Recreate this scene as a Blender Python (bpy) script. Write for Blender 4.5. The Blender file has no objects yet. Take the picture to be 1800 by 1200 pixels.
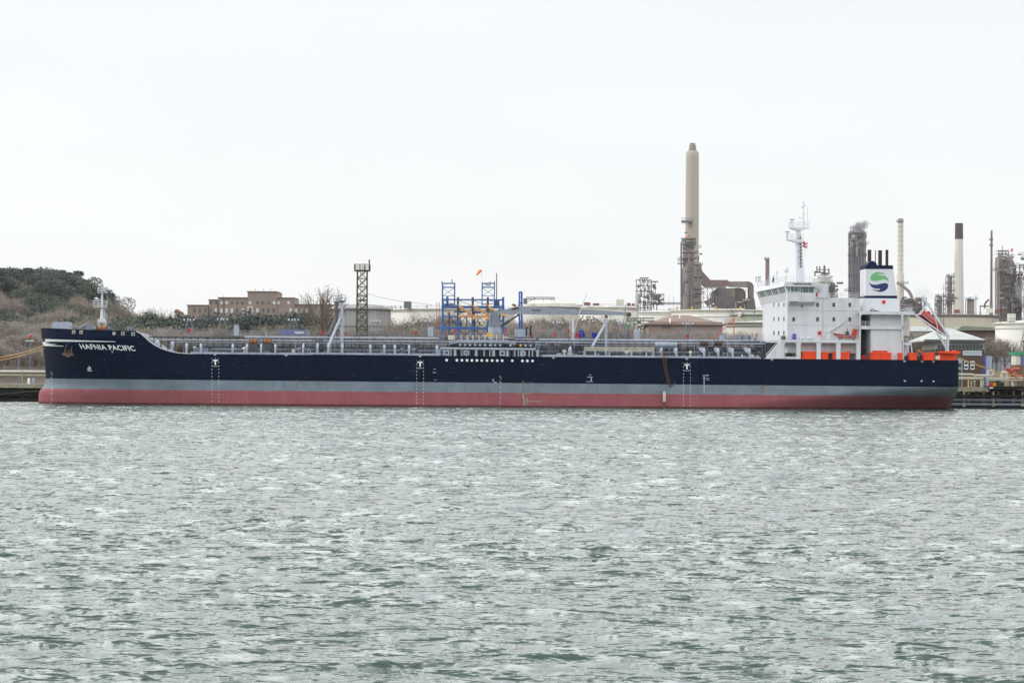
import bpy, math, random
import numpy as np
from mathutils import Matrix, Vector
random.seed(7); rng = np.random.default_rng(11)
R = math.radians
scene = bpy.context.scene
COL = scene.collection
# ---------------- camera ----------------
F = 3960.0; CH = 5.5
CM = (Matrix.Translation((0, 0, CH)) @ Matrix.Rotation(R(90) + math.atan(67 / F), 4, 'X') @ Matrix.Rotation(R(0.427), 4, 'Z'))
cd = bpy.data.cameras.new('camera'); cam = bpy.data.objects.new('camera', cd); COL.objects.link(cam)
cd.sensor_width = 36; cd.lens = 36 * F / 1800; cd.clip_start = 1; cd.clip_end = 9000
cam.matrix_world = CM; scene.camera = cam
# ---------------- world, sun, exposure ----------------
SUN_EL, SUN_AZ = R(33), R(-86)      # azimuth clockwise from +Y
w = bpy.data.worlds.new('World'); scene.world = w; w.use_nodes = True
nt = w.node_tree; nt.nodes.clear()
out = nt.nodes.new('ShaderNodeOutputWorld'); bg = nt.nodes.new('ShaderNodeBackground'); bg.inputs[1].default_value = 0.1
sky = nt.nodes.new('ShaderNodeTexSky'); sky.sky_type = 'NISHITA'; sky.sun_disc = False
sky.sun_elevation = SUN_EL; sky.sun_rotation = SUN_AZ; sky.dust_density = 4; sky.air_density = 1.5
tc = nt.nodes.new('ShaderNodeTexCoord'); sep = nt.nodes.new('ShaderNodeSeparateXYZ')
ramp = nt.nodes.new('ShaderNodeValToRGB'); el = ramp.color_ramp.elements
el[0].position = 0.0; el[0].color = (.925, .935, .93, 1)
el[1].position = 1.0; el[1].color = (.95, .98, 1.02, 1)
e = el.new(0.07); e.color = (.895, .912, .915, 1)
e = el.new(0.17); e.color = (.81, .85, .89, 1)
e = el.new(0.26); e.color = (1.95, 2.0, 2.02, 1)
e = el.new(0.44); e.color = (1.95, 2.0, 2.02, 1)
e = el.new(0.6); e.color = (1.35, 1.39, 1.43, 1)
nz = nt.nodes.new('ShaderNodeTexNoise'); nz.inputs['Scale'].default_value = 2.2; nz.inputs['Detail'].default_value = 5
mp = nt.nodes.new('ShaderNodeMapping'); mp.inputs['Scale'].default_value = (1, 1, 4)
cl = nt.nodes.new('ShaderNodeMapRange'); cl.inputs['From Min'].default_value = .3; cl.inputs['From Max'].default_value = .7
cl.inputs['To Min'].default_value = 9.1; cl.inputs['To Max'].default_value = 10.3
vm = nt.nodes.new('ShaderNodeVectorMath'); vm.operation = 'SCALE'
mx = nt.nodes.new('ShaderNodeMix'); mx.data_type = 'RGBA'; mx.inputs[0].default_value = .93
lk = nt.links.new
lk(tc.outputs['Generated'], sep.inputs[0]); lk(sep.outputs['Z'], ramp.inputs[0])
lk(tc.outputs['Generated'], mp.inputs[0]); lk(mp.outputs[0], nz.inputs['Vector']); lk(nz.outputs[0], cl.inputs[0])
lk(ramp.outputs[0], vm.inputs[0]); lk(cl.outputs[0], vm.inputs['Scale'])
lk(sky.outputs[0], mx.inputs[6]); lk(vm.outputs[0], mx.inputs[7]); lk(mx.outputs[2], bg.inputs[0]); lk(bg.outputs[0], out.inputs[0])
sd = bpy.data.lights.new('sun', 'SUN'); sd.energy = 1.2; sd.angle = R(10); sd.color = (1, .965, .91)
so = bpy.data.objects.new('sun', sd); COL.objects.link(so)
sdir = Vector((math.sin(SUN_AZ) * math.cos(SUN_EL), math.cos(SUN_AZ) * math.cos(SUN_EL), math.sin(SUN_EL)))
so.rotation_euler = sdir.to_track_quat('Z', 'Y').to_euler()
so.location = (-300, 300, 300)
scene.view_settings.view_transform = 'Standard'; scene.view_settings.look = 'None'
scene.view_settings.gamma = 1; scene.view_settings.exposure = 0.25
# ---------------- pixel helpers (1800 x 1200 photo grid -> points at real distances) ----------------
C3 = CM.to_3x3()
def ray(px, py): return C3 @ Vector(((px - 900) / F, -(py - 600) / F, -1))
def at(px, py, Y):
    d = ray(px, py); t = Y / d.y
    return Vector((d.x * t, Y, CH + d.z * t))
TH = R(4.5); SL = Vector((0, 450, 0)); SU = Vector((math.cos(TH), math.sin(TH), 0)); SV = Vector((-math.sin(TH), math.cos(TH), 0))
def S(px, py, v):
    d = ray(px, py); o = Vector((0, 0, CH)) - SL
    t = (v - o.dot(SV)) / d.dot(SV); p = o + d * t
    return Vector((p.dot(SU), v, p.z))
SROT = Matrix.Rotation(TH, 3, 'Z')
def ship_to_world(p): return SL + SROT @ Vector(p)
# ---------------- materials ----------------
def lin(c):
    return tuple(((x / 255) / 12.92 if x / 255 <= .04045 else ((x / 255 + .055) / 1.055) ** 2.4) for x in c)
MATS = {}
def mat(name, rgb, rough=.6, var=.12, scale=.8, spec=.3, metal=0., stretch=1., dirt=None, dirt_amt=.0, streak=False):
    if name in MATS: return MATS[name]
    m = bpy.data.materials.new(name); m.use_nodes = True; t = m.node_tree; b = t.nodes['Principled BSDF']
    b.inputs['Roughness'].default_value = rough; b.inputs['Specular IOR Level'].default_value = spec; b.inputs['Metallic'].default_value = metal
    c = lin(rgb)
    tc = t.nodes.new('ShaderNodeTexCoord'); mp = t.nodes.new('ShaderNodeMapping')
    mp.inputs['Scale'].default_value = (1, 1, stretch)
    n = t.nodes.new('ShaderNodeTexNoise'); n.inputs['Scale'].default_value = scale; n.inputs['Detail'].default_value = 6; n.inputs['Roughness'].default_value = .65
    r = t.nodes.new('ShaderNodeMapRange'); r.inputs['From Min'].default_value = .3; r.inputs['From Max'].default_value = .7
    r.inputs['To Min'].default_value = 1 - var; r.inputs['To Max'].default_value = 1 + var
    v = t.nodes.new('ShaderNodeVectorMath'); v.operation = 'SCALE'; v.inputs[0].default_value = c
    t.links.new(tc.outputs['Object'], mp.inputs[0]); t.links.new(mp.outputs[0], n.inputs['Vector']); t.links.new(n.outputs[0], r.inputs[0]); t.links.new(r.outputs[0], v.inputs['Scale'])
    last = v.outputs[0]
    if dirt:
        mp2 = t.nodes.new('ShaderNodeMapping'); mp2.inputs['Scale'].default_value = (1, 1, .07 if streak else 1)
        n2 = t.nodes.new('ShaderNodeTexNoise'); n2.inputs['Scale'].default_value = scale * 1.3; n2.inputs['Detail'].default_value = 5
        r2 = t.nodes.new('ShaderNodeMapRange'); r2.inputs['From Min'].default_value = .5; r2.inputs['From Max'].default_value = .78
        r2.inputs['To Max'].default_value = dirt_amt
        mm = t.nodes.new('ShaderNodeMix'); mm.data_type = 'RGBA'; mm.inputs[7].default_value = (*lin(dirt), 1)
        t.links.new(tc.outputs['Object'], mp2.inputs[0]); t.links.new(mp2.outputs[0], n2.inputs['Vector']); t.links.new(n2.outputs[0], r2.inputs[0])
        t.links.new(r2.outputs[0], mm.inputs[0]); t.links.new(last, mm.inputs[6]); last = mm.outputs[2]
    t.links.new(last, b.inputs['Base Color'])
    MATS[name] = m; return m
# ---------------- mesh builder ----------------
ORG = {}
class MB:
    def __init__(s): s.v = []; s.f = []; s.m = []; s.mi = 0
    def add(s, vs, fs):
        o = len(s.v); s.v += [tuple(p) for p in vs]; s.f += [tuple(i + o for i in f) for f in fs]; s.m += [s.mi] * len(fs); return s
    def box(s, a, b):
        x0, y0, z0 = a; x1, y1, z1 = b
        x0, x1 = min(x0, x1), max(x0, x1); y0, y1 = min(y0, y1), max(y0, y1); z0, z1 = min(z0, z1), max(z0, z1)
        return s.add([(x0, y0, z0), (x1, y0, z0), (x1, y1, z0), (x0, y1, z0), (x0, y0, z1), (x1, y0, z1), (x1, y1, z1), (x0, y1, z1)],
                     [(0, 3, 2, 1), (4, 5, 6, 7), (0, 1, 5, 4), (1, 2, 6, 5), (2, 3, 7, 6), (3, 0, 4, 7)])
    def tube(s, p, q, r0, r1=None, n=6, caps=True):
        p = Vector(p); q = Vector(q); r1 = r0 if r1 is None else r1; d = q - p
        if d.length < 1e-6: return s
        d.normalize(); a = Vector((0, 0, 1)) if abs(d.z) < .9 else Vector((1, 0, 0)); x = d.cross(a).normalized(); y = d.cross(x)
        vs = []
        for (c, r) in ((p, r0), (q, r1)):
            for i in range(n):
                t = 2 * math.pi * (i + .5) / n; vs.append(c + x * (r * math.cos(t)) + y * (r * math.sin(t)))
        fs = [(i, (i + 1) % n, n + (i + 1) % n, n + i) for i in range(n)]
        if caps: fs += [tuple(range(n - 1, -1, -1)), tuple(range(n, 2 * n))]
        return s.add(vs, fs)
    def beam(s, p, q, r): return s.tube(p, q, r * 1.2, n=4)
    def path(s, pts, r, n=6):
        for a, b in zip(pts, pts[1:]): s.tube(a, b, r, n=n)
        return s
    def prism(s, pts, v0, v1, ax='v'):
        n = len(pts)
        if ax == 'v': A = [(a, v0, b) for a, b in pts]; B = [(a, v1, b) for a, b in pts]
        elif ax == 'u': A = [(v0, a, b) for a, b in pts]; B = [(v1, a, b) for a, b in pts]
        else: A = [(a, b, v0) for a, b in pts]; B = [(a, b, v1) for a, b in pts]
        return s.add(A + B, [tuple(range(n)), tuple(range(2 * n - 1, n - 1, -1))] + [(i, n + i, n + (i + 1) % n, (i + 1) % n) for i in range(n)])
    def lathe(s, c, prof, n=24, cap=True):
        vs = []; fs = []
        for (r, z) in prof:
            for i in range(n):
                t = 2 * math.pi * i / n; vs.append((c[0] + r * math.cos(t), c[1] + r * math.sin(t), c[2] + z))
        for j in range(len(prof) - 1):
            for i in range(n):
                k = (i + 1) % n; fs.append((j * n + i, j * n + k, (j + 1) * n + k, (j + 1) * n + i))
        if cap: fs += [tuple(range(n - 1, -1, -1)), tuple(range((len(prof) - 1) * n, len(prof) * n))]
        return s.add(vs, fs)
    def ball(s, c, r, sz=1., n=10):
        return s.lathe(c, [(max(.01, r * math.sin(math.pi * j / 8)), -r * sz * math.cos(math.pi * j / 8)) for j in range(9)], n)
    def rail(s, p, q, h=1.1, nr=3, sp=1.8, r=.04, posts=True):
        p = Vector(p); q = Vector(q); L = (q - p).length
        for k in range(nr): 
            o = Vector((0, 0, h * (k + 1) / nr)); s.tube(p + o, q + o, r, n=4)
        if posts:
            m = max(1, round(L / sp))
            for i in range(m + 1):
                a = p.lerp(q, i / m); s.tube(a, a + Vector((0, 0, h)), r * 1.1, n=4)
        return s
    def lattice(s, c, wx, wy, z0, z1, nb, r, br=None, taper=1.):
        """four legged braced tower round centre c=(x,y)"""
        br = br or r * .6
        def cor(z):
            k = 1 + (taper - 1) * (z - z0) / (z1 - z0)
            return [Vector((c[0] + sx * wx / 2 * k, c[1] + sy * wy / 2 * k, z)) for sx, sy in ((-1, -1), (1, -1), (1, 1), (-1, 1))]
        a = cor(z0); b = cor(z1)
        for p, q in zip(a, b): s.tube(p, q, r, n=4)
        for k in range(nb):
            za = z0 + (z1 - z0) * k / nb; zb = z0 + (z1 - z0) * (k + 1) / nb; A = cor(za); B = cor(zb)
            for i in range(4):
                j = (i + 1) % 4; s.tube(A[i], B[j], br, n=4); s.tube(A[j], B[i], br, n=4); s.tube(B[i], B[j], br, n=4)
        return s
    def obj(s, name, m, parent=None, org=None, ship=False, smooth=False, **kw):
        if not s.v: return None
        if parent is not None: org = ORG[parent.name]
        if org is None:
            a = np.array(s.v); org = ((a[:, 0].min() + a[:, 0].max()) / 2, (a[:, 1].min() + a[:, 1].max()) / 2, a[:, 2].min())
        org = Vector(org)
        me = bpy.data.meshes.new(name); a = np.array(s.v, dtype=float) - np.array(org)
        me.from_pydata(a.tolist(), [], s.f)
        for x in (m if isinstance(m, (list, tuple)) else [m]): me.materials.append(x)
        if isinstance(m, (list, tuple)): me.polygons.foreach_set('material_index', s.m)
        if smooth:
            me.polygons.foreach_set('use_smooth', [True] * len(me.polygons))
            try: me.set_sharp_from_angle(angle=R(35))
            except Exception: pass
        me.update()
        o = bpy.data.objects.new(name, me); COL.objects.link(o); ORG[o.name] = org
        if parent is not None: o.parent = parent
        elif ship: o.location = ship_to_world(org); o.rotation_euler = (0, 0, TH)
        else: o.location = org
        tag(o, **kw); return o
def tag(o, label=None, cat=None, group=None, kind=None):
    if label: o['label'] = label
    if cat: o['category'] = cat
    if group: o['group'] = group
    if kind: o['kind'] = kind
def thing(name, org, label, cat, group=None, ship=False):
    o = bpy.data.objects.new(name, None); COL.objects.link(o); ORG[o.name] = Vector(org); o.empty_display_size = 1
    if ship: o.location = ship_to_world(org); o.rotation_euler = (0, 0, TH)
    else: o.location = org
    tag(o, label, cat, group); return o
_tc = {}
def textmesh(string, bold=.02, xs=1.):
    cu = bpy.data.curves.new('t', 'FONT'); cu.body = string; cu.offset = bold; cu.space_character = 1.08; cu.resolution_u = 4
    o = bpy.data.objects.new('t', cu); COL.objects.link(o)
    me = bpy.data.meshes.new_from_object(o.evaluated_get(bpy.context.evaluated_depsgraph_get()))
    v = [(p.co.x, p.co.y) for p in me.vertices]; f = [tuple(p.vertices) for p in me.polygons]
    bpy.data.objects.remove(o); bpy.data.curves.remove(cu); bpy.data.meshes.remove(me)
    x0 = min(a for a, b in v); x1 = max(a for a, b in v); y0 = min(b for a, b in v); y1 = max(b for a, b in v)
    return [((a - x0) / (x1 - x0), (b - y0) / (y1 - y0)) for a, b in v], f
# ---------------- water ----------------
WAVE = .0060
def water():
    m = bpy.data.materials.new('sea_water'); m.use_nodes = True; t = m.node_tree; b = t.nodes['Principled BSDF']
    N = t.nodes.new; L = t.links.new
    b.inputs['Base Color'].default_value = (*lin((28, 60, 44)), 1); b.inputs['IOR'].default_value = 1.7
    geo = N('ShaderNodeNewGeometry'); pos = geo.outputs['Position']; acc = None
    sy = N('ShaderNodeSeparateXYZ'); L(pos, sy.inputs[0]); mr = N('ShaderNodeMapRange'); L(sy.outputs[1], mr.inputs[0])
    mr.inputs[1].default_value = 130; mr.inputs[2].default_value = 360; mr.inputs[3].default_value = .05; mr.inputs[4].default_value = .08; L(mr.outputs[0], b.inputs['Roughness'])
    for (sc, amp, sx) in ((12.0, 1.3, .4), (4.0, 1.6, .35), (1.5, .7, .3), (.12, .2, .5)):
        mp = N('ShaderNodeMapping'); mp.inputs['Scale'].default_value = (sc * sx, sc, sc); mp.inputs['Rotation'].default_value = (0, 0, .12)
        n = N('ShaderNodeTexNoise'); n.inputs['Scale'].default_value = 1; n.inputs['Detail'].default_value = 2
        sb = N('ShaderNodeVectorMath'); sb.operation = 'SUBTRACT'; sb.inputs[1].default_value = (.5, .5, .5)
        ml = N('ShaderNodeVectorMath'); ml.operation = 'MULTIPLY'; ml.inputs[1].default_value = (amp * .7, amp * 1.5, 0)
        L(pos, mp.inputs[0]); L(mp.outputs[0], n.inputs['Vector']); L(n.outputs['Color'], sb.inputs[0]); L(sb.outputs[0], ml.inputs[0])
        if acc is None: acc = ml.outputs[0]
        else:
            a = N('ShaderNodeVectorMath'); a.operation = 'ADD'; L(acc, a.inputs[0]); L(ml.outputs[0], a.inputs[1]); acc = a.outputs[0]
    a = N('ShaderNodeVectorMath'); a.operation = 'ADD'; L(acc, a.inputs[0]); L(geo.outputs['Normal'], a.inputs[1])
    nn = N('ShaderNodeVectorMath'); nn.operation = 'NORMALIZE'; L(a.outputs[0], nn.inputs[0]); L(nn.outputs[0], b.inputs['Normal'])
    # rows by distance (never coarser than 0.4 m up to the ship), columns fanning out
    yl = [-38, 6, 14, 22, 30, 36]
    while yl[-1] < 640:
        d = yl[-1]; yl.append(d + (min(.9 * d * d / (5.5 * F), .4) if d < 492 else 3.0))
    ys = np.array(yl, dtype=np.float32); nc = 1250; sgrid = np.linspace(-1, 1, nc, dtype=np.float32)
    hw = 6 + ys.clip(0) * .27
    X = sgrid[None, :] * hw[:, None]; Y = np.repeat(ys[:, None], nc, 1)
    dy = np.gradient(ys); Z = np.zeros_like(X); r2 = np.random.default_rng(5); ENV = []
    for i in range(5):
        gx = r2.random() * .09 + .03; gp = r2.random(4) * 6.28
        ENV.append((.6 + .6 * np.sin(X * gx + Y * gx * .6 + gp[1]) * np.sin(Y * gx * 1.3 - X * gx * .4 + gp[2])).astype(np.float32))
    wob = (.6 * np.sin(X * .07 + 1.3) + .4 * np.sin(X * .19 + Y * .05)).astype(np.float32)
    for i in range(56):
        lam = .45 * (2.9 / .45) ** (r2.random() ** 1.0); th = r2.normal(0, .36) + .08
        kx = 2 * math.pi / lam * math.sin(th); ky = 2 * math.pi / lam * math.cos(th)
        amp = WAVE * lam * (1.0 if lam < 2.0 else (2.0 / lam) ** .9)
        att = np.clip((lam / np.maximum(dy, .01) - 1.6) / 1.2, 0, 1)[:, None].astype(np.float32)
        ph = X * np.float32(kx) + Y * np.float32(ky) + wob; ph += np.float32(r2.random() * 6.28)
        Z += att * np.float32(amp) * ENV[i % 5] * np.sin(ph)
    sg = .025; Z = Z + .6 * np.clip(Z - .8 * sg, 0, None) ** 1.35 / sg ** .35
    Z *= (np.clip((ys - 30) / 6, 0, 1) * np.clip((500 - ys) / 20, 0, 1))[:, None]
    X = np.concatenate([np.full((len(ys), 1), -1150.), X, np.full((len(ys), 1), 1150.)], 1)
    Y = np.concatenate([Y[:, :1], Y, Y[:, :1]], 1); Z = np.concatenate([np.zeros((len(ys), 1)), Z, np.zeros((len(ys), 1))], 1)
    nr, nc = X.shape
    me = bpy.data.meshes.new('water'); me.vertices.add(nr * nc)
    me.vertices.foreach_set('co', np.stack([X, Y, Z], -1).ravel())
    i = np.arange(nr * nc).reshape(nr, nc); q = np.stack([i[:-1, :-1], i[:-1, 1:], i[1:, 1:], i[1:, :-1]], -1).reshape(-1, 4)
    me.loops.add(q.size); me.loops.foreach_set('vertex_index', q.ravel()); me.polygons.add(len(q))
    me.polygons.foreach_set('loop_start', np.arange(len(q)) * 4)
    me.polygons.foreach_set('use_smooth', np.ones(len(q), bool)); me.update(calc_edges=True); me.validate()
    me.materials.append(m); o = bpy.data.objects.new('water', me); COL.objects.link(o); tag(o, kind='structure', label='choppy pale green grey sea water in front of the ship')
water()
# ---------------- ship hull ----------------
ship = thing('tanker_ship', (0, 0, 0), 'long navy, grey and red oil tanker with white aft superstructure moored along the jetty', 'ship', ship=True)
HB = 16.0
def interp(x, pts):
    if x <= pts[0][0]: return pts[0][1]
    for (a, b), (c, d) in zip(pts, pts[1:]):
        if x <= c: return b + (d - b) * (x - a) / (c - a)
    return pts[-1][1]
_st = [S(px, py, HB) for px, py in ((67.5, 719), (67.8, 700), (68.2, 692), (70, 686.5), (74.5, 681), (79, 675), (80.2, 666), (79.6, 650), (77, 620), (73.5, 590), (72.5, 577))]
STEM = [(p.z, p.x) for p in _st]; STEM[0] = (-2.5, STEM[0][1])
_sn = [S(px, py, v) for px, py, v in ((1669, 719, 15), (1675, 706, 11.7), (1680, 694, 7.5), (1683.5, 680, 4.3), (1685, 660, 3.5), (1685, 633, 3.5))]
STERN = [(p.z, p.x) for p in _sn]; STERN.insert(0, (-2.5, _sn[0].x - 1))
SHE = []
for px, py, v in ((72.5, 577, 16), (150, 579.5, 4), (240, 582, 1), (247, 586, .3), (254, 592.5, .2), (263, 600.5, 0), (273, 607.5, 0), (284, 613, 0), (296, 617, 0), (312, 620.3, 0), (330, 621.8, 0), (545, 623.6, 0), (556, 622.8, 0), (900, 626.3, 0), (1380, 630.6, 0), (1560, 632, 0), (1684, 633, 3)):
    p = S(px, py, v); SHE.append((p.x, p.z))
def ustem(w): return interp(w, STEM)
def ustern(w): return interp(w, STERN)
def top(u): return interp(u, SHE)
def halfb(u, w):
    a = ustem(w); b = ustern(w); k = min(1, max(0, w / 13)); Le = 38 - 15 * k; p = .85 - .38 * k
    if 5 > w: Le += (5 - w) * 1.0
    t = min(1, max(0, (u - a) / Le)); e = (1 - (1 - t) ** 2.1) ** p if t > 0 else 0
    kb = min(1, max(0, (w + .8) / 6)); kb = kb * kb * (3 - 2 * kb)
    Bt = .3 + 12.2 * kb; Lx = 18 + 38 * (1 - kb); t2 = min(1, max(0, (b - u) / Lx)); x = (1 - (1 - t2) ** 2.0) ** .8
    return (HB) * e * ((Bt + (HB - Bt) * x) / HB)
def hv(u, w): return HB - halfb(u, w)
def onhull(px, py, eps=.05):
    a, b = -.5, HB
    for _ in range(26):
        v = (a + b) / 2; p = S(px, py, v)
        if v > hv(p.x, p.z): b = v
        else: a = v
    p = S(px, py, v - eps); return p
def hull_material():
    m = bpy.data.materials.new('hull_paint'); m.use_nodes = True; t = m.node_tree; b = t.nodes['Principled BSDF']
    N = t.nodes.new; L = t.links.new
    b.inputs['Roughness'].default_value = .38; b.inputs['Specular IOR Level'].default_value = .05
    tc = N('ShaderNodeTexCoord'); sp = N('ShaderNodeSeparateXYZ'); L(tc.outputs['Object'], sp.inputs[0])
    def noise(sc, det=5, scale=(1, 1, 1), rough=.6):
        mp = N('ShaderNodeMapping'); mp.inputs['Scale'].default_value = scale; n = N('ShaderNodeTexNoise'); n.inputs['Scale'].default_value = sc
        n.inputs['Detail'].default_value = det; n.inputs['Roughness'].default_value = rough; L(tc.outputs['Object'], mp.inputs[0]); L(mp.outputs[0], n.inputs['Vector']); return n.outputs[0]
    def math_(op, a, c, d=None):
        n = N('ShaderNodeMath'); n.operation = op
        for i, x in enumerate((a, c, d)):
            if x is None: continue
            if isinstance(x, (int, float)): n.inputs[i].default_value = x
            else: L(x, n.inputs[i])
        return n.outputs[0]
    def rng_(x, a, c, lo=0., hi=1.):
        n = N('ShaderNodeMapRange'); L(x, n.inputs[0]); n.inputs[1].default_value = a; n.inputs[2].default_value = c; n.inputs[3].default_value = lo; n.inputs[4].default_value = hi; return n.outputs[0]
    def mixc(f, a, c):
        n = N('ShaderNodeMix'); n.data_type = 'RGBA'
        if isinstance(f, (int, float)): n.inputs[0].default_value = f
        else: L(f, n.inputs[0])
        for i, x in ((6, a), (7, c)):
            if isinstance(x, tuple): n.inputs[i].default_value = (*lin(x), 1)
            else: L(x, n.inputs[i])
        return n.outputs[2]
    G0 = S(120, 665.5, 6).z; G1 = S(1640, 679.7, 1).z; u0 = S(120, 665, 6).x; u1 = S(1640, 680, 1).x
    R0 = S(120, 683.3, 8).z; R1 = S(1640, 696, 2).z
    du = math_('DIVIDE', math_('SUBTRACT', sp.outputs[0], u0), u1 - u0)
    zg = math_('MULTIPLY_ADD', du, G1 - G0, G0); zr = math_('MULTIPLY_ADD', du, R1 - R0, R0)
    n1 = noise(.25, 6); n2 = noise(1.2, 6); ns = noise(.5, 6, (1, 1, .06)); nh = noise(.35, 5, (.12, 1, 1.6))
    zr2 = math_('MULTIPLY_ADD', rng_(n2, .35, .7, -.5, .5), .16, zr)
    fg = math_('GREATER_THAN', sp.outputs[2], zg); fr = math_('GREATER_THAN', sp.outputs[2], zr2)
    navy = mixc(rng_(n1, .35, .7), (0, 12, 33), (2, 20, 47)); navy = mixc(rng_(ns, .55, .8, 0, .3), navy, (28, 40, 66))
    navy = mixc(rng_(noise(2.5, 8, (.15, 1, 1)), .62, .70, 0, .55), navy, (70, 80, 100))
    grey = mixc(rng_(n1, .35, .7), (112, 124, 134), (130, 141, 150)); grey = mixc(rng_(ns, .56, .8, 0, .5), grey, (92, 98, 100))
    grey = mixc(rng_(noise(1.6, 4, (1, 1, .03)), .66, .78, 0, .55), grey, (122, 102, 76)); grey = mixc(rng_(noise(1.1, 7, (.25, 1, 1.5)), .60, .68, 0, .6), grey, (96, 92, 84))
    red = mixc(rng_(n1, .35, .7), (146, 84, 92), (156, 94, 100)); red = mixc(rng_(nh, .45, .75, 0, .7), red, (150, 90, 86)); red = mixc(rng_(ns, .5, .8, 0, .35), red, (176, 118, 112))
    wl = rng_(sp.outputs[2], .15, .5, 1, 0); red = mixc(math_('MULTIPLY', wl, .9), red, (66, 38, 38))
    red = mixc(rng_(noise(.9, 7, (.2, 1, 2)), .6, .68, 0, .55), red, (126, 92, 84))
    c = mixc(fr, red, grey); c = mixc(fg, c, navy)
    cb_ = N('ShaderNodeCombineXYZ'); L(sp.outputs[0], cb_.inputs[0]); L(sp.outputs[2], cb_.inputs[1]); bk = N('ShaderNodeTexBrick'); L(cb_.outputs[0], bk.inputs['Vector']); bk.inputs['Scale'].default_value = 1; bk.inputs['Brick Width'].default_value = 9.5; bk.inputs['Row Height'].default_value = 2.4; bk.inputs['Mortar Size'].default_value = .035; bk.inputs['Mortar Smooth'].default_value = 1
    dk_ = N('ShaderNodeVectorMath'); dk_.operation = 'SCALE'; L(c, dk_.inputs[0]); L(rng_(bk.outputs['Fac'], 0, 1, 1, .72), dk_.inputs['Scale']); c = dk_.outputs[0]; L(c, b.inputs['Base Color'])
    return m
M_hull = hull_material()
M_deck = mat('grey_deck_paint', (120, 126, 134), .6, .1, .5, dirt=(80, 70, 62), dirt_amt=.5)
M_lgrey = mat('light_grey_paint', (160, 168, 182), .5, .08, .8, dirt=(110, 100, 92), dirt_amt=.35, streak=True)
M_mgrey = mat('mid_grey_paint', (122, 129, 141), .55, .12, .8, dirt=(96, 84, 76), dirt_amt=.45)
M_dgrey = mat('dark_grey_steel', (72, 76, 82), .6, .2, .9, dirt=(70, 52, 42), dirt_amt=.4)
M_black = mat('black_steel', (26, 28, 31), .6, .2)
M_white = mat('white_ship_paint', (206, 208, 213), .45, .025, .5, dirt=(176, 162, 140), dirt_amt=.45, streak=True)
M_cream = mat('cream_paint', (205, 200, 182), .55, .08, dirt=(120, 104, 84), dirt_amt=.5)
M_navy = mat('navy_paint', (10, 24, 58), .5, .1, spec=.15)
M_orange = mat('orange_paint', (240, 74, 24), .5, .08, .9, dirt=(160, 60, 30), dirt_amt=.4, streak=True)
M_red = mat('red_paint', (196, 28, 34), .5, .1)
M_boat = mat('boat_orange_red', (196, 66, 52), .5, .1, .9, dirt=(130, 40, 36), dirt_amt=.5)
M_boatdk = mat('boat_dark_red', (120, 26, 30), .5, .1)
M_rust = mat('rusty_steel', (98, 78, 64), .8, .25, 2., dirt=(70, 46, 38), dirt_amt=.8)
M_glass = mat('dark_window_glass', (44, 56, 60), .12, .2, spec=.6)
M_gglass = mat('green_window_glass', (74, 98, 94), .12, .2, spec=.6)
M_mark = mat('white_marking_paint', (232, 236, 236), .5, .05)
M_blue = mat('blue_plastic', (28, 42, 150), .4, .1)
M_yellow = mat('yellow_paint', (214, 170, 30), .5, .1)
def make_hull():
    NS, NW = 150, 40
    ts = [(.5 - .5 * math.cos(math.pi * i / NS)) for i in range(NS + 1)]
    u_a = ustem(12.); u_b = ustern(9.); mb = MB(); vs = []
    for i, t in enumerate(ts):
        u0 = u_a + (u_b - u_a) * t; tp = top(u0)
        for j in range(NW + 1):
            w = -2.5 + (tp + 2.5) * j / NW; a = ustem(w); b = ustern(w); u = a + (b - a) * t
            if j == NW: w = top(u)
            vs.append((u, HB - halfb(u, w), w))
    n = NW + 1; fs = [(i * n + j, (i + 1) * n + j, (i + 1) * n + j + 1, i * n + j + 1) for i in range(NS) for j in range(NW)]
    o = len(vs); vs += [(u, 2 * HB - v, w) for u, v, w in vs]
    fs += [(o + i * n + j + 1, o + (i + 1) * n + j + 1, o + (i + 1) * n + j, o + i * n + j) for i in range(NS) for j in range(NW)]
    fs += [(NS * n + j, o + NS * n + j, o + NS * n + j + 1, NS * n + j + 1) for j in range(NW)]      # transom
    mb.add(vs, fs)
    return mb.obj('hull', M_hull, ship, smooth=True), vs[:o], NS, n
hull, HVS, NS, hn = make_hull()
def make_deck():
    mb = MB(); vs = []
    for i in range(NS + 1):
        u, v, w = HVS[i * hn + hn - 1]; d = 1.15 if u < S(235, 582, 1).x else .03
        k = HB if u < ustem(w - d) + .6 else min(HB, max(v + .12, hv(u, w - d) + .2))
        vs += [(u, v, w), (u, k, w + .001), (u, k, w - d), (u, 2 * HB - k, w - d), (u, 2 * HB - k, w + .001), (u, 2 * HB - v, w)]
    fs = [(i * 6 + j, (i + 1) * 6 + j, (i + 1) * 6 + j + 1, i * 6 + j + 1) for i in range(NS) for j in range(5)]
    mb.add(vs, fs); mb.obj('deck', M_deck, ship)
make_deck()
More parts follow.
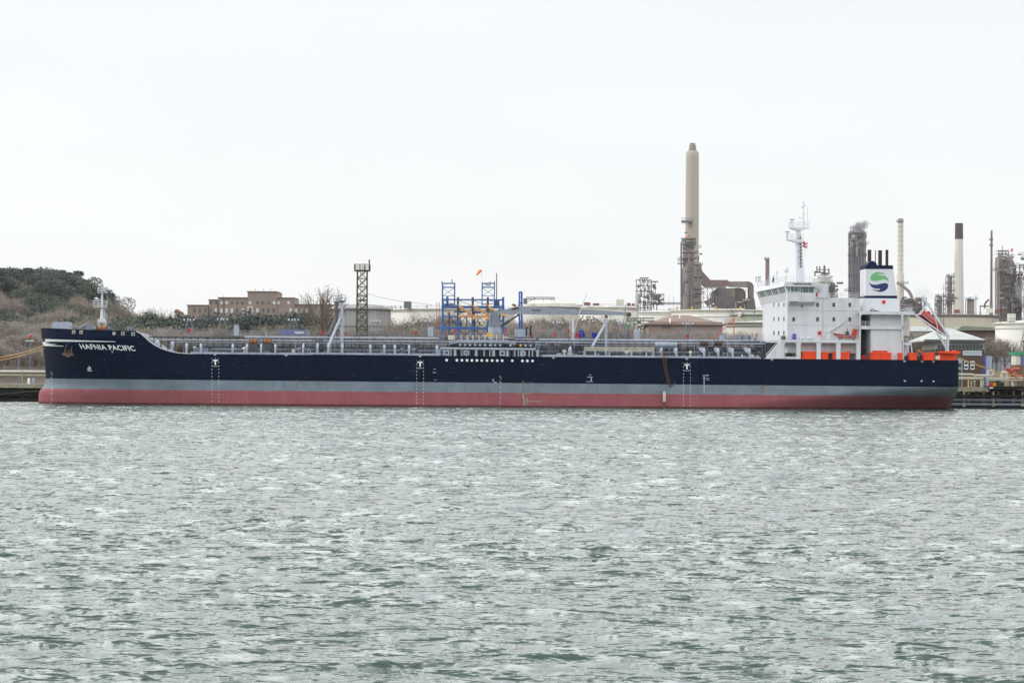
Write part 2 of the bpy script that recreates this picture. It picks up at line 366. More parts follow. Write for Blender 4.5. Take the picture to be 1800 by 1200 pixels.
# markings -----------------------------------------------------------
def hull_poly(mb, pts, eps=.05, sub=6):
    """thin painted quad strip following the hull, pts = 4 pixel corners (tl,tr,br,bl)"""
    tl, tr, br, bl = pts; vs = []
    for i in range(sub + 1):
        k = i / sub
        for a, b in ((tl, tr), (bl, br)): vs.append(onhull(a[0] + (b[0] - a[0]) * k, a[1] + (b[1] - a[1]) * k, eps))
    mb.add(vs, [(2 * i, 2 * i + 2, 2 * i + 3, 2 * i + 1) for i in range(sub)])
def hrect(mb, x0, x1, y0, y1, sub=1, eps=.05): hull_poly(mb, ((x0, y0), (x1, y0), (x1, y1), (x0, y1)), eps, sub)
def hull_text(name, s, x0, x1, y0, y1, slope=0., shear=0., bold=.02):
    v, f = textmesh(s, bold); mb = MB()
    mb.add([onhull(x0 + a * (x1 - x0) + shear * (b), y1 + slope * a - b * (y1 - y0), .06) for a, b in v], f)
    return mb.obj(name, M_mark, hull)
hull_text('ship_name', 'HAFNIA PACIFIC', 143, 239, 604.0, 613.2, 3.6, -4.5, .02)
m = MB(); hull_poly(m, ((74.5, 595.5), (203, 600), (203, 600.8), (74.5, 600.2)), .06, 24); hull_poly(m, ((76, 606.5), (113, 607.6), (113, 608.6), (76, 608)), .06, 10)
hull_poly(m, ((75, 600.3), (88, 602), (80, 604), (75.3, 605)), .07, 6); hull_poly(m, ((75.5, 603.5), (101, 605), (92, 606.3), (76, 607)), .08, 8)
m.obj('bow_stripe', M_mark, hull)
for x in (378.5, 738.5, 1207.5):
    y = 622 + (x - 378) * .0093
    m = MB(); hull_y = y + 7.5
    hrect(m, x - 4.6, x + 4.6, y + 10, y + 12.3); hrect(m, x - 1.3, x + 1.3, y + 12, y + 19)
    for k in range(3): hrect(m, x - 4.4 + 3.2 * k, x - 2.4 + 3.2 * k, y + 21.2, y + 22)
    hrect(m, x - 1, x + 1, y + 7.6, y + 8.3)
    for s in (-1, 1):
        hrect(m, x + s * 6 - .28, x + s * 6 + .28, y + 7.6, y + 8.8); pass
        for k in range(12): hrect(m, x + s * 6 - .3, x + s * 6 + .3, y + 13.5 + 6.2 * k, y + 16 + 6.2 * k)
    m.obj('tug_push_mark', M_mark, hull)
m = MB()
for x, y in ((378, 622.6), (503, 624), (738.5, 625.5), (973, 628), (1207, 630), (1357, 631.6), (1590, 634.2), (1621, 634.6), (1641, 634.8)):
    hrect(m, x - .5, x + .5, y - 1.2, y - .3); hrect(m, x - 2.6, x + 2.6, y, y + .55); hrect(m, x - 1.6, x + 1.6, y + 1.4, y + 1.9)
for x, y in ((1590.5, 668.5), (1620, 668.5), (1641, 669)): hrect(m, x - 2, x + 2, y, y + .9); hrect(m, x - .9, x + 1.2, y + 1, y + 2)
m.obj('frame_mark', M_mark, hull)
for x, y0, y1, t in ((91, 654, 709, 1), (880, 661, 715, 1)):
    m = MB(); yy = y0
    while yy < y1:
        hrect(m, x - 2.2, x - .1, yy, yy + 1.2); hrect(m, x + .3, x + .9, yy + 1, yy + 6); hrect(m, x - 1.2, x - .5, yy + 4.3, yy + 5.2); yy += 8.9
    m.obj('draught_mark', mat('faded_marking_paint', (170, 180, 192), .5, .1), hull)
m = MB()
hrect(m, 1235, 1247, 664.3, 665.2); hrect(m, 1237, 1238.4, 658.5, 692); hrect(m, 1240, 1246, 658.8, 660.4); hrect(m, 1235.5, 1238, 659.5, 660.5); hrect(m, 1242, 1246, 667, 668)
hrect(m, 1032, 1042, 662, 663); hrect(m, 1036, 1039, 658, 659.5); hrect(m, 1038.5, 1040, 663, 671); hrect(m, 1031, 1042.5, 670, 671)
hrect(m, 762, 766, 648, 649); hrect(m, 760.5, 766.5, 654, 655); hrect(m, 764, 767, 667, 668); hrect(m, 866, 868, 666, 670); hrect(m, 868, 873, 671, 672.6)
m.obj('load_line_mark', mat('faded_marking_paint', (170, 180, 192), .5, .1), hull)
m = MB()   # bulb symbol
for a in ((154, 155.5, 646, 651), (154.5, 161.5, 650.5, 651.8), (156.5, 158, 644, 649), (158, 160, 646.2, 648.2), (155.5, 158, 643.6, 644.4)): hrect(m, *a)
m.obj('bulb_mark', M_mark, hull)
m = MB()
for i, x in enumerate((785, 803, 812, 821, 829.5, 838.3, 847, 856, 865, 874, 882.7, 900.5, 918.2, 927, 936)):
    c = onhull(x, 632.7 + (x - 785) * .0095, .03); m.tube(c, c + Vector((0, -.04, 0)), .25, n=12)
    m2 = MB()
    m.add([(c.x + .27 * math.cos(t), c.y - .045, c.z + .27 * math.sin(t)) for t in [2 * math.pi * q / 12 for q in range(12)]], [tuple(range(12))])
m.obj('manifold_mark', M_mark, hull)
# rust runs, repair patches
M_runs = mat('rust_run', (126, 104, 60), .8, .3, 3.)
M_patch = mat('worn_bare_paint', (150, 134, 122), .8, .15, 2.)
m = MB(); hrect(m, 919, 920.6, 669, 690); hrect(m, 1339.4, 1341.4, 677, 717); hrect(m, 520.6, 521.8, 667, 681); hull_poly(m, ((1339, 676), (1343, 676), (1341, 690), (1340, 690)), .06)
m.obj('rust_streak', M_runs, hull)
m = MB(); hull_poly(m, ((917.5, 690.5), (921, 690.3), (924, 713), (920, 713)), .06); hrect(m, 920, 936, 690.3, 691.3, 1, .055); hrect(m, 922, 927, 692, 693.2, 1, .055); hrect(m, 929, 931, 691.5, 692.6, 1, .055); hull_poly(m, ((924, 700), (928, 698), (929, 707), (925, 710)), .055); hull_poly(m, ((927, 704.5), (953, 704), (953, 706), (927, 706.6)), .055)
m.obj('worn_patch', M_patch, hull)
# sheer trim line
m = MB(); pts = []
for i in range(25):
    px = 240 + 98 * i / 24; 
    u = S(px, 600, 0).x; pts.append(Vector((u, hv(u, top(u)) - .05, top(u) + .04)))
m.path(pts, .07, 5); m.obj('gunwale_trim', M_white, ship)
# bow fairleads
M_fair = mat('greenish_white_paint', (168, 176, 160), .6, .2, 4.)
for x, y, k in ((129.5, 583.5, 0), (142.5, 583.8, 0), (216, 586.3, 0), (234, 587, 0), (200.5, 586, 1), (197.5, 618.5, 2)):
    m = MB(); h = 3.4 if k == 0 else (3.2 if k == 1 else 1.6)
    c = onhull(x, y, .02); n = 12 if k else 4; rr = h / 8.8
    prof = []
    t0 = math.pi / 4 if n == 4 else 0
    if k == 0: rr *= 1.25
    ring = [Vector((c.x + rr * math.cos(t0 + 2 * math.pi * i / n), 0, c.z + rr * math.sin(t0 + 2 * math.pi * i / n))) for i in range(n)]
    for p in ring: p.y = hv(p.x, p.z) - .06
    rin = [p.lerp(c, .42) for p in ring]
    for p in rin: p.y = hv(p.x, p.z) - .10
    m.add(ring + rin, [(i, (i + 1) % n, n + (i + 1) % n, n + i) for i in range(n)]); 
    o = m.obj('fairlead', M_fair if k == 0 else M_lgrey, ship)
    m = MB(); m.add([p + Vector((0, .03, 0)) for p in rin], [tuple(range(n))]); m.obj('opening', M_rust if k == 0 and x < 150 else (M_dgrey if k == 0 else M_lgrey), o)
# ---------------- ship: deck gear ----------------
def sb(mb, x0, x1, y0, y1, v0, v1):
    a = S(x0, y1, v0); b = S(x1, y0, v0); return mb.box((a.x, v0, a.z), (b.x, v1, b.z))
def spr(mb, pts, v0, v1): return mb.prism([(S(x, y, v0).x, S(x, y, v0).z) for x, y in pts], v0, v1)
def stube(mb, x0, y0, x1, y1, v, r, r1=None, n=8, v2=None): return mb.tube(S(x0, y0, v), S(x1, y1, v if v2 is None else v2), r, r1, n)
def dk(u): return top(u)
def posts_px(x, v): return S(x, 620, v).x
# catwalk (raised walkway with railings) and main pipes along the deck
VC = 11.0
m = MB(); a = S(258, 591.0, VC); b = S(1342, 598.2, VC)
m.box((a.x, VC, a.z - .12), (b.x, VC + 1.6, a.z)) if False else None
W_cat = lambda x: S(x, 591.0 + (x - 258) * .0068, VC)
p = W_cat(262); q = W_cat(1342)
m.add([(p.x, VC, p.z), (q.x, VC, q.z), (q.x, VC + 1.6, q.z), (p.x, VC + 1.6, p.z), (p.x, VC, p.z - .22), (q.x, VC, q.z - .22), (q.x, VC + 1.6, q.z - .22), (p.x, VC + 1.6, p.z - .22)],
      [(0, 1, 2, 3), (7, 6, 5, 4), (4, 5, 1, 0), (5, 6, 2, 1), (6, 7, 3, 2), (7, 4, 0, 3)])
cat = m.obj('catwalk', M_dgrey, ship)
m = MB(); m.rail(p, q, 1.25, 3, 2.05, .035); m.rail(p + Vector((0, 1.6, 0)), q + Vector((0, 1.6, 0)), 1.25, 3, 4.1, .03); m.obj('railing', M_mgrey, cat)
m = MB()
x = 270
while x < 1342:
    for v in (VC + .2, VC + 1.5):
        t = W_cat(x); d = dk(t.x); m.tube((t.x, v, d), (t.x, v, t.z - .2), .13, n=4)
    if random.random() < .3: t2 = W_cat(x + 12); m.tube((t.x, VC + .2, t.z - 1.2), (t2.x, VC + .2, t2.z - .3), .06, n=4)
    x += 12.2 + random.random() * 3
m.obj('support_post', M_dgrey, cat)
for nm, x0, x1, y0, sl, v, r, mt in (('cargo_pipe', 430, 772, 592.3, .0072, 9.5, .24, M_lgrey), ('cargo_pipe', 948, 1345, 597.0, .0062, 9.5, .24, M_lgrey), ('deck_pipe', 258, 1345, 596.8, .0068, 5.5, .13, M_lgrey),
        ('deck_pipe', 300, 1340, 601.5, .0070, 8.4, .14, M_mgrey), ('cargo_pipe', 340, 1345, 607.5, .0070, 13, .28, M_mgrey), ('cargo_pipe', 340, 1345, 611.5, .0070, 15, .33, M_dgrey), ('cargo_pipe', 350, 1345, 614, .0070, 10.5, .3, M_mgrey)):
    m = MB(); p = S(x0, y0, v); q = S(x1, y0 + (x1 - x0) * sl, v); m.tube(p, q, r, n=8); L = int((q - p).length / 7)
    for i in range(1, L):
        c = p.lerp(q, i / L)
        if r > .2: m.tube(c - Vector((.12, 0, 0)), c + Vector((.12, 0, 0)), r * 1.35, n=8)
    o = m.obj(nm, mt, ship); m = MB()
    for i in range(L + 1):
        c = p.lerp(q, i / L); d = dk(c.x); m.tube((c.x, v, d), (c.x, v, c.z - r), .1 if r > .2 else .055, n=4)
    m.obj('pipe_stand', M_dgrey if r > .2 else M_mgrey, o)
# transverse web frames at the ship side
for x in (277, 303, 328, 353, 409, 434, 459, 484, 533, 558, 577, 602, 651, 675.5, 694, 719, 768, 1002.5, 1163, 1188, 1237, 1262, 1287, 1317):
    u = S(x, 615, 1).x; d = dk(u); v0 = hv(u, d) + .25; h = 1.75 if x > 290 else 1.1; m = MB()
    deep = x in (1237, 1262, 1287, 1317, 577, 558, 602, 533)
    vv = v0 + (6 if deep else 3.0); t = .17
    m.prism([(v0, d - .02), (v0 + .45, d - .02), (v0 + .55, d + h * .55), (vv, d + h * (1.0 if deep else .6)), (vv, d + h * (1.35 if deep else .95)), (v0 + 1.1, d + h * 1.15), (v0 + .3, d + h), (v0, d + h * .8)], u - t, u + t, 'u')
    m.prism([(v0 - .02, d - .02), (v0 + .28, d - .02), (v0 + .28, d + h * .82), (v0 + 1.0, d + h * 1.12), (v0 + .8, d + h * 1.2), (v0 - .02, d + h * .84)], u - .2, u + .2, 'u')
    m.obj('side_web_frame', M_lgrey, ship)
# deck edge fittings: coaming strip, boxes, hatches, vents
m = MB()
for i in range(60):
    xa = 335 + i * 16.7
    if 764 < xa < 945 or xa > 1340: continue
    p = S(xa, 620, 1); q = S(xa + 16.7, 620, 1); m.add([(p.x, 1.0, dk(p.x)), (q.x, 1.0, dk(q.x)), (q.x, 1.0, dk(q.x) + .42), (p.x, 1.0, dk(p.x) + .42), (p.x, 1.12, dk(p.x)), (q.x, 1.12, dk(q.x)), (q.x, 1.12, dk(q.x) + .42), (p.x, 1.12, dk(p.x) + .42)], [(0, 1, 2, 3), (3, 2, 6, 7)])
m.obj('deck_coaming', M_lgrey, ship)
rd = random.Random(4)
for i in range(62):
    x = rd.uniform(335, 1335)
    if 772 < x < 942: continue
    v = rd.uniform(1.5, 8); u = S(x, 620, v).x; d = dk(u); m = MB(); k = rd.random(); s = rd.uniform(.25, .6)
    mt = rd.choice((M_lgrey, M_mgrey, M_mgrey, M_dgrey, M_cream, M_dgrey))
    if k < .45: m.box((u - s, v, d), (u + s, v + s, d + rd.uniform(.5, 1.3))); m.box((u - s - .06, v - .06, d + .45), (u + s + .06, v + s + .06, d + .5)); nm = 'deck_locker'
    elif k < .75: m.lathe((u, v, d), [(s * .5, 0), (s * .5, .9), (s * .9, 1.0), (s * .9, 1.3), (s * .3, 1.5)], 10); nm = 'tank_vent'
    else: m.path([(u - s, v, d), (u - s, v, d + 1.0), (u + s, v, d + 1.0), (u + s, v, d)], .09, 5); nm = 'pipe_loop'
    m.obj(nm, mt, ship)
for i in range(70):      # valve stems and risers behind, darker
    x = rd.uniform(340, 1340); v = rd.uniform(8, 15); u = S(x, 620, v).x; d = dk(u); m = MB(); h = rd.uniform(1.2, 3.0)
    m.tube((u, v, d), (u, v, d + h), rd.choice((.08, .12, .2)), n=6)
    if rd.random() < .5: m.tube((u, v, d + h), (u, v, d + h + .12), .35, n=10)
    m.obj('riser_pipe', rd.choice((M_dgrey, M_mgrey, M_black)), ship)
for i in range(44):
    x = rd.uniform(345, 1335); v = rd.uniform(5, 18); u = S(x, 620, v).x; d = dk(u); m = MB(); h = S(x, rd.uniform(582, 600), v).z - d
    m.tube((u, v, d), (u, v, d + h), rd.choice((.05, .06, .09)), n=5)
    if rd.random() < .6: hh = h * rd.uniform(.5, .95); m.tube((u, v, d + hh), (u + rd.uniform(1, 3), v, d + hh), .05, n=4); m.tube((u + .9, v, d), (u + .9, v, d + hh), .05, n=4)
    m.obj('instrument_post', rd.choice((M_mgrey, M_dgrey, M_lgrey)), ship)
for x0, x1, y0, y1, v in ((1020, 1066, 600, 609, 9), (965, 975, 603, 616, 6), (985, 1000, 601, 616, 7.5), (1186, 1196, 603, 614, 7), (470, 482, 603, 612, 7), (560, 570, 606, 614, 8), (728, 738, 604, 616, 7)):
    m = MB(); sb(m, x0, x1, y0, y1, v, v + 3); m.obj('machinery_house', M_black if x1 - x0 > 30 else M_dgrey, ship)
# orange/black mooring winches on deck
def winch(x, y0, y1, v, w_, mcol):
    c = S(x, (y0 + y1) / 2, v); r = (y1 - y0) / 2 / 8.8; m = MB()
    g = m.tube(c - Vector((w_ / 2, 0, 0)), c + Vector((w_ / 2, 0, 0)), r * .72, n=14); o = m.obj('mooring_winch', mcol, ship)
    m = MB(); 
    for s in (-.5, -.05, .45): m.tube(c + Vector((w_ * s, 0, 0)), c + Vector((w_ * s + .18, 0, 0)), r * 1.12, n=16)
    m.obj('winch_flange', M_rust if mcol is M_orange else M_dgrey, o)
    m = MB(); m.box((c.x - w_ * .55, v - .6, dk(c.x) - .8), (c.x + w_ * .55, v + .6, c.z - r * .7)); m.obj('winch_bed', M_dgrey, o)
M_woran = mat('faded_orange_paint', (178, 110, 58), .6, .15, 1.5)
for x in (445, 469.5, 1237, 1262): winch(x, 594 + (4 if x > 900 else 0), 606 + (3 if x > 900 else 0), 5.5, 1.6, M_woran if x < 900 else M_rust)
for a in ((437, 478, 605.5, 609.5), (1232, 1272, 610, 613)): m = MB(); sb(m, *a, 5, 7); m.obj('winch_platform', M_black, ship)
for x in (440, 470, 251 + 1000): pass
# floodlight trestles
for x, y0, y1, s in ((332.5, 561, 592, 1), (391, 560, 592, 1), (516, 561, 582, 1), (660, 563, 594, -1), (748, 563, 594, -1), (981, 566, 598, -1), (1096, 567, 598, -1), (1209, 568, 599, 1)):
    m = MB(); v = 13; lean = 3.5
    for sx in (-1, 1):
        t = S(x + sx * 4.2, y0 + 3, v); bx = x + sx * (8 if s == 1 else (10 if sx < 0 else 4.5))
        m.tube(S(bx, y1, v), t, .085, n=5); m.tube(S(x + sx * 1.8, y1, v + .8), S(x + sx * 1.8, y0 + 5, v + .8), .05, n=4)
    m.tube(S(x - 5.5, y0 + 3, v), S(x + 5.5, y0 + 3, v), .06, n=5); m.tube(S(x - 6.5, (y0 * .4 + y1 * .6), v), S(x + 6, (y0 * .4 + y1 * .6), v), .06, n=5)
    o = m.obj('floodlight_trestle', M_mgrey, ship)
    for sx in (-1, 1):
        for k in (-.28, .28):
            m = MB(); c = S(x + sx * 5.2, y0 + 1, v) + Vector((k * 1.3, -.1, 0)); m.lathe(c, [(.04, -.25), (.13, -.1), (.18, .15), (.16, .2)], 8); m.obj('floodlight', M_white, o)
# red hose boxes, lockers
for x, y in ((332.6, 581), (567, 584), (607.5, 587), (731, 585), (975, 588.5), (1208.5, 590.8)):
    m = MB(); w_ = 2.2 if x != 607.5 else 1.2; sb(m, x - w_, x + w_, y - 2.8, y + 2.7, VC - .5, VC - .1); sb(m, x - w_ - .2, x + w_ + .2, y - 3.2, y - 2.7, VC - .6, VC - .05); m.obj('fire_hose_box', M_red, ship)
for x0, x1, y0, y1 in ((411, 420, 571, 590), (752.5, 761.5, 574.5, 591), (1115, 1124, 578.5, 596.5), (1127, 1146, 595.5, 599)):
    m = MB(); a = S(x0, y1, VC); b = S(x1, y0, VC); m.box((a.x, VC - .6, a.z), (b.x, VC + .8, b.z - .3)); m.prism([(a.x, b.z - .3), (b.x, b.z - .3), (b.x, b.z - .1), (b.x - .3, b.z), (a.x + .2, b.z)], VC - .6, VC + .8)
    m.obj('grey_cabinet', M_lgrey, ship)
m = MB(); a = S(92, 579, 9); b = S(123, 566, 9); m.box((a.x, 9, a.z), (b.x, 13, b.z)); m.obj('bosun_store', M_lgrey, ship)
# big posts with baskets
def deck_post(x, y0, y1, w_, v, mt, brace=None, basket=True):
    m = MB(); p = S(x, y1, v); p.z = dk(p.x); q = S(x, y0, v); m.tube(p, q, w_ / 17.4, n=12)
    o = m.obj('hose_davit_post', mt, ship)
    if brace:
        m = MB(); m.tube(S(brace[0], brace[1], v), S(brace[2], brace[3], 2.2 if brace[3] > 600 else 8), .26, n=8); m.obj('brace', mt, o)
    if basket:
        m = MB(); c = S(x, y0, v); m.lathe(c, [(.3, -.35), (.8, 0), (.8, .08)], 12); m.obj('platform', M_mgrey, o); m = MB()
        for i in range(8):
            t = 2 * math.pi * i / 8; t2 = t + math.pi / 4; a = c + Vector((.8 * math.cos(t), .8 * math.sin(t), .05)); b = c + Vector((.8 * math.cos(t2), .8 * math.sin(t2), .05))
            m.tube(a, a + Vector((0, 0, 1.15)), .04, n=4)
            for h in (.6, 1.15): m.tube(a + Vector((0, 0, h)), b + Vector((0, 0, h)), .035, n=4)
        m.obj('basket_railing', M_mgrey, o)
deck_post(592.3, 530.5, 612, 3.2, 15, M_dgrey, (590, 560, 577, 590))
deck_post(601.3, 529, 612, 5.2, 8, M_lgrey, (599, 557, 576.5, 610))
deck_post(1065.5, 558, 609, 4.2, 8, M_lgrey, (1063, 571, 1041, 609), False)
m = MB(); c = S(1065.5, 558, 8); m.lathe(c, [(.2, -.1), (.38, .05), (.38, .35), (.15, .5)], 10); m.obj('sheave_block', M_rust, ship)
# provision davit (white, with thin jib)
m = MB(); a = S(1007.3, 594, 14); b = S(1007.3, 561, 14); m.tube((a.x, 14, dk(a.x)), b, .27, n=10); m.box((b.x - .35, 13.6, b.z - .1), (b.x + .35, 14.4, b.z + .1)); o = m.obj('provision_davit', M_white, ship)
m = MB()
for e in (0, .35): m.path([S(1009, 586, 14) + Vector((0, e, 0)), S(1017, 556, 14) + Vector((0, e, 0)), S(1031.5, 515, 14) + Vector((0, e * .3, 0))], .07, 5)
m.path([S(1009, 575, 14), S(1026, 528, 14), S(1031.5, 515, 14)], .03, 4); m.obj('jib', M_white, o)
m = MB()
for i in range(10): t = S(1003, 591 - i * 3, 14); m.tube(t, t + Vector((-.35, 0, 0)), .03, n=4)
m.path([S(1003, 594, 14), S(1003, 565, 14)], .035, 4); m.path([S(1001.6, 594, 14), S(1001.6, 565, 14)], .035, 4); m.obj('ladder', M_white, o)
# hose handling crane
m = MB(); vC = 15.0; c = S(869.5, 588, vC); g = S(869.5, 575, vC); t1 = S(869.5, 549, vC); hw = 9.3 / 8.7
m.lathe((c.x, vC, dk(c.x)), [(hw * 1.25, 0), (hw * 1.25, g.z - dk(c.x)), (hw * 1.15, g.z - dk(c.x) + .05)], 20)
cr = m.obj('hose_crane', M_lgrey, ship, smooth=True)
m = MB(); m.tube((c.x, vC, g.z), (c.x, vC, g.z + .25), hw * 1.3, n=20)
m.prism([(c.x - hw * 1.12, g.z + .2), (c.x + hw * 1.2, g.z + .2), (S(877.5, 556, vC).x, S(877, 560, vC).z), (S(873, 549, vC).x, t1.z), (S(861, 548, vC).x, t1.z + .1)], vC - 1.0, vC + 1.0)
m.obj('crane_column', M_mgrey, cr)
m = MB(); spr(m, ((863, 548.5), (885, 545), (899, 540.5), (913, 538.0), (1010, 542.6), (1104, 548.5), (1107, 550.5), (1108, 554.5), (1104, 556), (1098, 553.6), (1000, 552.8), (912, 551.8), (902, 552), (885, 551.5), (866, 552)), vC - .55, vC + .55); jib = m.obj('crane_jib', mat('crane_grey', (142, 148, 158), .55, .08, .7, dirt=(104, 96, 90), dirt_amt=.4), cr)
m = MB(); stube(m, 903, 538, 904.5, 534.5, vC, .55, .35, 10); m.tube(S(1105, 553, vC) - Vector((0, .7, 0)), S(1105, 553, vC) + Vector((0, .7, 0)), .5, n=12); m.path([S(900, 543, vC - .6), S(912, 541, vC - .6)], .2, 6); m.obj('sheave', M_rust, jib)
m = MB(); stube(m, 880, 573.5, 895, 564, vC, .33); stube(m, 895, 564, 913, 552.5, vC, .2); m.obj('luffing_cylinder', M_dgrey, cr)
m = MB()
for i in range(5):
    p = S(935 + i * 3.2, 545.2 + i * .2, vC - .57); m.box((p.x, vC - .59, p.z - .18), (p.x + .26, vC - .56, p.z + .18))
m.obj('maker_plate', M_dgrey, jib)
# manifold platform amidships
m = MB(); p = S(774, 612.3, .9); q = S(941, 613.8, .9); m.tube(p, q, .22, n=8); mf = m.obj('manifold_rail', M_lgrey, ship)
m = MB()
for i, x in enumerate((772, 780, 793, 800, 812, 820, 837, 851, 861, 868, 880, 886, 892, 905, 911, 918, 930, 936, 945)):
    u = S(x, 615, 1).x; d = dk(u); w2 = .2 if i % 3 == 0 else .08; m.prism([(u - w2 * 1.3, d), (u + w2 * 1.3, d), (u + w2, p.z + (q.z - p.z) * (x - 774) / 167 - .1), (u - w2, p.z + (q.z - p.z) * (x - 774) / 167 - .1)], .8, 1.2)
m.obj('rail_support', M_lgrey, mf)
for x in (785, 820, 883, 919):
    m = MB(); u = S(x, 616, .9).x; d = dk(u)
    m.box((u - .55, .7, d + .15), (u + .55, 1.1, d + .4)); m.box((u - .55, .7, d + .85), (u + .55, 1.1, d + 1.1)); m.box((u - .55, .7, d + .4), (u - .3, 1.1, d + .85)); m.box((u + .3, .7, d + .4), (u + .55, 1.1, d + .85)); m.obj('side_fairlead', M_lgrey, ship)
m = MB(); a = S(790, 602, 3.5); b = S(906, 602.5, 3.5); a2 = S(805, 598.2, 3.5); b2 = S(890, 598.6, 3.5)
m.path([a, a2, b2, b], .13, 6); m.path([a + Vector((0, 0, -.35)), a2 + Vector((0, 0, -.35)), b2 + Vector((0, 0, -.35)), b + Vector((0, 0, -.35))], .1, 6)
for i in range(60):
    c = a2.lerp(b2, i / 59); m.tube(c, c + Vector((0, 0, -.35)), .03, n=4)
m.path([S(905, 596, 3.5), S(942, 596.5, 3.5)], .1, 6); m.path([S(906, 600.5, 3.5), S(942, 601, 3.5)], .1, 6); m.obj('spill_tray_rail', M_lgrey, mf)
m = MB()
for x in (799, 811, 821.5, 831.5, 842, 852.5, 863, 873.5, 885): stube(m, x, 597.5, x - .6, 588.5, 3.5, .09, n=5)
m.path([S(797, 590, 3.5), S(905, 591, 3.5)], .03, 4); m.path([S(797, 593.5, 3.5), S(905, 594.5, 3.5)], .03, 4); m.obj('handrail_post', M_cream, mf)
for i, x in enumerate((809, 817.5, 826.3, 835, 844, 852.8, 861.8, 870.5, 879.5, 897.5, 915.5, 924, 933, 782.5)):
    m = MB(); c = S(x, 605.8 + (x - 810) * .01, 2.6); m.tube(c, c + Vector((0, .22, 0)), .24, n=14)
    o = m.obj('manifold_flange', M_yellow if x == 915.5 else (M_woran if x == 782.5 else M_lgrey), mf); m = MB(); m.tube(c + Vector((0, .22, 0)), c + Vector((0, 7, 0)), .17, n=8); m.obj('manifold_pipe', M_dgrey, o)
m = MB()
for i in range(26):
    x = 792 + i * 5.8; c = S(x, 606, 6); u = c.x; m.tube((u, 6 + (i % 3), dk(u)), (u, 6 + (i % 3), c.z + rd.uniform(-.3, 1.0)), rd.choice((.08, .16, .1)), n=5)
for y in (601, 604.5, 609): m.tube(S(790, y, 7), S(940, y + 1.2, 7), .12, n=6)
m.obj('manifold_framework', M_dgrey, mf)
m = MB(); a = S(790, 598.5, 8); b = S(942, 596, 8); m.box((a.x, 8, dk(a.x)), (b.x, 8.2, a.z - 0.6)); m.obj('manifold_bulkhead', M_black, mf)
m = MB(); sb(m, 856.5, 867, 585.5, 591, 6, 8); m.obj('yellow_cabinet', M_yellow, ship)
m = MB(); sb(m, 788, 797, 589, 597, 6, 7); sb(m, 886, 893, 592, 594.5, 5, 6); sb(m, 848, 856, 589, 591, 6, 7); m.obj('cream_cabinet', M_cream, ship)
m = MB(); sb(m, 907, 930, 578.5, 592, 10, 14); a = S(914, 592, 9.8); m.obj('crane_control_house', M_lgrey, ship)
for x, y in ((925.5, 576), (932.5, 574)):
    m = MB(); m.path([S(x, 590, 9.6), S(x, y, 9.6), S(x + 1.2, y - 1.3, 9.6), S(x + 2.6, y - .7, 9.6)], .16, 6); m.obj('gooseneck_vent', M_black, ship)
m = MB()      # manifold ladder towers
for x in (768, 772, 776, 780): stube(m, x, 613, x, 588, 4, .09, n=4)
for k in range(7): stube(m, 768, 611 - 3.6 * k, 780, 611 - 3.6 * k, 4, .05, n=4)
for x in (941, 947): stube(m, x, 618, x, 588, 4, .12, n=4)
for k in range(7): stube(m, 941, 616 - 4.2 * k, 947, 616 - 4.2 * k, 4, .05, n=4)
m.obj('access_ladder', M_mgrey, ship)
# small red/orange valves and fire monitors
for x, y in ((800, 579.5), (780, 588), (889, 579.5), (934.5, 586), (1000.5, 581), (1330, 587), (384, 576.5), (366, 592)):
    m = MB(); c = S(x, y, 12); u = c.x; m.tube((u, 12, c.z), (u, 12, c.z - 1.2), .09, n=6); m.tube(c - Vector((.22, 0, .05)), c + Vector((.3, 0, .2)), .11, .07, n=8); m.tube(c + Vector((0, -.1, -.3)), c + Vector((0, .1, -.3)), .2, n=10); m.obj('fire_monitor', M_red if x not in (384,) else M_woran, ship)
# grey cylinder tank, gangway, ladder
m = MB(); p = S(1152, 605.3, 3.5); q = S(1190, 605.8, 3.5); r = .52
for (a0, b0, ra, rb) in ((0, .04, .55, .9), (.04, .96, 1, 1), (.96, 1, .9, .55)): m.tube(p.lerp(q, a0), p.lerp(q, b0), r * ra, r * rb, 16)
o = m.obj('deck_tank', M_lgrey, ship, smooth=True); m = MB()
for x in (1156, 1178, 1186): sb(m, x - .5, x + .5, 609, 621.5, 3.2, 3.8)
stube(m, 1150, 611.5, 1192, 612, 3.3, .08); m.obj('tank_stand', M_mgrey, o); m = MB()
for x in (1158, 1174, 1184): c = S(x, 605.5, 3.5); m.tube(c - Vector((.06, 0, 0)), c + Vector((.06, 0, 0)), r * 1.06, n=16)
m.obj('tank_band', M_mgrey, o)
go = S(1088, 615.5, 1.0); gw = thing('gangway', go, 'long white slatted accommodation ladder stowed flat along the tanker deck edge', 'gangway', ship=True)
m = MB()
for dy in (0, 2.1, 4.1, 6.2): m.tube(S(1027, 609.7 + dy, 1.0), S(1150, 610.6 + dy, 1.0), .07, n=4)
m.tube(S(1027, 609.7, 1.9), S(1150, 610.6, 1.9), .07, n=4); m.obj('side_rail', M_cream, gw)
m = MB(); a = S(1027, 615.9, 1.0); b = S(1150, 616.8, 1.0)
for i in range(86):
    c = a.lerp(b, i / 85); m.box((c.x - .03, 1.0, c.z), (c.x + .03, 1.9, c.z + .06)); m.tube(c, c + Vector((.0, 0, .7)), .035, n=4)
m.obj('tread', M_cream, gw)
m = MB()
for x in (1027, 1046, 1071, 1110, 1136, 1148): u = S(x, 618, 1.4).x; m.box((u - .15, 1.1, dk(u)), (u + .15, 1.7, a.z))
m.tube((a.x, 1.4, dk(a.x) + .25), (b.x, 1.4, dk(b.x) + .25), .08, n=4); m.obj('gangway_cradle', M_lgrey, ship)
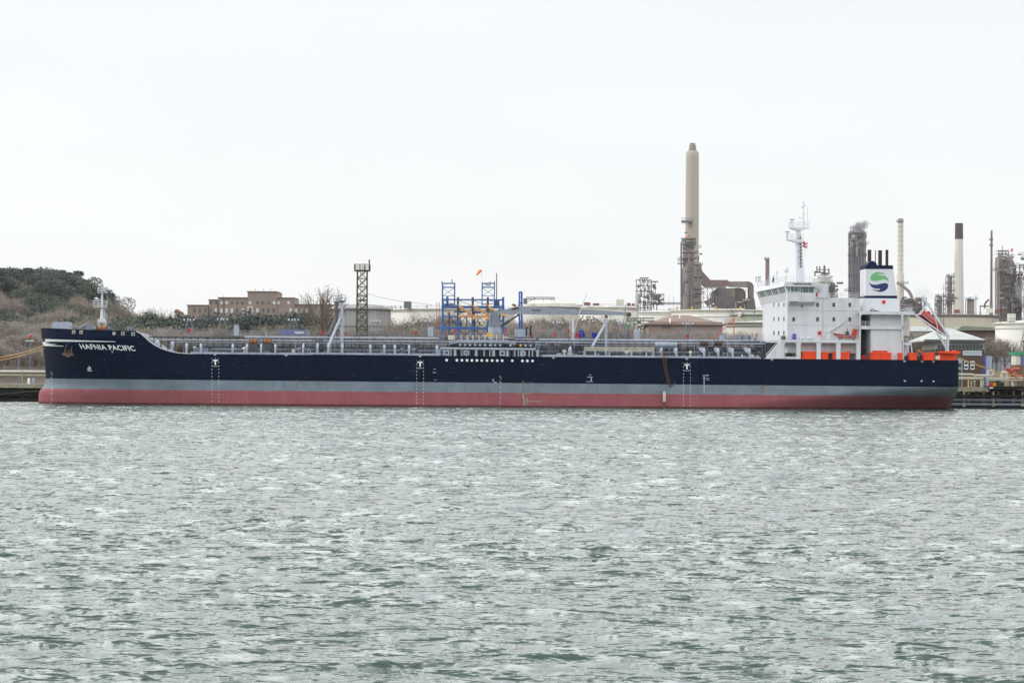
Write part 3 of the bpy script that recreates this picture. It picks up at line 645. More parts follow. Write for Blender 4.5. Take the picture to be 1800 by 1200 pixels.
lo = S(1167, 622, -.2); ld = thing('rope_ladder', lo, 'brown rope pilot ladder hanging down the navy hull side, its foot pulled sideways', 'ladder', ship=True)
M_rope = mat('ladder_rope', (112, 84, 56), .9, .2, 5.)
lp = [(1166.5, 612), (1167.5, 624), (1169, 640), (1171.5, 655), (1175, 668), (1178.5, 679.5), (1183, 676.5), (1187, 671)]
m = MB()
for s in (-2.3, 2.3): m.path([S(x + s * (1 if i < 5 else .5), y, -.12) for i, (x, y) in enumerate(lp)], .05, 4)
m.obj('side_rope', M_rope, ld); m = MB()
for i in range(30):
    k = i / 29 * 5; j = min(4, int(k)); x = lp[j][0] + (lp[j + 1][0] - lp[j][0]) * (k - j); y = lp[j][1] + (lp[j + 1][1] - lp[j][1]) * (k - j); w_ = 2.4 if i % 8 else 4.5
    m.tube(S(x - w_, y, -.14), S(x + w_, y, -.14), .05, n=4)
m.obj('rung', mat('ladder_wood', (92, 64, 46), .8, .2, 5.), ld)
# barrels
for i, (x, y, k) in enumerate(((1019.5, 589, 'standing beside the red box by the white davit'), (1025.5, 588.5, 'on the tanker deck, second right of the white davit'), (1042.5, 589, 'nearest the braced grey deck post, on the left of its pair'), (1047.5, 589, 'nearest the braced grey deck post, on the right of its pair'), (1304, 593.8, 'leftmost of three on the catwalk before the white superstructure'), (1317, 594, 'middle of three on the catwalk before the white superstructure'), (1327.5, 596, 'rightmost of three on the catwalk before the white superstructure'))):
    c = S(x, y + 4.6, VC - 1.6 if x < 1100 else VC + .8); hh = 1.0 if x < 1320 else .75; m = MB()
    m.lathe(c, [(.28, 0), (.3, .03), (.29, hh * .3), (.31, hh * .33), (.29, hh * .36), (.29, hh * .64), (.31, hh * .67), (.29, hh * .7), (.3, hh - .03), (.27, hh)], 14)
    o = m.obj('barrel', M_blue, org=c, ship=True, label='blue barrel ' + k, cat='barrel', group='blue barrels on the tanker deck')
m = MB(); c = S(1014, 593.6, VC - 1.4); m.box(c - Vector((.25, .25, 0)), c + Vector((.25, .25, .95))); m.box(c + Vector((-.28, -.28, .95)), c + Vector((.28, .28, 1.03))); m.obj('locker', M_red, org=c, ship=True, label='small red upright locker on the deck left of the blue barrels', cat='locker')
m = MB(); c = S(1021.5, 584, VC - 1.5); m.lathe(c, [(.6, 0), (.62, .25), (.3, .5)], 12); m.obj('barrel_cover', M_blue, ship)
m = MB(); c = S(1104.3, 573, 12); m.tube(S(1104.3, 598, 12), c, .05, n=4); o = m.obj('compass_post', M_black, ship); m = MB(); m.lathe(c, [(.08, -.5), (.2, -.3), (.32, .1), (.32, .35), (.1, .45)], 10); m.obj('post_cap', mat('green_paint', (60, 150, 100), .5), o)
# walkway rack before the house
m = MB()
for x0, x1, y0, y1 in ((1266, 1272, 589, 597),): sb(m, x0, x1, y0, y1, VC - 1, VC)
m.obj('cabinet', M_lgrey, ship); m = MB(); p = S(1272, 597.5, VC - 1); q = S(1334, 598.2, VC - 1); m.rail(p, q, 1.0, 3, 1.2, .05); m.obj('rack_railing', M_lgrey, ship)
m = MB(); sb(m, 1305, 1336, 599.5, 603, 8, 12); sb(m, 1330, 1341, 603, 624, 9, 12); sb(m, 1340, 1375, 602, 629, 10, 14); m.obj('pump_room_front', M_dgrey, ship)
# bow: mast, winches, platform
bm = None
vB = 14.0
m = MB(); stube(m, 178.8, 561, 179.2, 541, vB, .36, .27, 12); stube(m, 179.2, 541, 179.6, 515, vB, .27, .2, 12); bm = m.obj('fore_mast', M_white, ship, smooth=True)
m = MB(); a = S(171.5, 578, vB); b = S(186, 565.5, vB)
for x in (172, 184.5): sb(m, x, x + 1.6, 563.5, 578, vB - .7, vB - .5); sb(m, x, x + 1.6, 563.5, 578, vB + .5, vB + .7)
spr(m, ((171.5, 567), (186.2, 567), (186, 563), (181.5, 559.5), (175.5, 559.5), (171.5, 563)), vB - .7, vB + .7); m.obj('mast_base', M_white, bm)
for (x0, x1, y, h) in ((164.5, 186.5, 538.7, 1.15), (171.5, 185, 513.5, .95)):
    m = MB(); a = S(x0, y, vB - .6); b = S(x1, y, vB - .6); m.box((a.x, vB - .7, a.z - .12), (b.x, vB + .7, a.z)); o = m.obj('mast_platform', M_white, bm); m = MB()
    for v in (vB - .65, vB + .65): m.rail((a.x, v, a.z), (b.x, v, a.z), h, 3, .8, .04)
    for u in (a.x, b.x): m.rail((u, vB - .65, a.z), (u, vB + .65, a.z), h, 3, .8, .04)
    m.obj('railing', M_white, o)
m = MB(); stube(m, 178.5, 513, 178, 494.5, vB, .09, .05); stube(m, 169.5, 502, 178, 501.5, vB, .05, n=4); stube(m, 169.5, 502, 169.5, 499.5, vB, .05, n=4); stube(m, 174, 512, 174, 499.5, vB, .07); stube(m, 183, 512, 183, 505, vB, .22, n=6)
for x, y in ((178, 496), (174.5, 500.5), (179.5, 497)): m.ball(S(x, y, vB), .14)
m.path([S(188, 503, vB), S(188.3, 543, vB)], .03, 4); stube(m, 185.5, 505, 188, 503.5, vB, .04, n=4); m.obj('mast_top_pole', M_white, bm)
m = MB(); c = S(170, 525, vB - .4); m.lathe(c, [(.12, -.25), (.35, 0), (.12, .3)], 8); stube(m, 166, 524, 176, 526.5, vB - .4, .16, .08); m.obj('foghorn', M_white, bm)
m = MB(); m.rail(S(183.5, 561.5, vB), S(187.8, 561.5, vB), 1.3, 3, .5, .045); stube(m, 183, 560, 182.8, 540, vB, .03, n=4); stube(m, 184.4, 560, 184.2, 540, vB, .03, n=4)
for k in range(14): stube(m, 183, 559 - k * 1.4, 184.4, 559 - k * 1.4, vB, .025, n=4)
m.obj('mast_ladder', M_white, bm)
m = MB(); stube(m, 171, 530, 130, 573, vB, .02, n=3); stube(m, 187, 530, 215, 578, vB, .02, n=3); m.obj('mast_stay', M_dgrey, bm)
def bow_winch(x0, x1, y, r, v, mt):
    a = S(x0, y, v); b = S(x1, y, v); m = MB(); m.tube(a, b, r * .8, n=14); o = m.obj('mooring_winch', mt, ship); m = MB()
    for k in (0, .5, .97): c = a.lerp(b, k); m.tube(c, c + Vector((.14, 0, 0)), r * 1.12, n=16)
    m.obj('winch_flange', M_dgrey, o)
    m = MB(); m.box((a.x - .2, v - .7, S(x0, 590, v).z), (b.x + .2, v + .7, a.z - r * .6)); m.obj('winch_bed', M_mgrey, o)
bow_winch(171, 187, 576.8, .62, 7, M_woran); bow_winch(188.5, 195, 577.8, .55, 9, M_lgrey); bow_winch(222, 234, 580, .8, 9, M_mgrey); bow_winch(161, 169, 577.5, .45, 6, M_lgrey)
m = MB(); m.path([S(140, 577, 10), S(150, 571.5, 10), S(156, 568.5, 10)], .3, 8); c = S(156.5, 573.5, 10); m.tube(c - Vector((0, .5, 0)), c + Vector((0, .5, 0)), .65, n=16); m.path([S(124, 574.3, 9), S(136, 575.5, 9), S(140, 577, 9)], .12, 6); m.obj('windlass', M_mgrey, ship)
m = MB(); a = S(71.5, 577.5, 16.5); b = S(80, 577.6, 14); m.rail(a, b, 1.1, 3, .8, .035); m.obj('bow_railing', M_mgrey, ship)
# anchor
ao = onhull(118, 607, .2); an = thing('anchor', ao, 'rusty brown stockless anchor housed against the navy bow below the white stripe', 'anchor', ship=True)
def ap(x, y, e=.35): p = onhull(x, y, e); return p
m = MB(); m.path([ap(122, 608, .2), ap(121, 616, .45), ap(120, 621, .5)], .22, 8); m.obj('shank', M_rust, an)
for s, xx in ((-1, 114), (1, 126.5)):
    m = MB(); b0 = ap(119.5 + s * 3, 622, .5); tip = ap(xx + s * .0 + (1.5 if s < 0 else 0), 606, .45)
    bl = ap(119.5 + s * 8.5, 622.5, .45); n_ = Vector((0, -.28, 0))
    A = [b0, bl, ap(xx - (0 if s < 0 else 0), 614, .45), tip]
    m.add(A + [p + n_ for p in A], [(0, 1, 2, 3), (7, 6, 5, 4), (0, 4, 5, 1), (1, 5, 6, 2), (2, 6, 7, 3), (3, 7, 4, 0)]); m.obj('fluke', M_rust, an)
m = MB(); p = ap(111, 622.5, .5); q = ap(129, 623.5, .5); m.tube(p, q, .32, n=8); m.tube(ap(116, 625, .6), ap(124, 626, .6), .3, n=8); m.obj('crown', M_rust, an)
m = MB(); c = onhull(120, 607, .0); 
for i in range(14):
    t0 = math.pi * i / 13; a = onhull(120 + 8.5 * math.cos(t0), 611 - 7.5 * math.sin(t0), .12); t1_ = math.pi * (i + 1) / 13; b = onhull(120 + 8.5 * math.cos(t1_), 611 - 7.5 * math.sin(t1_), .12)
    if i < 13: m.tube(a, b, .12, n=5)
c = onhull(120, 609.5, .16); m.ball(c, .62); m.obj('hawse_pipe', M_navy, ship)
# ---------------- accommodation ----------------
acc = None
VF = 31.0
m = MB(); fr = S(1384, 560, 2.5).x; af = S(1511.5, 560, 2.5).x; zt = S(1450, 523.5, 2.5).z; z0 = S(1450, 599, 2.5).z; dz = dk(fr)
m.box((fr, 2.5, z0 - 2.5), (af, VF - 2, zt)); acc = m.obj('accommodation_block', M_white, ship)
def window(x, y, w_, h, v, par, glass=M_glass, rim=True):
    c = S(x, y, v); a = w_ / 17.4; b = h / 17.4
    m = MB(); m.box((c.x - a, v - .03, c.z - b), (c.x + a, v + .05, c.z + b)); o = m.obj('window', glass, par)
    if rim:
        m = MB()
        for q in (((c.x - a - .07, v - .07, c.z - b - .07), (c.x - a, v + .02, c.z + b + .07)), ((c.x + a, v - .07, c.z - b - .07), (c.x + a + .07, v + .02, c.z + b + .07)), ((c.x - a, v - .07, c.z - b - .07), (c.x + a, v + .02, c.z - b)), ((c.x - a, v - .07, c.z + b), (c.x + a, v + .02, c.z + b + .07))): m.box(*q)
        m.obj('frame', M_cream, o)
for x in (1409.5, 1437, 1465.5, 1493.7): window(x, 535.5, 4.6, 7, 2.5, acc)
for x in (1395, 1437, 1465.5, 1493.7): window(x, 561, 4.6, 7, 2.5, acc)
for x, y0, y1 in ((1437.5, 540, 549), (1410.5, 540, 545), (1494.5, 566, 572), (1447, 566, 580), (1466, 541, 545), (1421, 526, 533), (1480, 524, 531), (1503, 524, 536)):
    m = MB(); p = S(x - .7, y1, 2.5); q = S(x + .7, y0, 2.5); m.add([(p.x + .03, 2.47, p.z), (q.x - .05, 2.47, p.z + .1), (q.x, 2.47, q.z), (p.x, 2.47, q.z)], [(0, 1, 2, 3)]); m.obj('rust_streak', mat('faint_rust_run', (196, 180, 158), .7, .1, 2.), acc)
# windows on front face, at (v, z)
def fwin(v, z, wv, h, u, par, glass=M_glass):
    m = MB(); m.box((u - .04, v - wv / 2, z - h / 2), (u + .05, v + wv / 2, z + h / 2)); return m.obj('window', glass, par)
for y in (535.5, 560.5, 585):
    for x in (1360.5, 1369, 1378):
        # solve v on the front plane
        lo_, hi_ = 2.5, 30
        for _ in range(30):
            mid = (lo_ + hi_) / 2
            if S(x, y, mid).x < fr: lo_ = mid
            else: hi_ = mid
        v = (lo_ + hi_) / 2; fwin(v, S(x, y, v).z, 1.25, .82, fr, acc)
m = MB()
for z in (zt - 2.6, zt - 5.6): m.box((fr - .02, 2.45, z), (af, 2.5, z + .05))
m.box((S(1446, 560, 2.5).x, 2.44, z0), (S(1446, 560, 2.5).x + .06, 2.5, zt)); m.obj('weld_seam', M_lgrey, acc)
# lower white house (poop front) with big side openings
lw = MB(); yD = 599.0
def openbar(x0, x1, y0, y1, v0=.35, v1=1.0): sb(lw, x0, x1, y0, y1, v0, v1)
zb = lambda x: 630.6 + (x - 1380) * .0078
m = lw
spr(m, ((1346.5, 629.5), (1371, 600.3), (1377.5, 600.3), (1379, 603), (1379, 627), (1383, 630.5)), .35, 1.0)
sb(m, 1371, 1512, 598.2, 601.8, .35, 1.0)
for x0, x1 in ((1400, 1407.5), (1435.5, 1443), (1470, 1477.5), (1505.5, 1512)): sb(m, x0, x1, 601.8, zb(x0) + .6, .35, 1.0)
sb(m, 1379, 1400, 627, zb(1379) + .5, .35, 1.0)
for x0, x1 in ((1379, 1400), (1407.5, 1435.5), (1443, 1470), (1477.5, 1505.5)):      # rounded corners
    for a, s in ((x0, 1), (x1, -1)): spr(m, ((a, 601.6), (a + s * 3.6, 601.6), (a + s * 1.2, 602.9), (a, 605.6)), .36, .99)
# give width for boundary pieces
low = m.obj('side_screen', M_white, ship)
m = MB(); a = S(1371, 600, 1); b = S(1512, 600, 1); m.box((a.x, .3, b.z - .25), (b.x, VF + .7, b.z + .02)); m.obj('boat_deck', M_white, ship)
m = MB(); sb(m, 1379, 1512, 600, 631.5, 5.0, 26); m.obj('lower_deckhouse', mat('off_white_wall', (205, 204, 200), .6, .08, .7, dirt=(150, 135, 115), dirt_amt=.5, streak=True), ship)
m = MB(); p = S(1374, 598.5, .5); q = S(1512, 599.2, .5); m.rail(p, q, 1.05, 3, 1.6, .03); m.obj('boat_deck_railing', M_white, ship)
m = MB()        # inclined stairs
for s in (0, .8): m.tube(S(1346.5, 623, 1.4 + s), S(1373, 594, 1.4 + s), .07, n=4); m.tube(S(1348.5, 626, 1.4 + s), S(1373, 600.5, 1.4 + s), .09, n=4)
for i in range(14): k = i / 13; c = S(1349 + 24 * k, 625.5 - 25 * k, 1.4); m.box((c.x - .18, 1.4, c.z - .03), (c.x + .18, 2.2, c.z + .03))
for i in range(6): k = i / 5; m.tube(S(1348 + 24 * k, 624.5 - 25 * k, 1.4), S(1347.5 + 24 * k, 621 - 25 * k, 1.4), .04, n=4)
m.obj('stair', M_white, ship)
# front lower ledge of house (monkey platform over cargo deck)
m = MB(); c = S(1352, 597, 14); m.box((fr - 1.6, 3, c.z - .3), (fr + .2, VF - 3, c.z)); m.rail((fr - 1.5, 3.2, c.z), (fr - 1.5, VF - 3.2, c.z), 1.05, 3, 1.5, .04); m.rail((fr - 1.5, 3.2, c.z), (fr, 3.2, c.z), 1.05, 3, .8, .04); m.obj('front_platform', M_white, acc)
m = MB(); m.box((S(1372, 590, 2.6).x, 1.6, S(1372, 597.4, 2).z), (S(1380.5, 590, 2).x, 2.3, S(1372, 590.2, 2).z)); m.obj('black_cabinet', M_black, ship)
# bridge
br_f = S(1381.5, 510, .9).x; br_a = S(1434, 510, .9).x; zr0 = S(1400, 495.5, .9).z; zw1 = S(1400, 503.8, .9).z; zw0 = S(1400, 514.2, .9).z; zb0 = S(1400, 527, .9).z
m = MB()
m.prism([(br_f + .6, zb0), (br_a, zb0), (br_a, zw0), (br_f + .1, zw0)], .9, VF + .1)       # bulwark level
bridge = m.obj('wheelhouse', M_white, ship)
m = MB(); m.prism([(br_f - .25, zr0), (br_a + .6, zr0), (br_a + .2, zw1), (br_f - .55, zw1)], .6, VF + .4); roof = m.obj('bridge_roof', M_white, bridge)
m = MB(); m.prism([(br_f + .15, zw0), (br_a - .5, zw0), (br_a - .3, zw1), (br_f - .2, zw1)], 1.2, VF - .2); m.obj('window_band', M_gglass, bridge)
m = MB()          # mullions
nv = 17
for i in range(nv + 1):
    v = 1.15 + (VF - .3 - 1.15) * i / nv; w2 = .13 if i % 4 else .4
    m.prism([(br_f - .02 + .1, zw0), (br_f + .3, zw0), (br_f - .05, zw1), (br_f - .32, zw1)], v - w2, v + w2)
for x, w2 in ((1384.5, 1.4), (1389, 1.2), (1397, .5), (1403, .6), (1406.5, 1.), (1411, .5), (1421.5, .5), (1431.5, 2.)):
    a = S(x, 509, 1.1).x; m.box((a - w2 / 17, 1.05, zw0), (a + w2 / 17, 1.25, zw1))
m.obj('mullion', M_white, bridge)
m = MB(); a = S(1383.5, 514, .0).x; b = S(1406, 514, 0).x; m.box((a, -.1, zb0 - .35), (b, .9, zw0 + .0)); m.box((a - .15, -.2, zw0), (b + .1, .1, zw0 + .12)); m.obj('bridge_wing', M_white, bridge)
m = MB(); m.prism([(br_f + .6, zb0), (br_a, zb0), (br_a, zb0 - .3), (fr + .1, zb0 - .55)], .92, VF + .05)
m.prism([(.92, zb0 - .3), (2.5, zb0 - 1.1), (2.5, zb0 - .3)], fr + .3, br_a - .1, 'u'); m.obj('wing_underside', M_white, bridge)
m = MB()
for q in ((br_f - .1, .8, br_a + .4, .8), (br_f - .1, VF + .2, br_a + .4, VF + .2), (br_f - .1, .8, br_f - .1, VF + .2)): m.rail((q[0], q[1], zr0), (q[2], q[3], zr0), 1.15, 3, 1.5, .035)
m.obj('roof_railing', M_white, roof)
v, f = textmesh('HAFNIA PACIFIC', .03); p = S(1395, 500.8, .55); q = S(1427.5, 497.2, .55); m = MB(); m.add([(p.x + a * (q.x - p.x), .5 + .0 * b, p.z + b * (q.z - p.z)) for a, b in v], f); m.obj('bridge_name', M_black, bridge)
# white block aft of bridge
m = MB(); sb(m, 1430, 1456.5, 499.5, 523.6, 2.3, 24); blk = m.obj('chart_room_block', M_white, ship)
m = MB(); c = S(1435, 517.5, 2.25); m.box((c.x - .25, 2.18, c.z - .35), (c.x + .25, 2.3, c.z + .35)); m.obj('fire_locker', M_red, blk)
v, f = textmesh('SAFETY FIRST', .02); p = S(1435.3, 509, 2.25); m = MB()
for k in range(9): t = math.pi * (k + .5) / 9; c = p + Vector((.45 - .55 * math.cos(t), 0, -.1 + .25 * math.sin(t))); m.box((c.x - .03, 2.24, c.z - .06), (c.x + .03, 2.3, c.z + .06))
m.box((p.x + .25, 2.24, p.z - .5), (p.x + .65, 2.3, p.z - .2)); m.obj('safety_mark', mat('green_marking', (70, 130, 110), .5), blk)
m = MB(); p = S(1431, 499.5, 2.5); q = S(1463, 499.5, 2.5); m.rail(p, q, 1.0, 3, 1.3, .035); p = S(1457, 523.5, 2.7); q = S(1517, 524, 2.7); m.rail(p, q, 1.0, 3, 1.5, .035); m.rail(p + Vector((0, 8, 0)), q + Vector((0, 8, 0)), 1.0, 3, 1.5, .035)
m.obj('deck_railing', M_white, ship)
m = MB(); sb(m, 1428, 1437, 489, 496, 8, 10); m.obj('roof_locker', M_white, ship)
# radar mast
vM = 14
m = MB(); spr(m, ((1399, 495), (1414.5, 495), (1407.3, 403), (1401.2, 403)), vM - .6, vM + .6); mast = m.obj('radar_mast', M_white, ship)
for x0, x1, y, xt, ym in ((1383, 1410.5, 422, 1399.5, 426.5), (1387.5, 1422, 401, 1398, 404.5)):
    m = MB(); a = S(x0, y, vM); b = S(x1, y, vM); a2 = S(xt, ym, vM); b2 = S(1409, ym, vM)
    m.prism([(a.x, a.z), (a.x, a.z + .12), (b.x, a.z + .12), (b.x, a.z), (b2.x, a2.z), (a2.x, a2.z)], vM - .9, vM + .9); o = m.obj('mast_platform', M_white, mast); m = MB()
    for v in (vM - .9, vM + .9): m.rail((a.x, v, a.z + .12), (b.x, v, a.z + .12), 1.1, 3, 1.0, .03)
    m.rail((a.x, vM - .9, a.z + .12), (a.x, vM + .9, a.z + .12), 1.1, 3, .9, .03); m.obj('railing', M_white, o)
for x, y, yb in ((1384, 407.5, 421), (1392.2, 386, 400)):
    m = MB(); stube(m, x, yb, x, yb - 8, vM, .2, .14); c = S(x, y + 4, vM); m.box(c - Vector((.28, .28, .1)), c + Vector((.28, .28, .4))); o = m.obj('radar_pedestal', M_white, mast); m = MB(); c = S(x, y, vM); m.box(c - Vector((.5, .12, .08)), c + Vector((.5, .12, .12))); m.obj('radar_scanner', M_lgrey, o)
m = MB(); stube(m, 1412.5, 401, 1412.3, 355, vM, .13, .06); stube(m, 1419.5, 401, 1419.5, 365, vM, .05, n=4)
for k in range(5): stube(m, 1413, 370 + k * 6, 1419.5, 369 + k * 6, vM, .03, n=4)
stube(m, 1405, 383, 1412.5, 384, vM, .08, n=5); stube(m, 1405, 383, 1405, 380, vM, .09, n=5); stube(m, 1396, 399, 1412, 388, vM, .05, n=4); stube(m, 1420, 398, 1424, 384, vM, .04, n=4); stube(m, 1412.5, 388, 1417, 400, vM, .04, n=4)
for x, y in ((1412.4, 355.5), (1410, 364), (1412, 375), (1414.5, 361)): m.ball(S(x, y, vM), .2)
m.obj('signal_pole', M_white, mast)
m = MB()
for k in range(10): y = 418 + k * 5.5; x = 1407.5 + k * .05; stube(m, x - 5 + (k % 2) * 3, y + 2, x - .5, y, vM - .8, .05, n=4); c = S(x, y, vM - .8); m.box(c - Vector((.13, .08, .2)), c + Vector((.13, .08, .2)))
m.obj('mast_lantern', M_dgrey, mast)
m = MB()
for a, b in (((1399, 432), (1386, 470)), ((1411, 425), (1425, 492)), ((1413, 435), (1433, 487)), ((1410, 425), (1415, 493)), ((1412, 402), (1414, 480))): m.tube(S(*a, vM), S(*b, vM - 3), .015, n=3)
m.obj('rigging_wire', M_lgrey, mast)
m = MB(); a = S(1410.3, 433, vM - 1); 
G = [[a + Vector((.28 * i, .1 * math.sin(i * 1.6), 1.3 - .14 * i - .33 * j)) for i in range(5)] for j in range(5)]
for j in range(4):
    for i in range(4): m.mi = 0 if (i + j) % 2 else (1 if i == 1 else 2); m.add([G[j][i], G[j][i + 1], G[j + 1][i + 1], G[j + 1][i]], [(0, 1, 2, 3)])
m.obj('signal_flag', [mat('flag_red', (190, 50, 60), .8), mat('flag_blue', (60, 60, 130), .8), mat('flag_white', (225, 225, 228), .8)], org=G[0][0], ship=True, label='small red, white and blue flag flying beside the white radar mast', cat='flag')
for x, y, r, yb in ((1382.3, 473, 4.6, 494), (1365.8, 477.5, 2.2, 494), (1362, 481, .1, 494)):
    m = MB(); c = S(x, y, 8); stube(m, x, yb, x, y + r, 8, .1 if r > 1 else .05); rr = r / 8.8
    if r > 1: m.lathe(c, [(rr * .55, -rr * 1.25), (rr * .95, -rr * .8), (rr, 0), (rr * .85, rr * .55), (rr * .5, rr * .9), (.02, rr)], 16)
    m.obj('satellite_dome', M_white, ship, smooth=True)
m = MB()
for x, y in ((1333, 487), (1336, 487), (1352, 484), (1360, 486), (1329, 488)): stube(m, x, 496, x, y, 16, .1, n=5); c = S(x, y, 16); m.box(c - Vector((.2, .1, .0)), c + Vector((.2, .1, .15)))
m.obj('roof_lantern', M_lgrey, ship)
m = MB(); sb(m, 1358.5, 1360.5, 488, 496, 9, 9.5); m.obj('magnetic_compass', M_dgrey, ship)
# funnel
vf0, vf1 = 9.0, 14.0
m = MB(); spr(m, ((1521.7, 466.3), (1569.3, 466.3), (1577.3, 524.4), (1521.7, 524.4)), vf0, vf1)
fun = m.obj('funnel', M_white, ship)
m = MB(); 
for pts in (((1521.6, 466.2), (1569.4, 466.2), (1570.4, 472.8), (1521.6, 472.8)), ((1521.6, 519.6), (1576.8, 519.6), (1577.4, 524.6), (1521.6, 524.6))): spr(m, pts, vf0 - .03, vf1 + .03)
m.obj('navy_band', M_navy, fun)
m = MB(); c = S(1533.5, 467, vf0 + .3); m.prism([(c.x + 1.0 * math.cos(math.pi * k / 10), c.z + 1.0 * math.sin(math.pi * k / 10)) for k in range(11)], vf0 + .3, vf1 - .3); m.obj('funnel_dome', M_navy, fun)
M_pipe = mat('sooty_pipe', (62, 46, 40), .7, .25, 1.5)
for x, y, w_, v in ((1528.3, 439.5, 7, 12.5), (1538.7, 440.3, 1.6, 11.5), (1547, 440.5, 7.2, 11), (1559, 439.5, 5.4, 11)):
    m = MB(); p = S(x, 467, v); q = S(x, y, v); r = w_ / 17.4; m.tube(p, q, r, n=14); o = m.obj('exhaust_pipe', M_pipe, fun); m = MB(); m.tube(q - Vector((0, 0, .15)), q + Vector((0, 0, .04)), r * 1.06, n=14); m.obj('pipe_lip', M_black, o)
def px8(L): return [(1480 + a / 8, 370 + b / 8) for a, b in L]
GR = px8([(398, 955), (401, 932), (410, 912), (424, 898), (440, 885), (460, 874), (480, 868), (505, 864), (530, 865), (553, 871), (575, 878), (597, 890), (615, 903), (592, 897), (570, 893), (548, 889), (530, 888), (517, 891), (510, 898), (509, 906), (512, 910), (535, 910), (560, 912), (588, 915), (610, 922), (627, 934), (640, 950), (650, 966), (655, 985), (658, 998), (655, 1005), (648, 993), (640, 985), (626, 976), (610, 970), (585, 967), (560, 970), (535, 976), (510, 985), (490, 989), (470, 990), (450, 990), (430, 987), (415, 982), (405, 973)])
BL = px8([(383, 1003), (390, 1017), (400, 1028), (414, 1036), (430, 1040), (455, 1043), (480, 1043), (510, 1038), (540, 1030), (565, 1024), (590, 1020), (614, 1020), (630, 1025), (642, 1033), (649, 1046), (649, 1063), (645, 1080), (635, 1098), (620, 1115), (604, 1126), (585, 1135), (565, 1141), (545, 1144), (522, 1142), (500, 1138), (475, 1130), (450, 1120), (436, 1112), (425, 1103), (442, 1110), (460, 1115), (485, 1119), (510, 1120), (525, 1119), (534, 1114), (537, 1106), (533, 1101), (517, 1099), (500, 1098), (475, 1095), (450, 1090), (430, 1082), (415, 1070), (401, 1056), (392, 1040), (386, 1022)])
for pts, mt, nm in ((GR, mat('logo_green', (106, 172, 114), .5, .03), 'green_emblem'), (BL, mat('logo_blue', (26, 46, 98), .5, .03), 'blue_emblem')):
    m = MB(); m.prism([(S(x, y, vf0).x, S(x, y, vf0).z) for x, y in pts], vf0 - .05, vf0 - .01); m.obj(nm, mt, fun)
# aft tower below funnel
M_shell = mat('off_white_wall', (205, 204, 200))
m = MB(); sb(m, 1517, 1581.5, 524.6, 552, 7.5, 22); ft = m.obj('funnel_casing', M_white, ship)
m = MB(); c = S(1553.3, 530.8, 7.45); m.tube(c, c - Vector((0, .12, 0)), .5, n=20); o = m.obj('round_vent', M_white, ft); m = MB(); m.tube(c - Vector((0, .12, 0)), c - Vector((0, .16, 0)), .4, n=20); m.obj('vent_cover', M_red, o)
m = MB(); sb(m, 1511, 1608, 547.8, 552.2, .8, 24); aft = m.obj('funnel_deck', M_white, ship); m = MB(); m.rail(S(1512, 547.8, 1), S(1606, 548.4, 1), 1.0, 3, 1.3, .035); m.rail(S(1606, 548.4, 1), S(1606, 548.4, 1) + Vector((0, 20, 0)), 1.0, 3, 1.3, .035); m.obj('railing', M_white, aft)
m = MB(); c = S(1537, 546.5, 1.3); m.path([S(1528, 546, 1.3), S(1534, 542.5, 1.3), S(1538, 546, 1.3), S(1546, 547, 1.3)], .08, 5); m.box(c - Vector((.8, 0, .2)), c + Vector((.4, .4, .15))); m.obj('pipe_coupling', M_rust, ship)
m = MB(); sb(m, 1511, 1588, 573.3, 578.2, .8, 20); mid = m.obj('middle_deck', M_white, ship); m = MB(); m.rail(S(1512.5, 573.3, .9), S(1530, 573.4, .9), 1.0, 3, 1.2, .04); m.rail(S(1532, 573.4, .9), S(1583, 573.8, .9), 1.0, 3, 1.2, .03); m.obj('railing', M_white, mid)
m = MB(); sb(m, 1511, 1513.3, 552, 632, .8, 1.4); sb(m, 1584.8, 1588, 552, 600, .8, 1.6); sb(m, 1587, 1588.5, 600, 632, .8, 1.6)
for a, s in ((1513, 1), (1585, -1)): spr(m, ((a, 552), (a + s * 4, 552), (a + s * 1.3, 553.6), (a, 556.5)), .82, 1.55)
m.obj('aft_pillar', M_white, ship)
m = MB(); sb(m, 1530.5, 1585.5, 578, 632.5, 1.2, 20); m.obj('engine_casing', M_white, ship)
m = MB(); sb(m, 1530.5, 1585, 552, 574, 3.0, 20); m.obj('upper_casing', M_white, ship)
m = MB(); sb(m, 1513, 1531, 552, 632.5, 8.0, 20); rec = m.obj('shaded_recess_bulkhead', M_black, ship); m = MB()  # bulkhead in black, the shade of the opening put into its colour
for x in (1516, 1519, 1525, 1528.5): stube(m, x, 632, x, 580, 5, .1, n=5)
for x in (1516, 1522, 1527): stube(m, x, 573, x, 555, 5, .12, n=5)
for y in (585, 594, 604, 615, 625): stube(m, 1513, y, 1531, y, 5.5, .06, n=5)
m.obj('recess_pipework', M_dgrey, ship)
m = MB(); c = S(1523.3, 580.5, 3.5); m.lathe(c, [(.3, -.05), (.34, .1), (.2, .22)], 12); m.obj('deck_lamp', M_cream, ship)
m = MB(); sb(m, 1588, 1599, 552, 590, 6, 18); m.obj('aft_casing', M_shell, ship)
m = MB(); sb(m, 1587.5, 1602.5, 602.5, 606, 1.2, 14); pl = m.obj('aft_platform', M_white, ship); m = MB(); m.rail(S(1588, 602.5, 1.3), S(1602, 602.6, 1.3), .9, 3, .8, .04); m.obj('railing', M_white, pl); m = MB(); stube(m, 1601.5, 606, 1603.5, 622, 1.4, .12); sb(m, 1587.5, 1598, 606, 628, 5, 12); m.obj('platform_leg', M_white, pl)
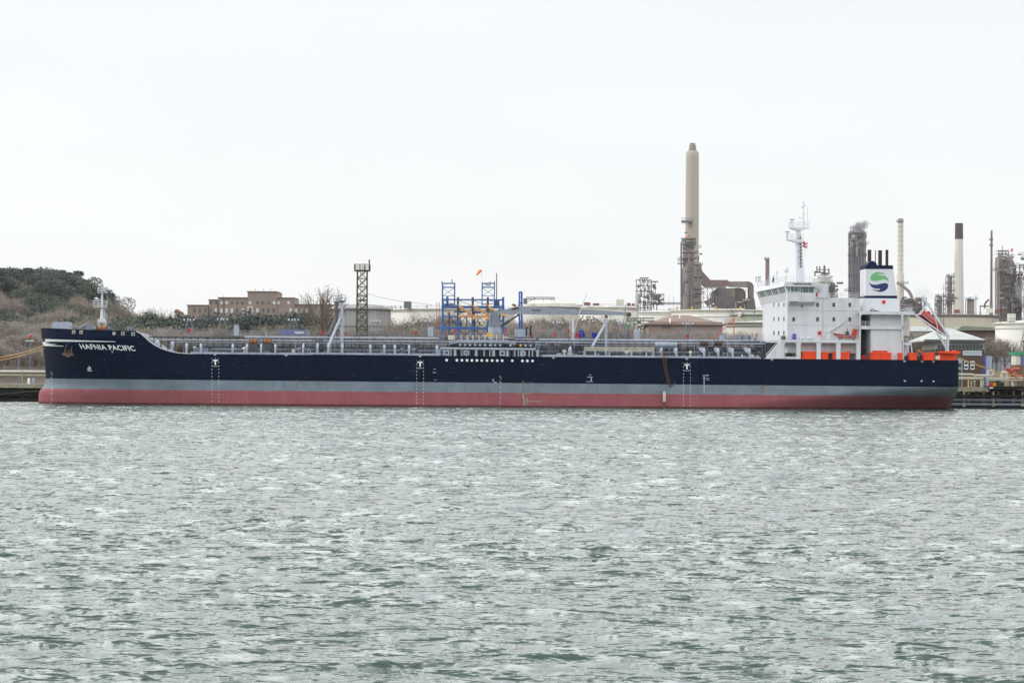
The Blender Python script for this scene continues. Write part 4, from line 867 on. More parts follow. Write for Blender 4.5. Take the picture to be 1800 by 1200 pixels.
# orange covers
def cover(x0, x1, y0, y1, v=.15, lip=False):
    m = MB(); sb(m, x0, x1, y0 + 2.6, y1, v, v + 1.6); sb(m, x0 - .5, x1 + .5, y0, y0 + 2.8, v - .12, v + 1.7); k = 0
    n = max(2, int((x1 - x0) / 4))
    for i in range(n + 1): x = x0 + (x1 - x0) * i / n; sb(m, x - .25, x + .25, y0 + 2.8, y1, v - .06, v)
    return m.obj('orange_cover', M_orange, ship)
for x0, x1, y0 in ((1411, 1435, 617.5), (1444, 1455.5, 618.2), (1464, 1470, 618.2), (1477.5, 1493, 618.5), (1530.5, 1566.5, 619.3), (1580, 1586.3, 620), (1599, 1611.5, 620), (1624.5, 1642.5, 619.5)): cover(x0, x1, y0, 631.5 + (x0 - 1411) * .006, .9 if x0 < 1500 else .3)
m = MB(); sb(m, 1488, 1495, 617.5, 620, 2, 3); sb(m, 1535, 1560, 616, 619.5, .6, 1.6); m.obj('orange_rail', M_boat, ship)
m = MB(); us0 = S(1652, 620, .3).x; us1 = S(1684.5, 620, 2).x
zz = S(1668, 632.6, 1).z; z1 = S(1668, 619.0, 1).z; P = []
for i in range(7): u = us0 + (us1 - us0) * i / 6; P.append((u, hv(u, top(u)) + .02))
P += [(us1 + .15, 8), (us1 + .15, 24), (us1, 30)]
for (a, b), (c, d) in zip(P, P[1:]): m.add([(a, b, zz - .1), (c, d, zz - .1), (c, d, z1), (a, b, z1), (a, b + .25, zz - .1), (c - .1, d + .25, zz - .1), (c - .1, d + .25, z1), (a, b + .25, z1)], [(0, 1, 2, 3), (3, 2, 6, 7), (5, 4, 7, 6)])
spr(m, ((1651.5, 620), (1652, 617.2), (1676, 617), (1680, 615.5), (1689.5, 618.6), (1689.5, 620.2), (1685, 621.5)), .9, 3.0); m.obj('stern_bulwark', M_orange, ship)
m = MB(); sb(m, 1644.5, 1652, 625, 631.8, .5, .9); m.obj('stern_sign', M_cream, ship)
for x, r in ((1575.5, 2.8), (1594, 3.2), (1617, 4), (1646.5, 4), (1619.5, 3), (1518.5, 4)):
    c = S(x, 627.5 if x != 1646.5 else 622, 2.5); m = MB(); m.tube(c - Vector((0, .5, 0)), c + Vector((0, .5, 0)), r / 8.8, n=14); m.box((c.x - r / 8, 2.2, dk(c.x) - .2), (c.x + r / 8, 3.2, c.z)); m.obj('stern_winch', M_dgrey if x != 1518.5 else M_red, ship)
m = MB(); m.path([S(1612, 614.5, 3), S(1619, 617.5, 3), S(1622, 620, 3)], .12, 5); stube(m, 1612, 614.5, 1617, 619, 3, .16); m.obj('fairlead_arm', M_woran, ship)
for x, y in ((1438.5, 583.2),):
    m = MB(); c = S(x + 2.5, 585, 2.3); m.box((c.x - .3, 2.2, c.z - .35), (c.x + .3, 2.48, c.z + .35)); m.obj('fire_cabinet', M_red, acc)
m = MB(); c = S(1396.5, 591.5, 1.6); m.prism([(c.x - .33, c.z - .6), (c.x + .33, c.z - .6), (c.x + .33, c.z + .45), (c.x + .15, c.z + .6), (c.x - .25, c.z + .55)], 1.5, 2.2); m.obj('blue_locker', M_blue, ship)
for i, x in enumerate((1411, 1424)):
    p = S(x - 5, 594.3, 1.3); q = S(x + 5, 594.4, 1.3); m = MB(); m.tube(p, p.lerp(q, .12), .18, .3, 12); m.tube(p.lerp(q, .12), p.lerp(q, .88), .32, n=12); m.tube(p.lerp(q, .88), q, .3, .18, 12); c = p.lerp(q, .5)
    o = m.obj('life_raft_canister', M_white, org=c - Vector((0, 0, .32)), ship=True, label='white life raft canister on the boat deck, ' + ('nearer the blue locker' if i == 0 else 'nearer the round orange lifebuoy'), cat='life raft', group='life raft canisters on the boat deck')
c = S(1443.8, 592.8, .85); m = MB()
for i in range(16):
    t = 2 * math.pi * i / 16; t2 = 2 * math.pi * (i + 1) / 16; m.mi = 1 if i % 4 == 0 else 0; m.tube(c + Vector((.3 * math.cos(t), 0, .3 * math.sin(t))), c + Vector((.3 * math.cos(t2), 0, .3 * math.sin(t2))), .08, n=6)
m.obj('lifebuoy', [M_orange, M_white], org=c, ship=True, label='round orange and white lifebuoy hung on the boat deck railing', cat='lifebuoy')
m = MB(); sb(m, 1383, 1392, 620, 626, 3, 4); m.obj('bollard_group', M_dgrey, ship)
m = MB(); sb(m, 1496, 1504, 604, 608, 4.6, 5); sb(m, 1483, 1488, 614, 619, 3, 4.); m.obj('bulkhead_box', M_dgrey, ship)
# rescue boat and its davit
m = MB(); spr(m, ((1452, 597.5), (1459, 597.5), (1461, 586), (1456, 584), (1453, 588)), 2.0, 3.0); dv = m.obj('rescue_davit', M_white, ship); m = MB(); stube(m, 1454, 584, 1475, 572, 2.4, .33, .22); stube(m, 1475, 572, 1488, 561.5, 2.4, .12, .08); stube(m, 1457, 587, 1478, 573.5, 2.4, .04, n=4); stube(m, 1488.5, 561.5, 1490, 583, 2.4, .025, n=4); m.obj('davit_arm', M_white, dv)
ro = S(1486, 594, 1.5); rb = thing('rescue_boat', ro, 'small orange rescue boat hanging from a white davit beside the white superstructure', 'boat', ship=True)
st = []; NSB = 12
for i in range(NSB + 1):
    k = i / NSB; x = 1465.5 + (1505.5 - 1465.5) * k; yt = 585.2 + 4.2 * min(1, k * 1.6) - .5 * k; yb = 594.6 - 8.5 * (1 - min(1, k / .35)) ** 1.6
    b = .95 * (1 - (1 - min(1, k / .45)) ** 2) ** .7 + .04; T_ = S(x, yt, 1.6); B_ = S(x, yb, 1.6)
    st.append([(T_.x, 2.4 - b, T_.z), (T_.x, 2.4 - b * .95, T_.z * .55 + B_.z * .45), (T_.x, 2.4 - b * .5, B_.z + .08), (T_.x, 2.4, B_.z), (T_.x, 2.4 + b * .5, B_.z + .08), (T_.x, 2.4 + b * .95, T_.z * .55 + B_.z * .45), (T_.x, 2.4 + b, T_.z)])
m = MB(); m.add([p for r in st for p in r], [(i * 7 + j, (i + 1) * 7 + j, (i + 1) * 7 + j + 1, i * 7 + j + 1) for i in range(NSB) for j in range(6)] + [tuple(range(NSB * 7, NSB * 7 + 7))] + [(i * 7, i * 7 + 6, (i + 1) * 7 + 6, (i + 1) * 7) for i in range(NSB)]); m.obj('boat_hull', M_boat, rb)
m = MB(); spr(m, ((1498, 588.5), (1506, 588.5), (1506.3, 578), (1500.5, 578)), 2.0, 2.8); m.obj('engine_cover', M_boat, rb)
m = MB(); sb(m, 1487, 1492.5, 582.5, 589, 2.1, 2.7); stube(m, 1489.5, 583, 1489.5, 577, 2.4, .06); m.obj('console', M_dgrey, rb)
m = MB(); stube(m, 1476, 595, 1476.5, 599, 2.4, .09, n=5); stube(m, 1500, 595, 1500, 599, 2.4, .12, n=5); stube(m, 1466, 586.5, 1505, 590.3, 1.42, .07, n=5); m.obj('cradle_strap', M_dgrey, rb)
# free fall lifeboat on ramp
vL = 13.5; fo = S(1665, 617, vL); rp = MB()
for dv_ in (-1.6, 1.6):
    v = vL + dv_
    rp.tube(S(1622, 520.5, v), S(1667.5, 591, v), .30, .30, 4); rp.tube(S(1630, 534, v), S(1616, 553, v), .24, n=4); rp.tube(S(1610, 554, v), S(1666, 592, v), .2, n=4)
    rp.tube(S(1645.5, 582, v), S(1664, 613, v), .24, n=4); rp.tube(S(1649, 585, v), S(1662, 603, v), .1, n=4); rp.tube(S(1666.5, 590, v), S(1665.8, 618, v), .3, n=4); rp.tube(S(1662, 596, v), S(1662.5, 618, v), .14, n=4)
    rp.tube(S(1643, 557, v), S(1650, 584, v), .1, n=4); rp.tube(S(1620.5, 521, v), S(1622, 533, v), .12, n=4); rp.tube(S(1648, 586, v), S(1666, 592, v), .12, n=4); rp.tube(S(1634, 572, v), S(1629, 580, v), .16, n=4)
for a in ((1622, 520.5), (1667, 591), (1610, 554), (1665, 617), (1646, 582)): rp.tube(S(*a, vL - 1.7), S(*a, vL + 1.7), .18, n=4)
for k in range(7): a = S(1663.6, 616 - k * 3.4, vL - 1.6); b = S(1668.4, 616 - k * 3.4, vL - 1.6); rp.tube(a, b, .05, n=4)
rp.obj('lifeboat_ramp', M_white, ship)
lb = thing('free_fall_lifeboat', S(1640, 575, vL), 'orange enclosed free-fall lifeboat tilted steeply on a white ramp above the stern', 'boat', ship=True)
ax0 = S(1616, 551.5, vL); ax1 = S(1661.5, 588, vL); d = (ax1 - ax0); Lb = d.length; d.normalize(); up = Vector((0, 1, 0)).cross(d).normalized()
if up.z < 0: up = -up
def lbst(k, lo_, hi_, n=12):
    """cross-section ring: k along the axis, lo_/hi_ = heights below and above the axis"""
    b = 1.45 * (1 - abs(2 * k - 1) ** 3.2 * (.75 if k > .5 else .45)); c = ax0 + d * (Lb * k)
    return [c + Vector((0, 1, 0)) * (b * math.cos(2 * math.pi * i / n)) + up * ((hi_ if math.sin(2 * math.pi * i / n) > 0 else lo_) * math.sin(2 * math.pi * i / n)) for i in range(n)]
def lofted(ks, los, his, n=12):
    m = MB(); vs = []
    for k, a, b in zip(ks, los, his): vs += lbst(k, a, b, n)
    q = len(ks); m.add(vs, [(j * n + i, j * n + (i + 1) % n, (j + 1) * n + (i + 1) % n, (j + 1) * n + i) for j in range(q - 1) for i in range(n)] + [tuple(range(n)), tuple(range((q - 1) * n, q * n))]); return m
ks = [0, .04, .12, .3, .5, .7, .85, .95, 1.]
lofted(ks, [.5, .62, .7, .72, .7, .66, .5, .3, .05], [.05] * 9).obj('boat_hull', M_boatdk, lb)
lofted(ks, [.02] * 9, [1.0, 1.15, 1.25, 1.28, 1.22, 1.1, .95, .7, .2]).obj('canopy', M_boat, lb)
m = MB(); c = ax0 + d * (Lb * .2) + up * 1.2; m.tube(c, c + up * .45, .5, .4, 10); m.obj('helm_cupola', M_boat, lb)
m = MB()
for h in (.35, .6, .85):
    for s in (-1,): m.tube(ax0 + d * (.12 * Lb) + up * h + Vector((0, s * 1.42, 0)), ax0 + d * (.85 * Lb) + up * h * .9 + Vector((0, s * 1.25, 0)), .03, n=4)
m.tube(ax0 + d * .1 + Vector((0, -1.5, 0)), ax0 + d * (.95 * Lb) + Vector((0, -1.2, 0)), .09, n=5); m.obj('grab_rail', M_lgrey, lb)
# mooring lines
M_line = mat('mooring_rope', (196, 160, 96), .9, .15, 3.); M_rline = mat('red_rope_end', (214, 84, 60), .9, .1)
def rope(pts3, r, name, label, ends=0):
    m = MB(); 
    for i, (a, b) in enumerate(zip(pts3, pts3[1:])): m.mi = 1 if (ends and i < ends) else 0; m.tube(a, b, r, n=5)
    m.obj(name, [M_line, M_rline], org=pts3[0], label=label, cat='rope', group='mooring lines')
def sag(a, b, s, n=14): return [a.lerp(b, i / n) - Vector((0, 0, s * 4 * (i / n) * (1 - i / n))) for i in range(n + 1)]
for (x, y, xe, ye, k) in ((129.5, 583.7, -20, 630, 'upper, from the foremost bow fairlead'), (142.5, 584, -20, 635.5, 'lower, from the second bow fairlead')):
    a = ship_to_world(onhull(x, y, .15)); b = at(xe, ye, 470); rope(sag(a, b, 1.0), .085, 'mooring_line', 'yellow mooring line with red end running down left, ' + k, 3)
for (x, y, xe, ye, v, k) in ((1684.5, 627.5, 1806, 664, 6, 'upper of the two'), (1684.5, 628.5, 1806, 668, 8, 'lower of the two')):
    a = ship_to_world(S(x, y, v)); b = at(xe, ye, 486); rope(sag(a, b, .45), .075, 'mooring_line', 'yellow mooring line running right from the stern, ' + k)
# spar marker in water by the hull
sp_ = thing('marker_post', S(1167.7, 718, -1.0), 'white marker post with a rusty foot standing in the water against the red hull', 'marker', ship=True)
m = MB(); stube(m, 1167.7, 705.5, 1167.7, 687.5, -1.0, .30, n=10); m.obj('post', M_cream, sp_); m = MB(); stube(m, 1167.7, 720, 1167.7, 705.5, -1.0, .29, .27, n=10); m.obj('rusty_base', M_rust, sp_)
# ---------------- land ----------------
HP = [(-200, 484), (0, 486), (40, 490), (70, 487), (95, 489), (125, 498), (150, 508), (172, 522), (190, 540), (215, 556), (235, 590), (260, 640), (300, 665)]
def sst(t): t = min(1, max(0, t)); return t * t * (3 - 2 * t)
def gz(x, Y):
    px = 900 + x / Y * F; z = 2.6 + 5.5 * sst((Y - 545) / 50)
    if px < 300: z += max(0, (at(px, interp(px, HP), 1200).z - 14.5 - 8)) * sst((Y - 640) / 500)
    return z - 4.5 * sst((524 - Y) / 9)
def land():
    Ys = [513, 516, 519, 522, 526, 535, 545, 560, 575, 595, 620, 660, 710, 770, 840, 920, 1000, 1080, 1160, 1240, 1400, 1800, 2400, 3300]; xs = list(np.linspace(-1150, -560, 12)) + list(np.linspace(-520, 1150, 80))
    vs = [(x, Y, gz(x, Y)) for Y in Ys for x in xs]; n = len(xs)
    m = MB(); m.add(vs, [(j * n + i, j * n + i + 1, (j + 1) * n + i + 1, (j + 1) * n + i) for j in range(len(Ys) - 1) for i in range(n - 1)])
    o = m.obj('ground', mat('brown_earth', (98, 88, 78), .9, .3, .05, dirt=(80, 80, 64), dirt_amt=.7), org=(0, 0, 0), smooth=True, kind='structure', label='brown wooded shore and hill behind the tanker')
land()
def base_at(px, Y): x = at(px, 660, Y).x; return Vector((x, Y, gz(x, Y)))
# ---------------- trees ----------------
class Proto:
    def __init__(s, meshes): s.m = meshes
def leaf_mesh(name, centers, size, mats, jitter=.5, thin=1.0, seed=1, dirs=None):
    r = np.random.default_rng(seed); n = len(centers); c = np.array(centers)
    a = r.normal(size=(n, 3)) if dirs is None else np.array(dirs) + r.normal(size=(n, 3)) * .35
    a /= np.linalg.norm(a, axis=1)[:, None]; b = np.cross(a, r.normal(size=(n, 3))); b /= np.linalg.norm(b, axis=1)[:, None]
    s = size * (1 + jitter * (r.random((n, 1)) * 2 - 1)); A = a * s; B = b * s * thin
    v = np.stack([c - A - B * .6, c + A * .2 - B, c + A, c + B * .9 - A * .1], 1).reshape(-1, 3)
    me = bpy.data.meshes.new(name); me.from_pydata(v.tolist(), [], [(4 * i, 4 * i + 1, 4 * i + 2, 4 * i + 3) for i in range(n)])
    for m_ in mats: me.materials.append(m_)
    if len(mats) > 1: me.polygons.foreach_set('material_index', r.integers(0, len(mats), n).tolist())
    return me
def lobes(r, L, n):
    out = []
    w_ = np.array([l[3] ** 2 for l in L]); w_ /= w_.sum()
    for k in r.choice(len(L), n, p=w_):
        x, y, z, R_, f = L[k]; d = r.normal(size=3); d /= np.linalg.norm(d); q = R_ * (.55 + .5 * r.random() ** .6); out.append((x + d[0] * q, y + d[1] * q, z + d[2] * q * f))
    return out
def branches(r, h, n0=5, spread=.5, depth=3, start=.3):
    segs = []; tips = []
    def go(p, d, L, rad, k):
        q = p + d * L; segs.append((p, q, rad, rad * .6)); 
        if k == 0: tips.append((q, d)); return
        for _ in range(r.integers(2, 4) + (1 if k > 1 else 0)):
            nd = d + Vector(r.normal(size=3)) * spread; nd.z = abs(nd.z) * .8 + .15; nd.normalize(); go(p.lerp(q, .55 + .45 * r.random()), nd, L * (.6 + .2 * r.random()), rad * .55, k - 1)
    T = Vector((0, 0, h)); segs.append((Vector((0, 0, 0)), T * (start + .1), .025, .018))
    for i in range(n0):
        a = 2 * math.pi * i / n0 + r.random(); d = Vector((math.cos(a) * .7, math.sin(a) * .7, .9)); d.normalize(); go(T * (start + .1 * r.random()), d, .26 * h, .012, depth)
    go(T * start, Vector((0, 0, 1)), .3 * h, .016, depth)
    return segs, tips
M_bark = mat('brown_bark', (112, 100, 90), .9, .2, 3.)
M_pineA = mat('pine_needles', (66, 74, 76), .8, .35, .15); M_pineB = mat('pine_needles_light', (84, 94, 86), .8, .3, .15)
M_ever = mat('evergreen_leaves', (88, 96, 86), .8, .3, .15); M_everB = mat('evergreen_leaves_olive', (108, 110, 92), .8, .3, .15)
M_twA = mat('bare_twigs', (150, 139, 130), .9, .2, .2); M_twB = mat('bare_twigs_grey', (160, 150, 142), .9, .25, .2); M_twC = mat('bare_twigs_olive', (140, 136, 120), .9, .25, .2)
def segs_mesh(name, segs, m_):
    mb = MB(); [mb.tube(a, b, r0, r1, 4, False) for a, b, r0, r1 in segs]; me = bpy.data.meshes.new(name); me.from_pydata(mb.v, [], mb.f); me.materials.append(m_); return me
PROTO = {}
def build_protos():
    r = np.random.default_rng(3)
    for i in range(4):      # pine: umbrella crown of flat lobes
        L = [(r.normal() * .17, r.normal() * .17, .62 + .3 * r.random(), .09 + .1 * r.random(), .55) for _ in range(13)] + [(0, 0, .84, .16, .6)]
        PROTO['pine', i] = (segs_mesh('trunk', [(Vector((0, 0, 0)), Vector((.02, 0, .75)), .022, .012)] + [(Vector((.01, 0, .45 + .04 * k)), Vector(L[k][:3]), .01, .005) for k in range(9)], M_bark), leaf_mesh('crown', lobes(r, L, 3600), .018, [M_pineA, M_pineA, M_pineB], seed=i))
        L = [(r.normal() * .2, r.normal() * .2, .3 + .45 * r.random(), .14 + .12 * r.random(), .9) for _ in range(12)] + [(0, 0, .72, .22, .9)]
        PROTO['evergreen', i] = (segs_mesh('trunk', [(Vector((0, 0, 0)), Vector((0, 0, .6)), .03, .015)], M_bark), leaf_mesh('crown', lobes(r, L, 4200), .017, [M_ever, M_ever, M_everB] if i % 2 else [M_ever, M_pineA], seed=20 + i))
        sg, tips = branches(r, 1.0, 6, .45, 3, .22); cs = []; ds = []
        for q, d in tips:
            for _ in range(max(3, int(5200 / len(tips)))):
                e = Vector(r.normal(size=3)) * .045; cs.append(tuple(q + e - d * .05)); ds.append(tuple(d + Vector((0, 0, .3))))
        mts = [[M_twA, M_twB], [M_twB], [M_twA, M_twC], [M_twC, M_twB]][i]
        PROTO['bare', i] = (segs_mesh('trunk', sg, M_bark), leaf_mesh('crown', cs, .02, mts, thin=.16, seed=40 + i, dirs=ds))
        sg, tips = branches(r, 1.0, 4, .42, 3, .25); cs = []; ds = []
        for q, d in tips[::3]:
            for _ in range(1): e = Vector(r.normal(size=3)) * .02; cs.append(tuple(q + e)); ds.append(tuple(d))
        PROTO['open', i] = (segs_mesh('trunk', sg, M_bark), leaf_mesh('crown', cs, .03, [M_twB], thin=.1, seed=60 + i, dirs=ds))
build_protos()
PTOP = {k: np.percentile([v.co.z for v in m_[1].vertices], 99) for k, m_ in PROTO.items()}
TL = {'pine': ('pine_tree', 'tree'), 'evergreen': ('evergreen_tree', 'tree'), 'bare': ('bare_tree', 'tree'), 'open': ('bare_tree', 'tree')}
rt = random.Random(9)
def tree(kind, px, ytop, Y, label, group=None, wide=1., base=None):
    """kind, pixel column, pixel row of the crown's top, distance"""
    b = base_at(px, Y); t = at(px, ytop, Y).z
    h = max(3., t - b.z); 
    if base is not None: b.z = t - base; h = base
    o = thing(TL[kind][0], b, label, 'tree', group); pk = (kind, rt.randrange(4)); tr, cr = PROTO[pk]
    o.rotation_euler = (0, 0, rt.uniform(0, 6.28)); top_ = PTOP[pk]; o.scale = (h * wide, h * wide, h / top_)
    for me in (tr, cr): c = bpy.data.objects.new(me.name, me); COL.objects.link(c); c.parent = o
    return o
LM = ((-999, 'at the left edge of the picture'), (30, 'up the hill left of the bow'), (72, 'over the bow rail'), (110, 'over the grey store house on the bow'), (140, 'just left of the fore mast'), (180, 'just right of the fore mast'), (215, 'over the curved sheer of the bow'), (262, 'left of the brick building'), (325, 'below the left wing of the brick building'), (385, 'below the middle of the brick building'), (440, 'below the centre tower of the brick building'), (490, 'above the blue container'), (540, 'between blue container and grey ribbed tank'), (600, 'behind the braced grey posts'), (640, 'right of the lattice tower'), (690, 'in front of the long white tank'), (770, 'seen through the blue loading frame'), (890, 'under the root of the crane jib'), (950, 'under the middle of the crane jib'), (1010, 'right of the small white davit'), (1060, 'under the tip of the crane jib'), (1110, 'by the pipe trestle'), (1150, 'before the brown warehouse'), (1215, 'before the right half of the warehouse'), (1270, 'before the cream tank by the superstructure'))
def where(px):
    r_ = LM[0][1]
    for a, b in LM:
        if px >= a: r_ = b
    return r_
def plant(kind, px, Y, h, lab, wide=1.):
    b = base_at(px, Y); tp = b.z + h; d = C3.inverted() @ (Vector((b.x, Y, tp)) - Vector((0, 0, CH))); yt = 600 + d.y / d.z * F
    k = lab + ', ' + where(px); return tree(kind, px, yt, Y, k, 'trees: ' + k, wide)
# hill: crest pines
for i, x in enumerate([-40, -24, -8, 6, 18, 30, 42, 54, 64, 74, 84, 94, 104, 114, 124, 134, 143, 151, 159, 166]): plant('pine', x, 1200 + rt.uniform(-30, 30), rt.uniform(13, 18), 'dark pine on the hill crest', rt.uniform(1.0, 1.35))
for x in (168, 175, 182, 189, 161, 171, 155, 148, 164, 178): plant('pine', x, 1150, rt.uniform(12, 15), 'dark pine, right slope', 1.15)
for i in range(125):
    x = rt.uniform(-50, 180); plant('evergreen' if i % 3 else 'pine', x, rt.uniform(960, 1180), rt.uniform(11, 15), 'green evergreen high in the woods', rt.uniform(1.1, 1.5))
for i in range(150):
    Y = 640 + 400 * rt.random() ** 1.2; x = rt.uniform(-55, 232)
    plant('bare' if i % 3 else 'evergreen', x, Y, rt.uniform(9, 13), 'leafless brown tree on the hillside' if i % 3 else 'dark evergreen among leafless hillside trees', rt.uniform(1.1, 1.5))
for i in range(30): plant('bare', -60 + i * 5.2, rt.uniform(565, 620), rt.uniform(5, 9), 'low leafless shrub on the shore', 1.5)
def belt(kind, x, y, Y, lab, wide): tree(kind, x, y, Y, lab + ', ' + where(x), 'trees: ' + lab + ', ' + where(x), wide)
for x, y in ((196, 538), (205, 533), (214, 538), (222, 550), (188, 528), (230, 556)): belt('bare', x, y, 900, 'rounded leafless tree on the skyline', .8)
for x, y in ((242, 541), (251, 545), (262, 540), (270, 538), (281, 541), (291, 544), (301, 546), (232, 549), (246, 548), (276, 546), (320, 550)): belt('open', x, y, 760, 'bare winter tree against the sky', .75)
for x, y, w_ in ((228, 562, 1), (243, 557, 1.1), (258, 556, 1.2), (272, 558, 1.1), (287, 567, 1), (303, 561, 1.2), (318, 557, 1.2), (333, 560, 1.1), (349, 565, 1), (363, 562, 1.1), (378, 559, 1.2), (394, 557, 1.2), (409, 563, 1), (425, 558, 1.2), (440, 556, 1.3), (456, 556, 1.1), (470, 563, 1), (487, 560, 1), (500, 556, 1.2), (514, 553, 1.3), (528, 555, 1.2), (542, 558, 1.2), (556, 561, 1.1), (570, 563, 1.1), (735, 570, 1.), (748, 566, 1), (955, 568, 1), (990, 569, 1.1), (1032, 563, 1.2), (1052, 565, 1.2), (1072, 570, 1.1), (1093, 573, 1.1)):
    belt('evergreen', x, y, 700 + rt.uniform(-20, 20), 'dark rounded evergreen behind the tanker', w_ * 1.05)
for i in range(84):
    x = 216 + i * 13.2 + rt.uniform(-4, 4); y = (576 if x < 600 else (577 if x < 780 else 571)) + rt.uniform(-3, 12)
    if x > 1110: y = 583 + rt.uniform(0, 8)
    belt('bare', x, y, rt.uniform(600, 655), 'leafless brown tree low behind the tanker', rt.uniform(1.0, 1.4))
for x, y in ((697, 563), (706, 566), (722, 560), (733, 557), (760, 556), (775, 552), (690, 572), (745, 566), (790, 560), (810, 562), (835, 564), (860, 566)): belt('bare', x, y, 680, 'taller leafless reddish tree', .85)
for x, y in ((915, 564), (930, 565), (942, 561), (955, 562), (975, 559), (988, 565), (1000, 560), (1012, 562), (965, 566), (1025, 565), (1042, 562), (1062, 560), (1082, 566), (1100, 572), (1112, 578)): belt('bare', x, y, 665, 'tall leafless tree', .85)
for i, (x, y, w_) in enumerate(((566, 499, .8), (551, 511, .65), (584, 514, .65))): tree('open', x, y, 610, ('tall bare tree standing clear against the sky right of the brick building', 'bare tree just left of the tallest one beside the brick building', 'bare tree just right of the tallest one, beside the ribbed grey tank')[i], None, w_)
for i, (x, y) in enumerate(((1592, 588), (1604, 583), (1616, 586), (1628, 590), (1640, 588), (1700, 598), (1744, 592), (1752, 596), (1736, 594))): tree('bare', x, y, 590, 'leafless dark tree ' + ('behind the aft casing, left of the control building' if x < 1645 else 'between control building roof and white tank'), 'leafless trees ' + ('left of' if x < 1645 else 'right of') + ' the control building', 1.)
for i, (x, y) in enumerate(((1766, 597), (1778, 594), (1792, 596))): tree('open', x, y, 575, ('leftmost', 'middle', 'rightmost')[i] + ' of three pale bare trees before the white tank at the right edge', 'bare trees before the right-hand white tank', .9)
# ---------------- background buildings and tanks ----------------
def wpx(Y): return Y / F
M_tankw = mat('white_tank_paint', (228, 227, 220), .6, .04, .1, dirt=(184, 174, 160), dirt_amt=.45, streak=True)
M_tankc = mat('cream_tank_paint', (208, 205, 194), .6, .06, .1, dirt=(150, 132, 106), dirt_amt=.55, streak=True)
M_tankg = mat('grey_tank_steel', (164, 163, 161), .7, .1, .15, dirt=(120, 112, 104), dirt_amt=.7, streak=True)
M_brick = mat('brown_brick', (142, 129, 119), .9, .08, .3); M_brickd = mat('dark_brown_brick', (92, 76, 64), .9, .1, 1.2)
M_fsteel = mat('far_grey_steel', (112, 112, 116), .7, .15, .2); M_fdark = mat('far_dark_steel', (106, 102, 104), .8, .2, .15, dirt=(110, 80, 60), dirt_amt=.5)  # far dark steel is lightened, haze mixed into its colour
M_conc = mat('pale_concrete', (192, 188, 178), .8, .06, .05, dirt=(150, 138, 118), dirt_amt=.4, streak=True)
def tank(px0, px1, ytop, Y, name, label, mt, dome=0., ribs=0, rail=True, bands=(), boxes=(), stair=None, group=None):
    cpx = (px0 + px1) / 2; c = at(cpx, ytop, Y); r = (px1 - px0) / 2 * Y / F; Yc = Y + r; b = base_at(cpx, Y); x = c.x * (Yc / Y) if False else c.x
    g = Vector((x, Yc, 2.5)); H_ = c.z - g.z
    t = thing(name, g, label, 'tank', group); m = MB(); m.lathe(g, [(r, 0), (r, H_), (r * .99, H_ + .01)] + ([(r * .99 * math.cos(a * math.pi / 12), H_ + dome * math.sin(a * math.pi / 12)) for a in range(1, 6)] + [(.05, H_ + dome)] if dome else [(.05, H_ + .6)]), 72); m.obj('shell', mt, t, smooth=True)
    m = MB(); m.lathe(g, [(r + .02, H_ - .55), (r + .9, H_ - .5), (r + .9, H_ - .25), (r + .02, H_ - .2)], 72, False)
    for z in bands: zz = at(cpx, z, Y).z - g.z; m.lathe(g, [(r + .02, zz - .2), (r + .35, zz - .18), (r + .35, zz + .1), (r + .02, zz + .12)], 72, False)
    m.obj('wind_girder', M_fsteel if mt is not M_tankw else M_tankc, t)
    if rail:
        m = MB(); n = max(24, int(r * 2))
        for i in range(n):
            a0 = 2 * math.pi * i / n; a1 = 2 * math.pi * (i + 1) / n; p = g + Vector(((r + .8) * math.cos(a0), (r + .8) * math.sin(a0), H_ - .25)); q = g + Vector(((r + .8) * math.cos(a1), (r + .8) * math.sin(a1), H_ - .25))
            m.tube(p, p + Vector((0, 0, 1.2)), .06, n=4); m.tube(p + Vector((0, 0, 1.2)), q + Vector((0, 0, 1.2)), .06, n=4); m.tube(p + Vector((0, 0, .6)), q + Vector((0, 0, .6)), .04, n=4)
        m.obj('railing', M_fsteel, t)
    if ribs:
        m = MB()
        for i in range(ribs): a0 = 2 * math.pi * i / ribs; p = g + Vector((r * math.cos(a0), r * math.sin(a0), 0)); m.tube(p, p + Vector((0, 0, H_)), .35, n=4)
        m.obj('rib', M_tankg, t)
    for (a, b_, y0, y1, mm) in boxes:
        m = MB(); p = at(a, y1, Y); q = at(b_, y0, Y); m.box((p.x, Yc - r * .85, p.z), (q.x, Yc - r * .85 + (q.x - p.x), q.z)); m.obj('roof_box', mm, t)
    if stair:
        m = MB(); a0, a1 = stair
        for i in range(40):
            k = i / 39; a = a0 + (a1 - a0) * k; k2 = (i + 1) / 39; a2 = a0 + (a1 - a0) * k2
            for e in (0, 1.1): m.tube(g + Vector(((r + .7) * math.cos(a), (r + .7) * math.sin(a), H_ * k + e)), g + Vector(((r + .7) * math.cos(a2), (r + .7) * math.sin(a2), H_ * k2 + e)), .1 if e == 0 else .05, n=4)
        m.obj('stair', M_fsteel, t)
    return t
M_redb = mat('rusty_red_box', (140, 88, 76), .8)
tank(575, 683, 541, 740, 'storage_tank', 'ribbed grey storage tank behind the lattice tower, left of the white tanks', M_tankg, dome=1.6, ribs=44, bands=(573,))
tank(683, 905, 541.5, 900, 'storage_tank', 'long white storage tank between the grey ribbed tank and blue loading frame', M_tankw, boxes=((709, 722, 529, 541, M_fsteel), (693, 694.5, 536, 541, M_fdark), (703, 704.5, 537, 541, M_fdark), (749, 751, 535.5, 541, M_fdark)), bands=(546,))
dt = tank(913, 1021, 538, 900, 'storage_tank', 'cream domed storage tank with rusty rim right of the blue gantry post', M_tankc, dome=3.0, ribs=0, bands=(542,), boxes=((920, 927, 524, 534, M_fsteel),))
m = MB(); 
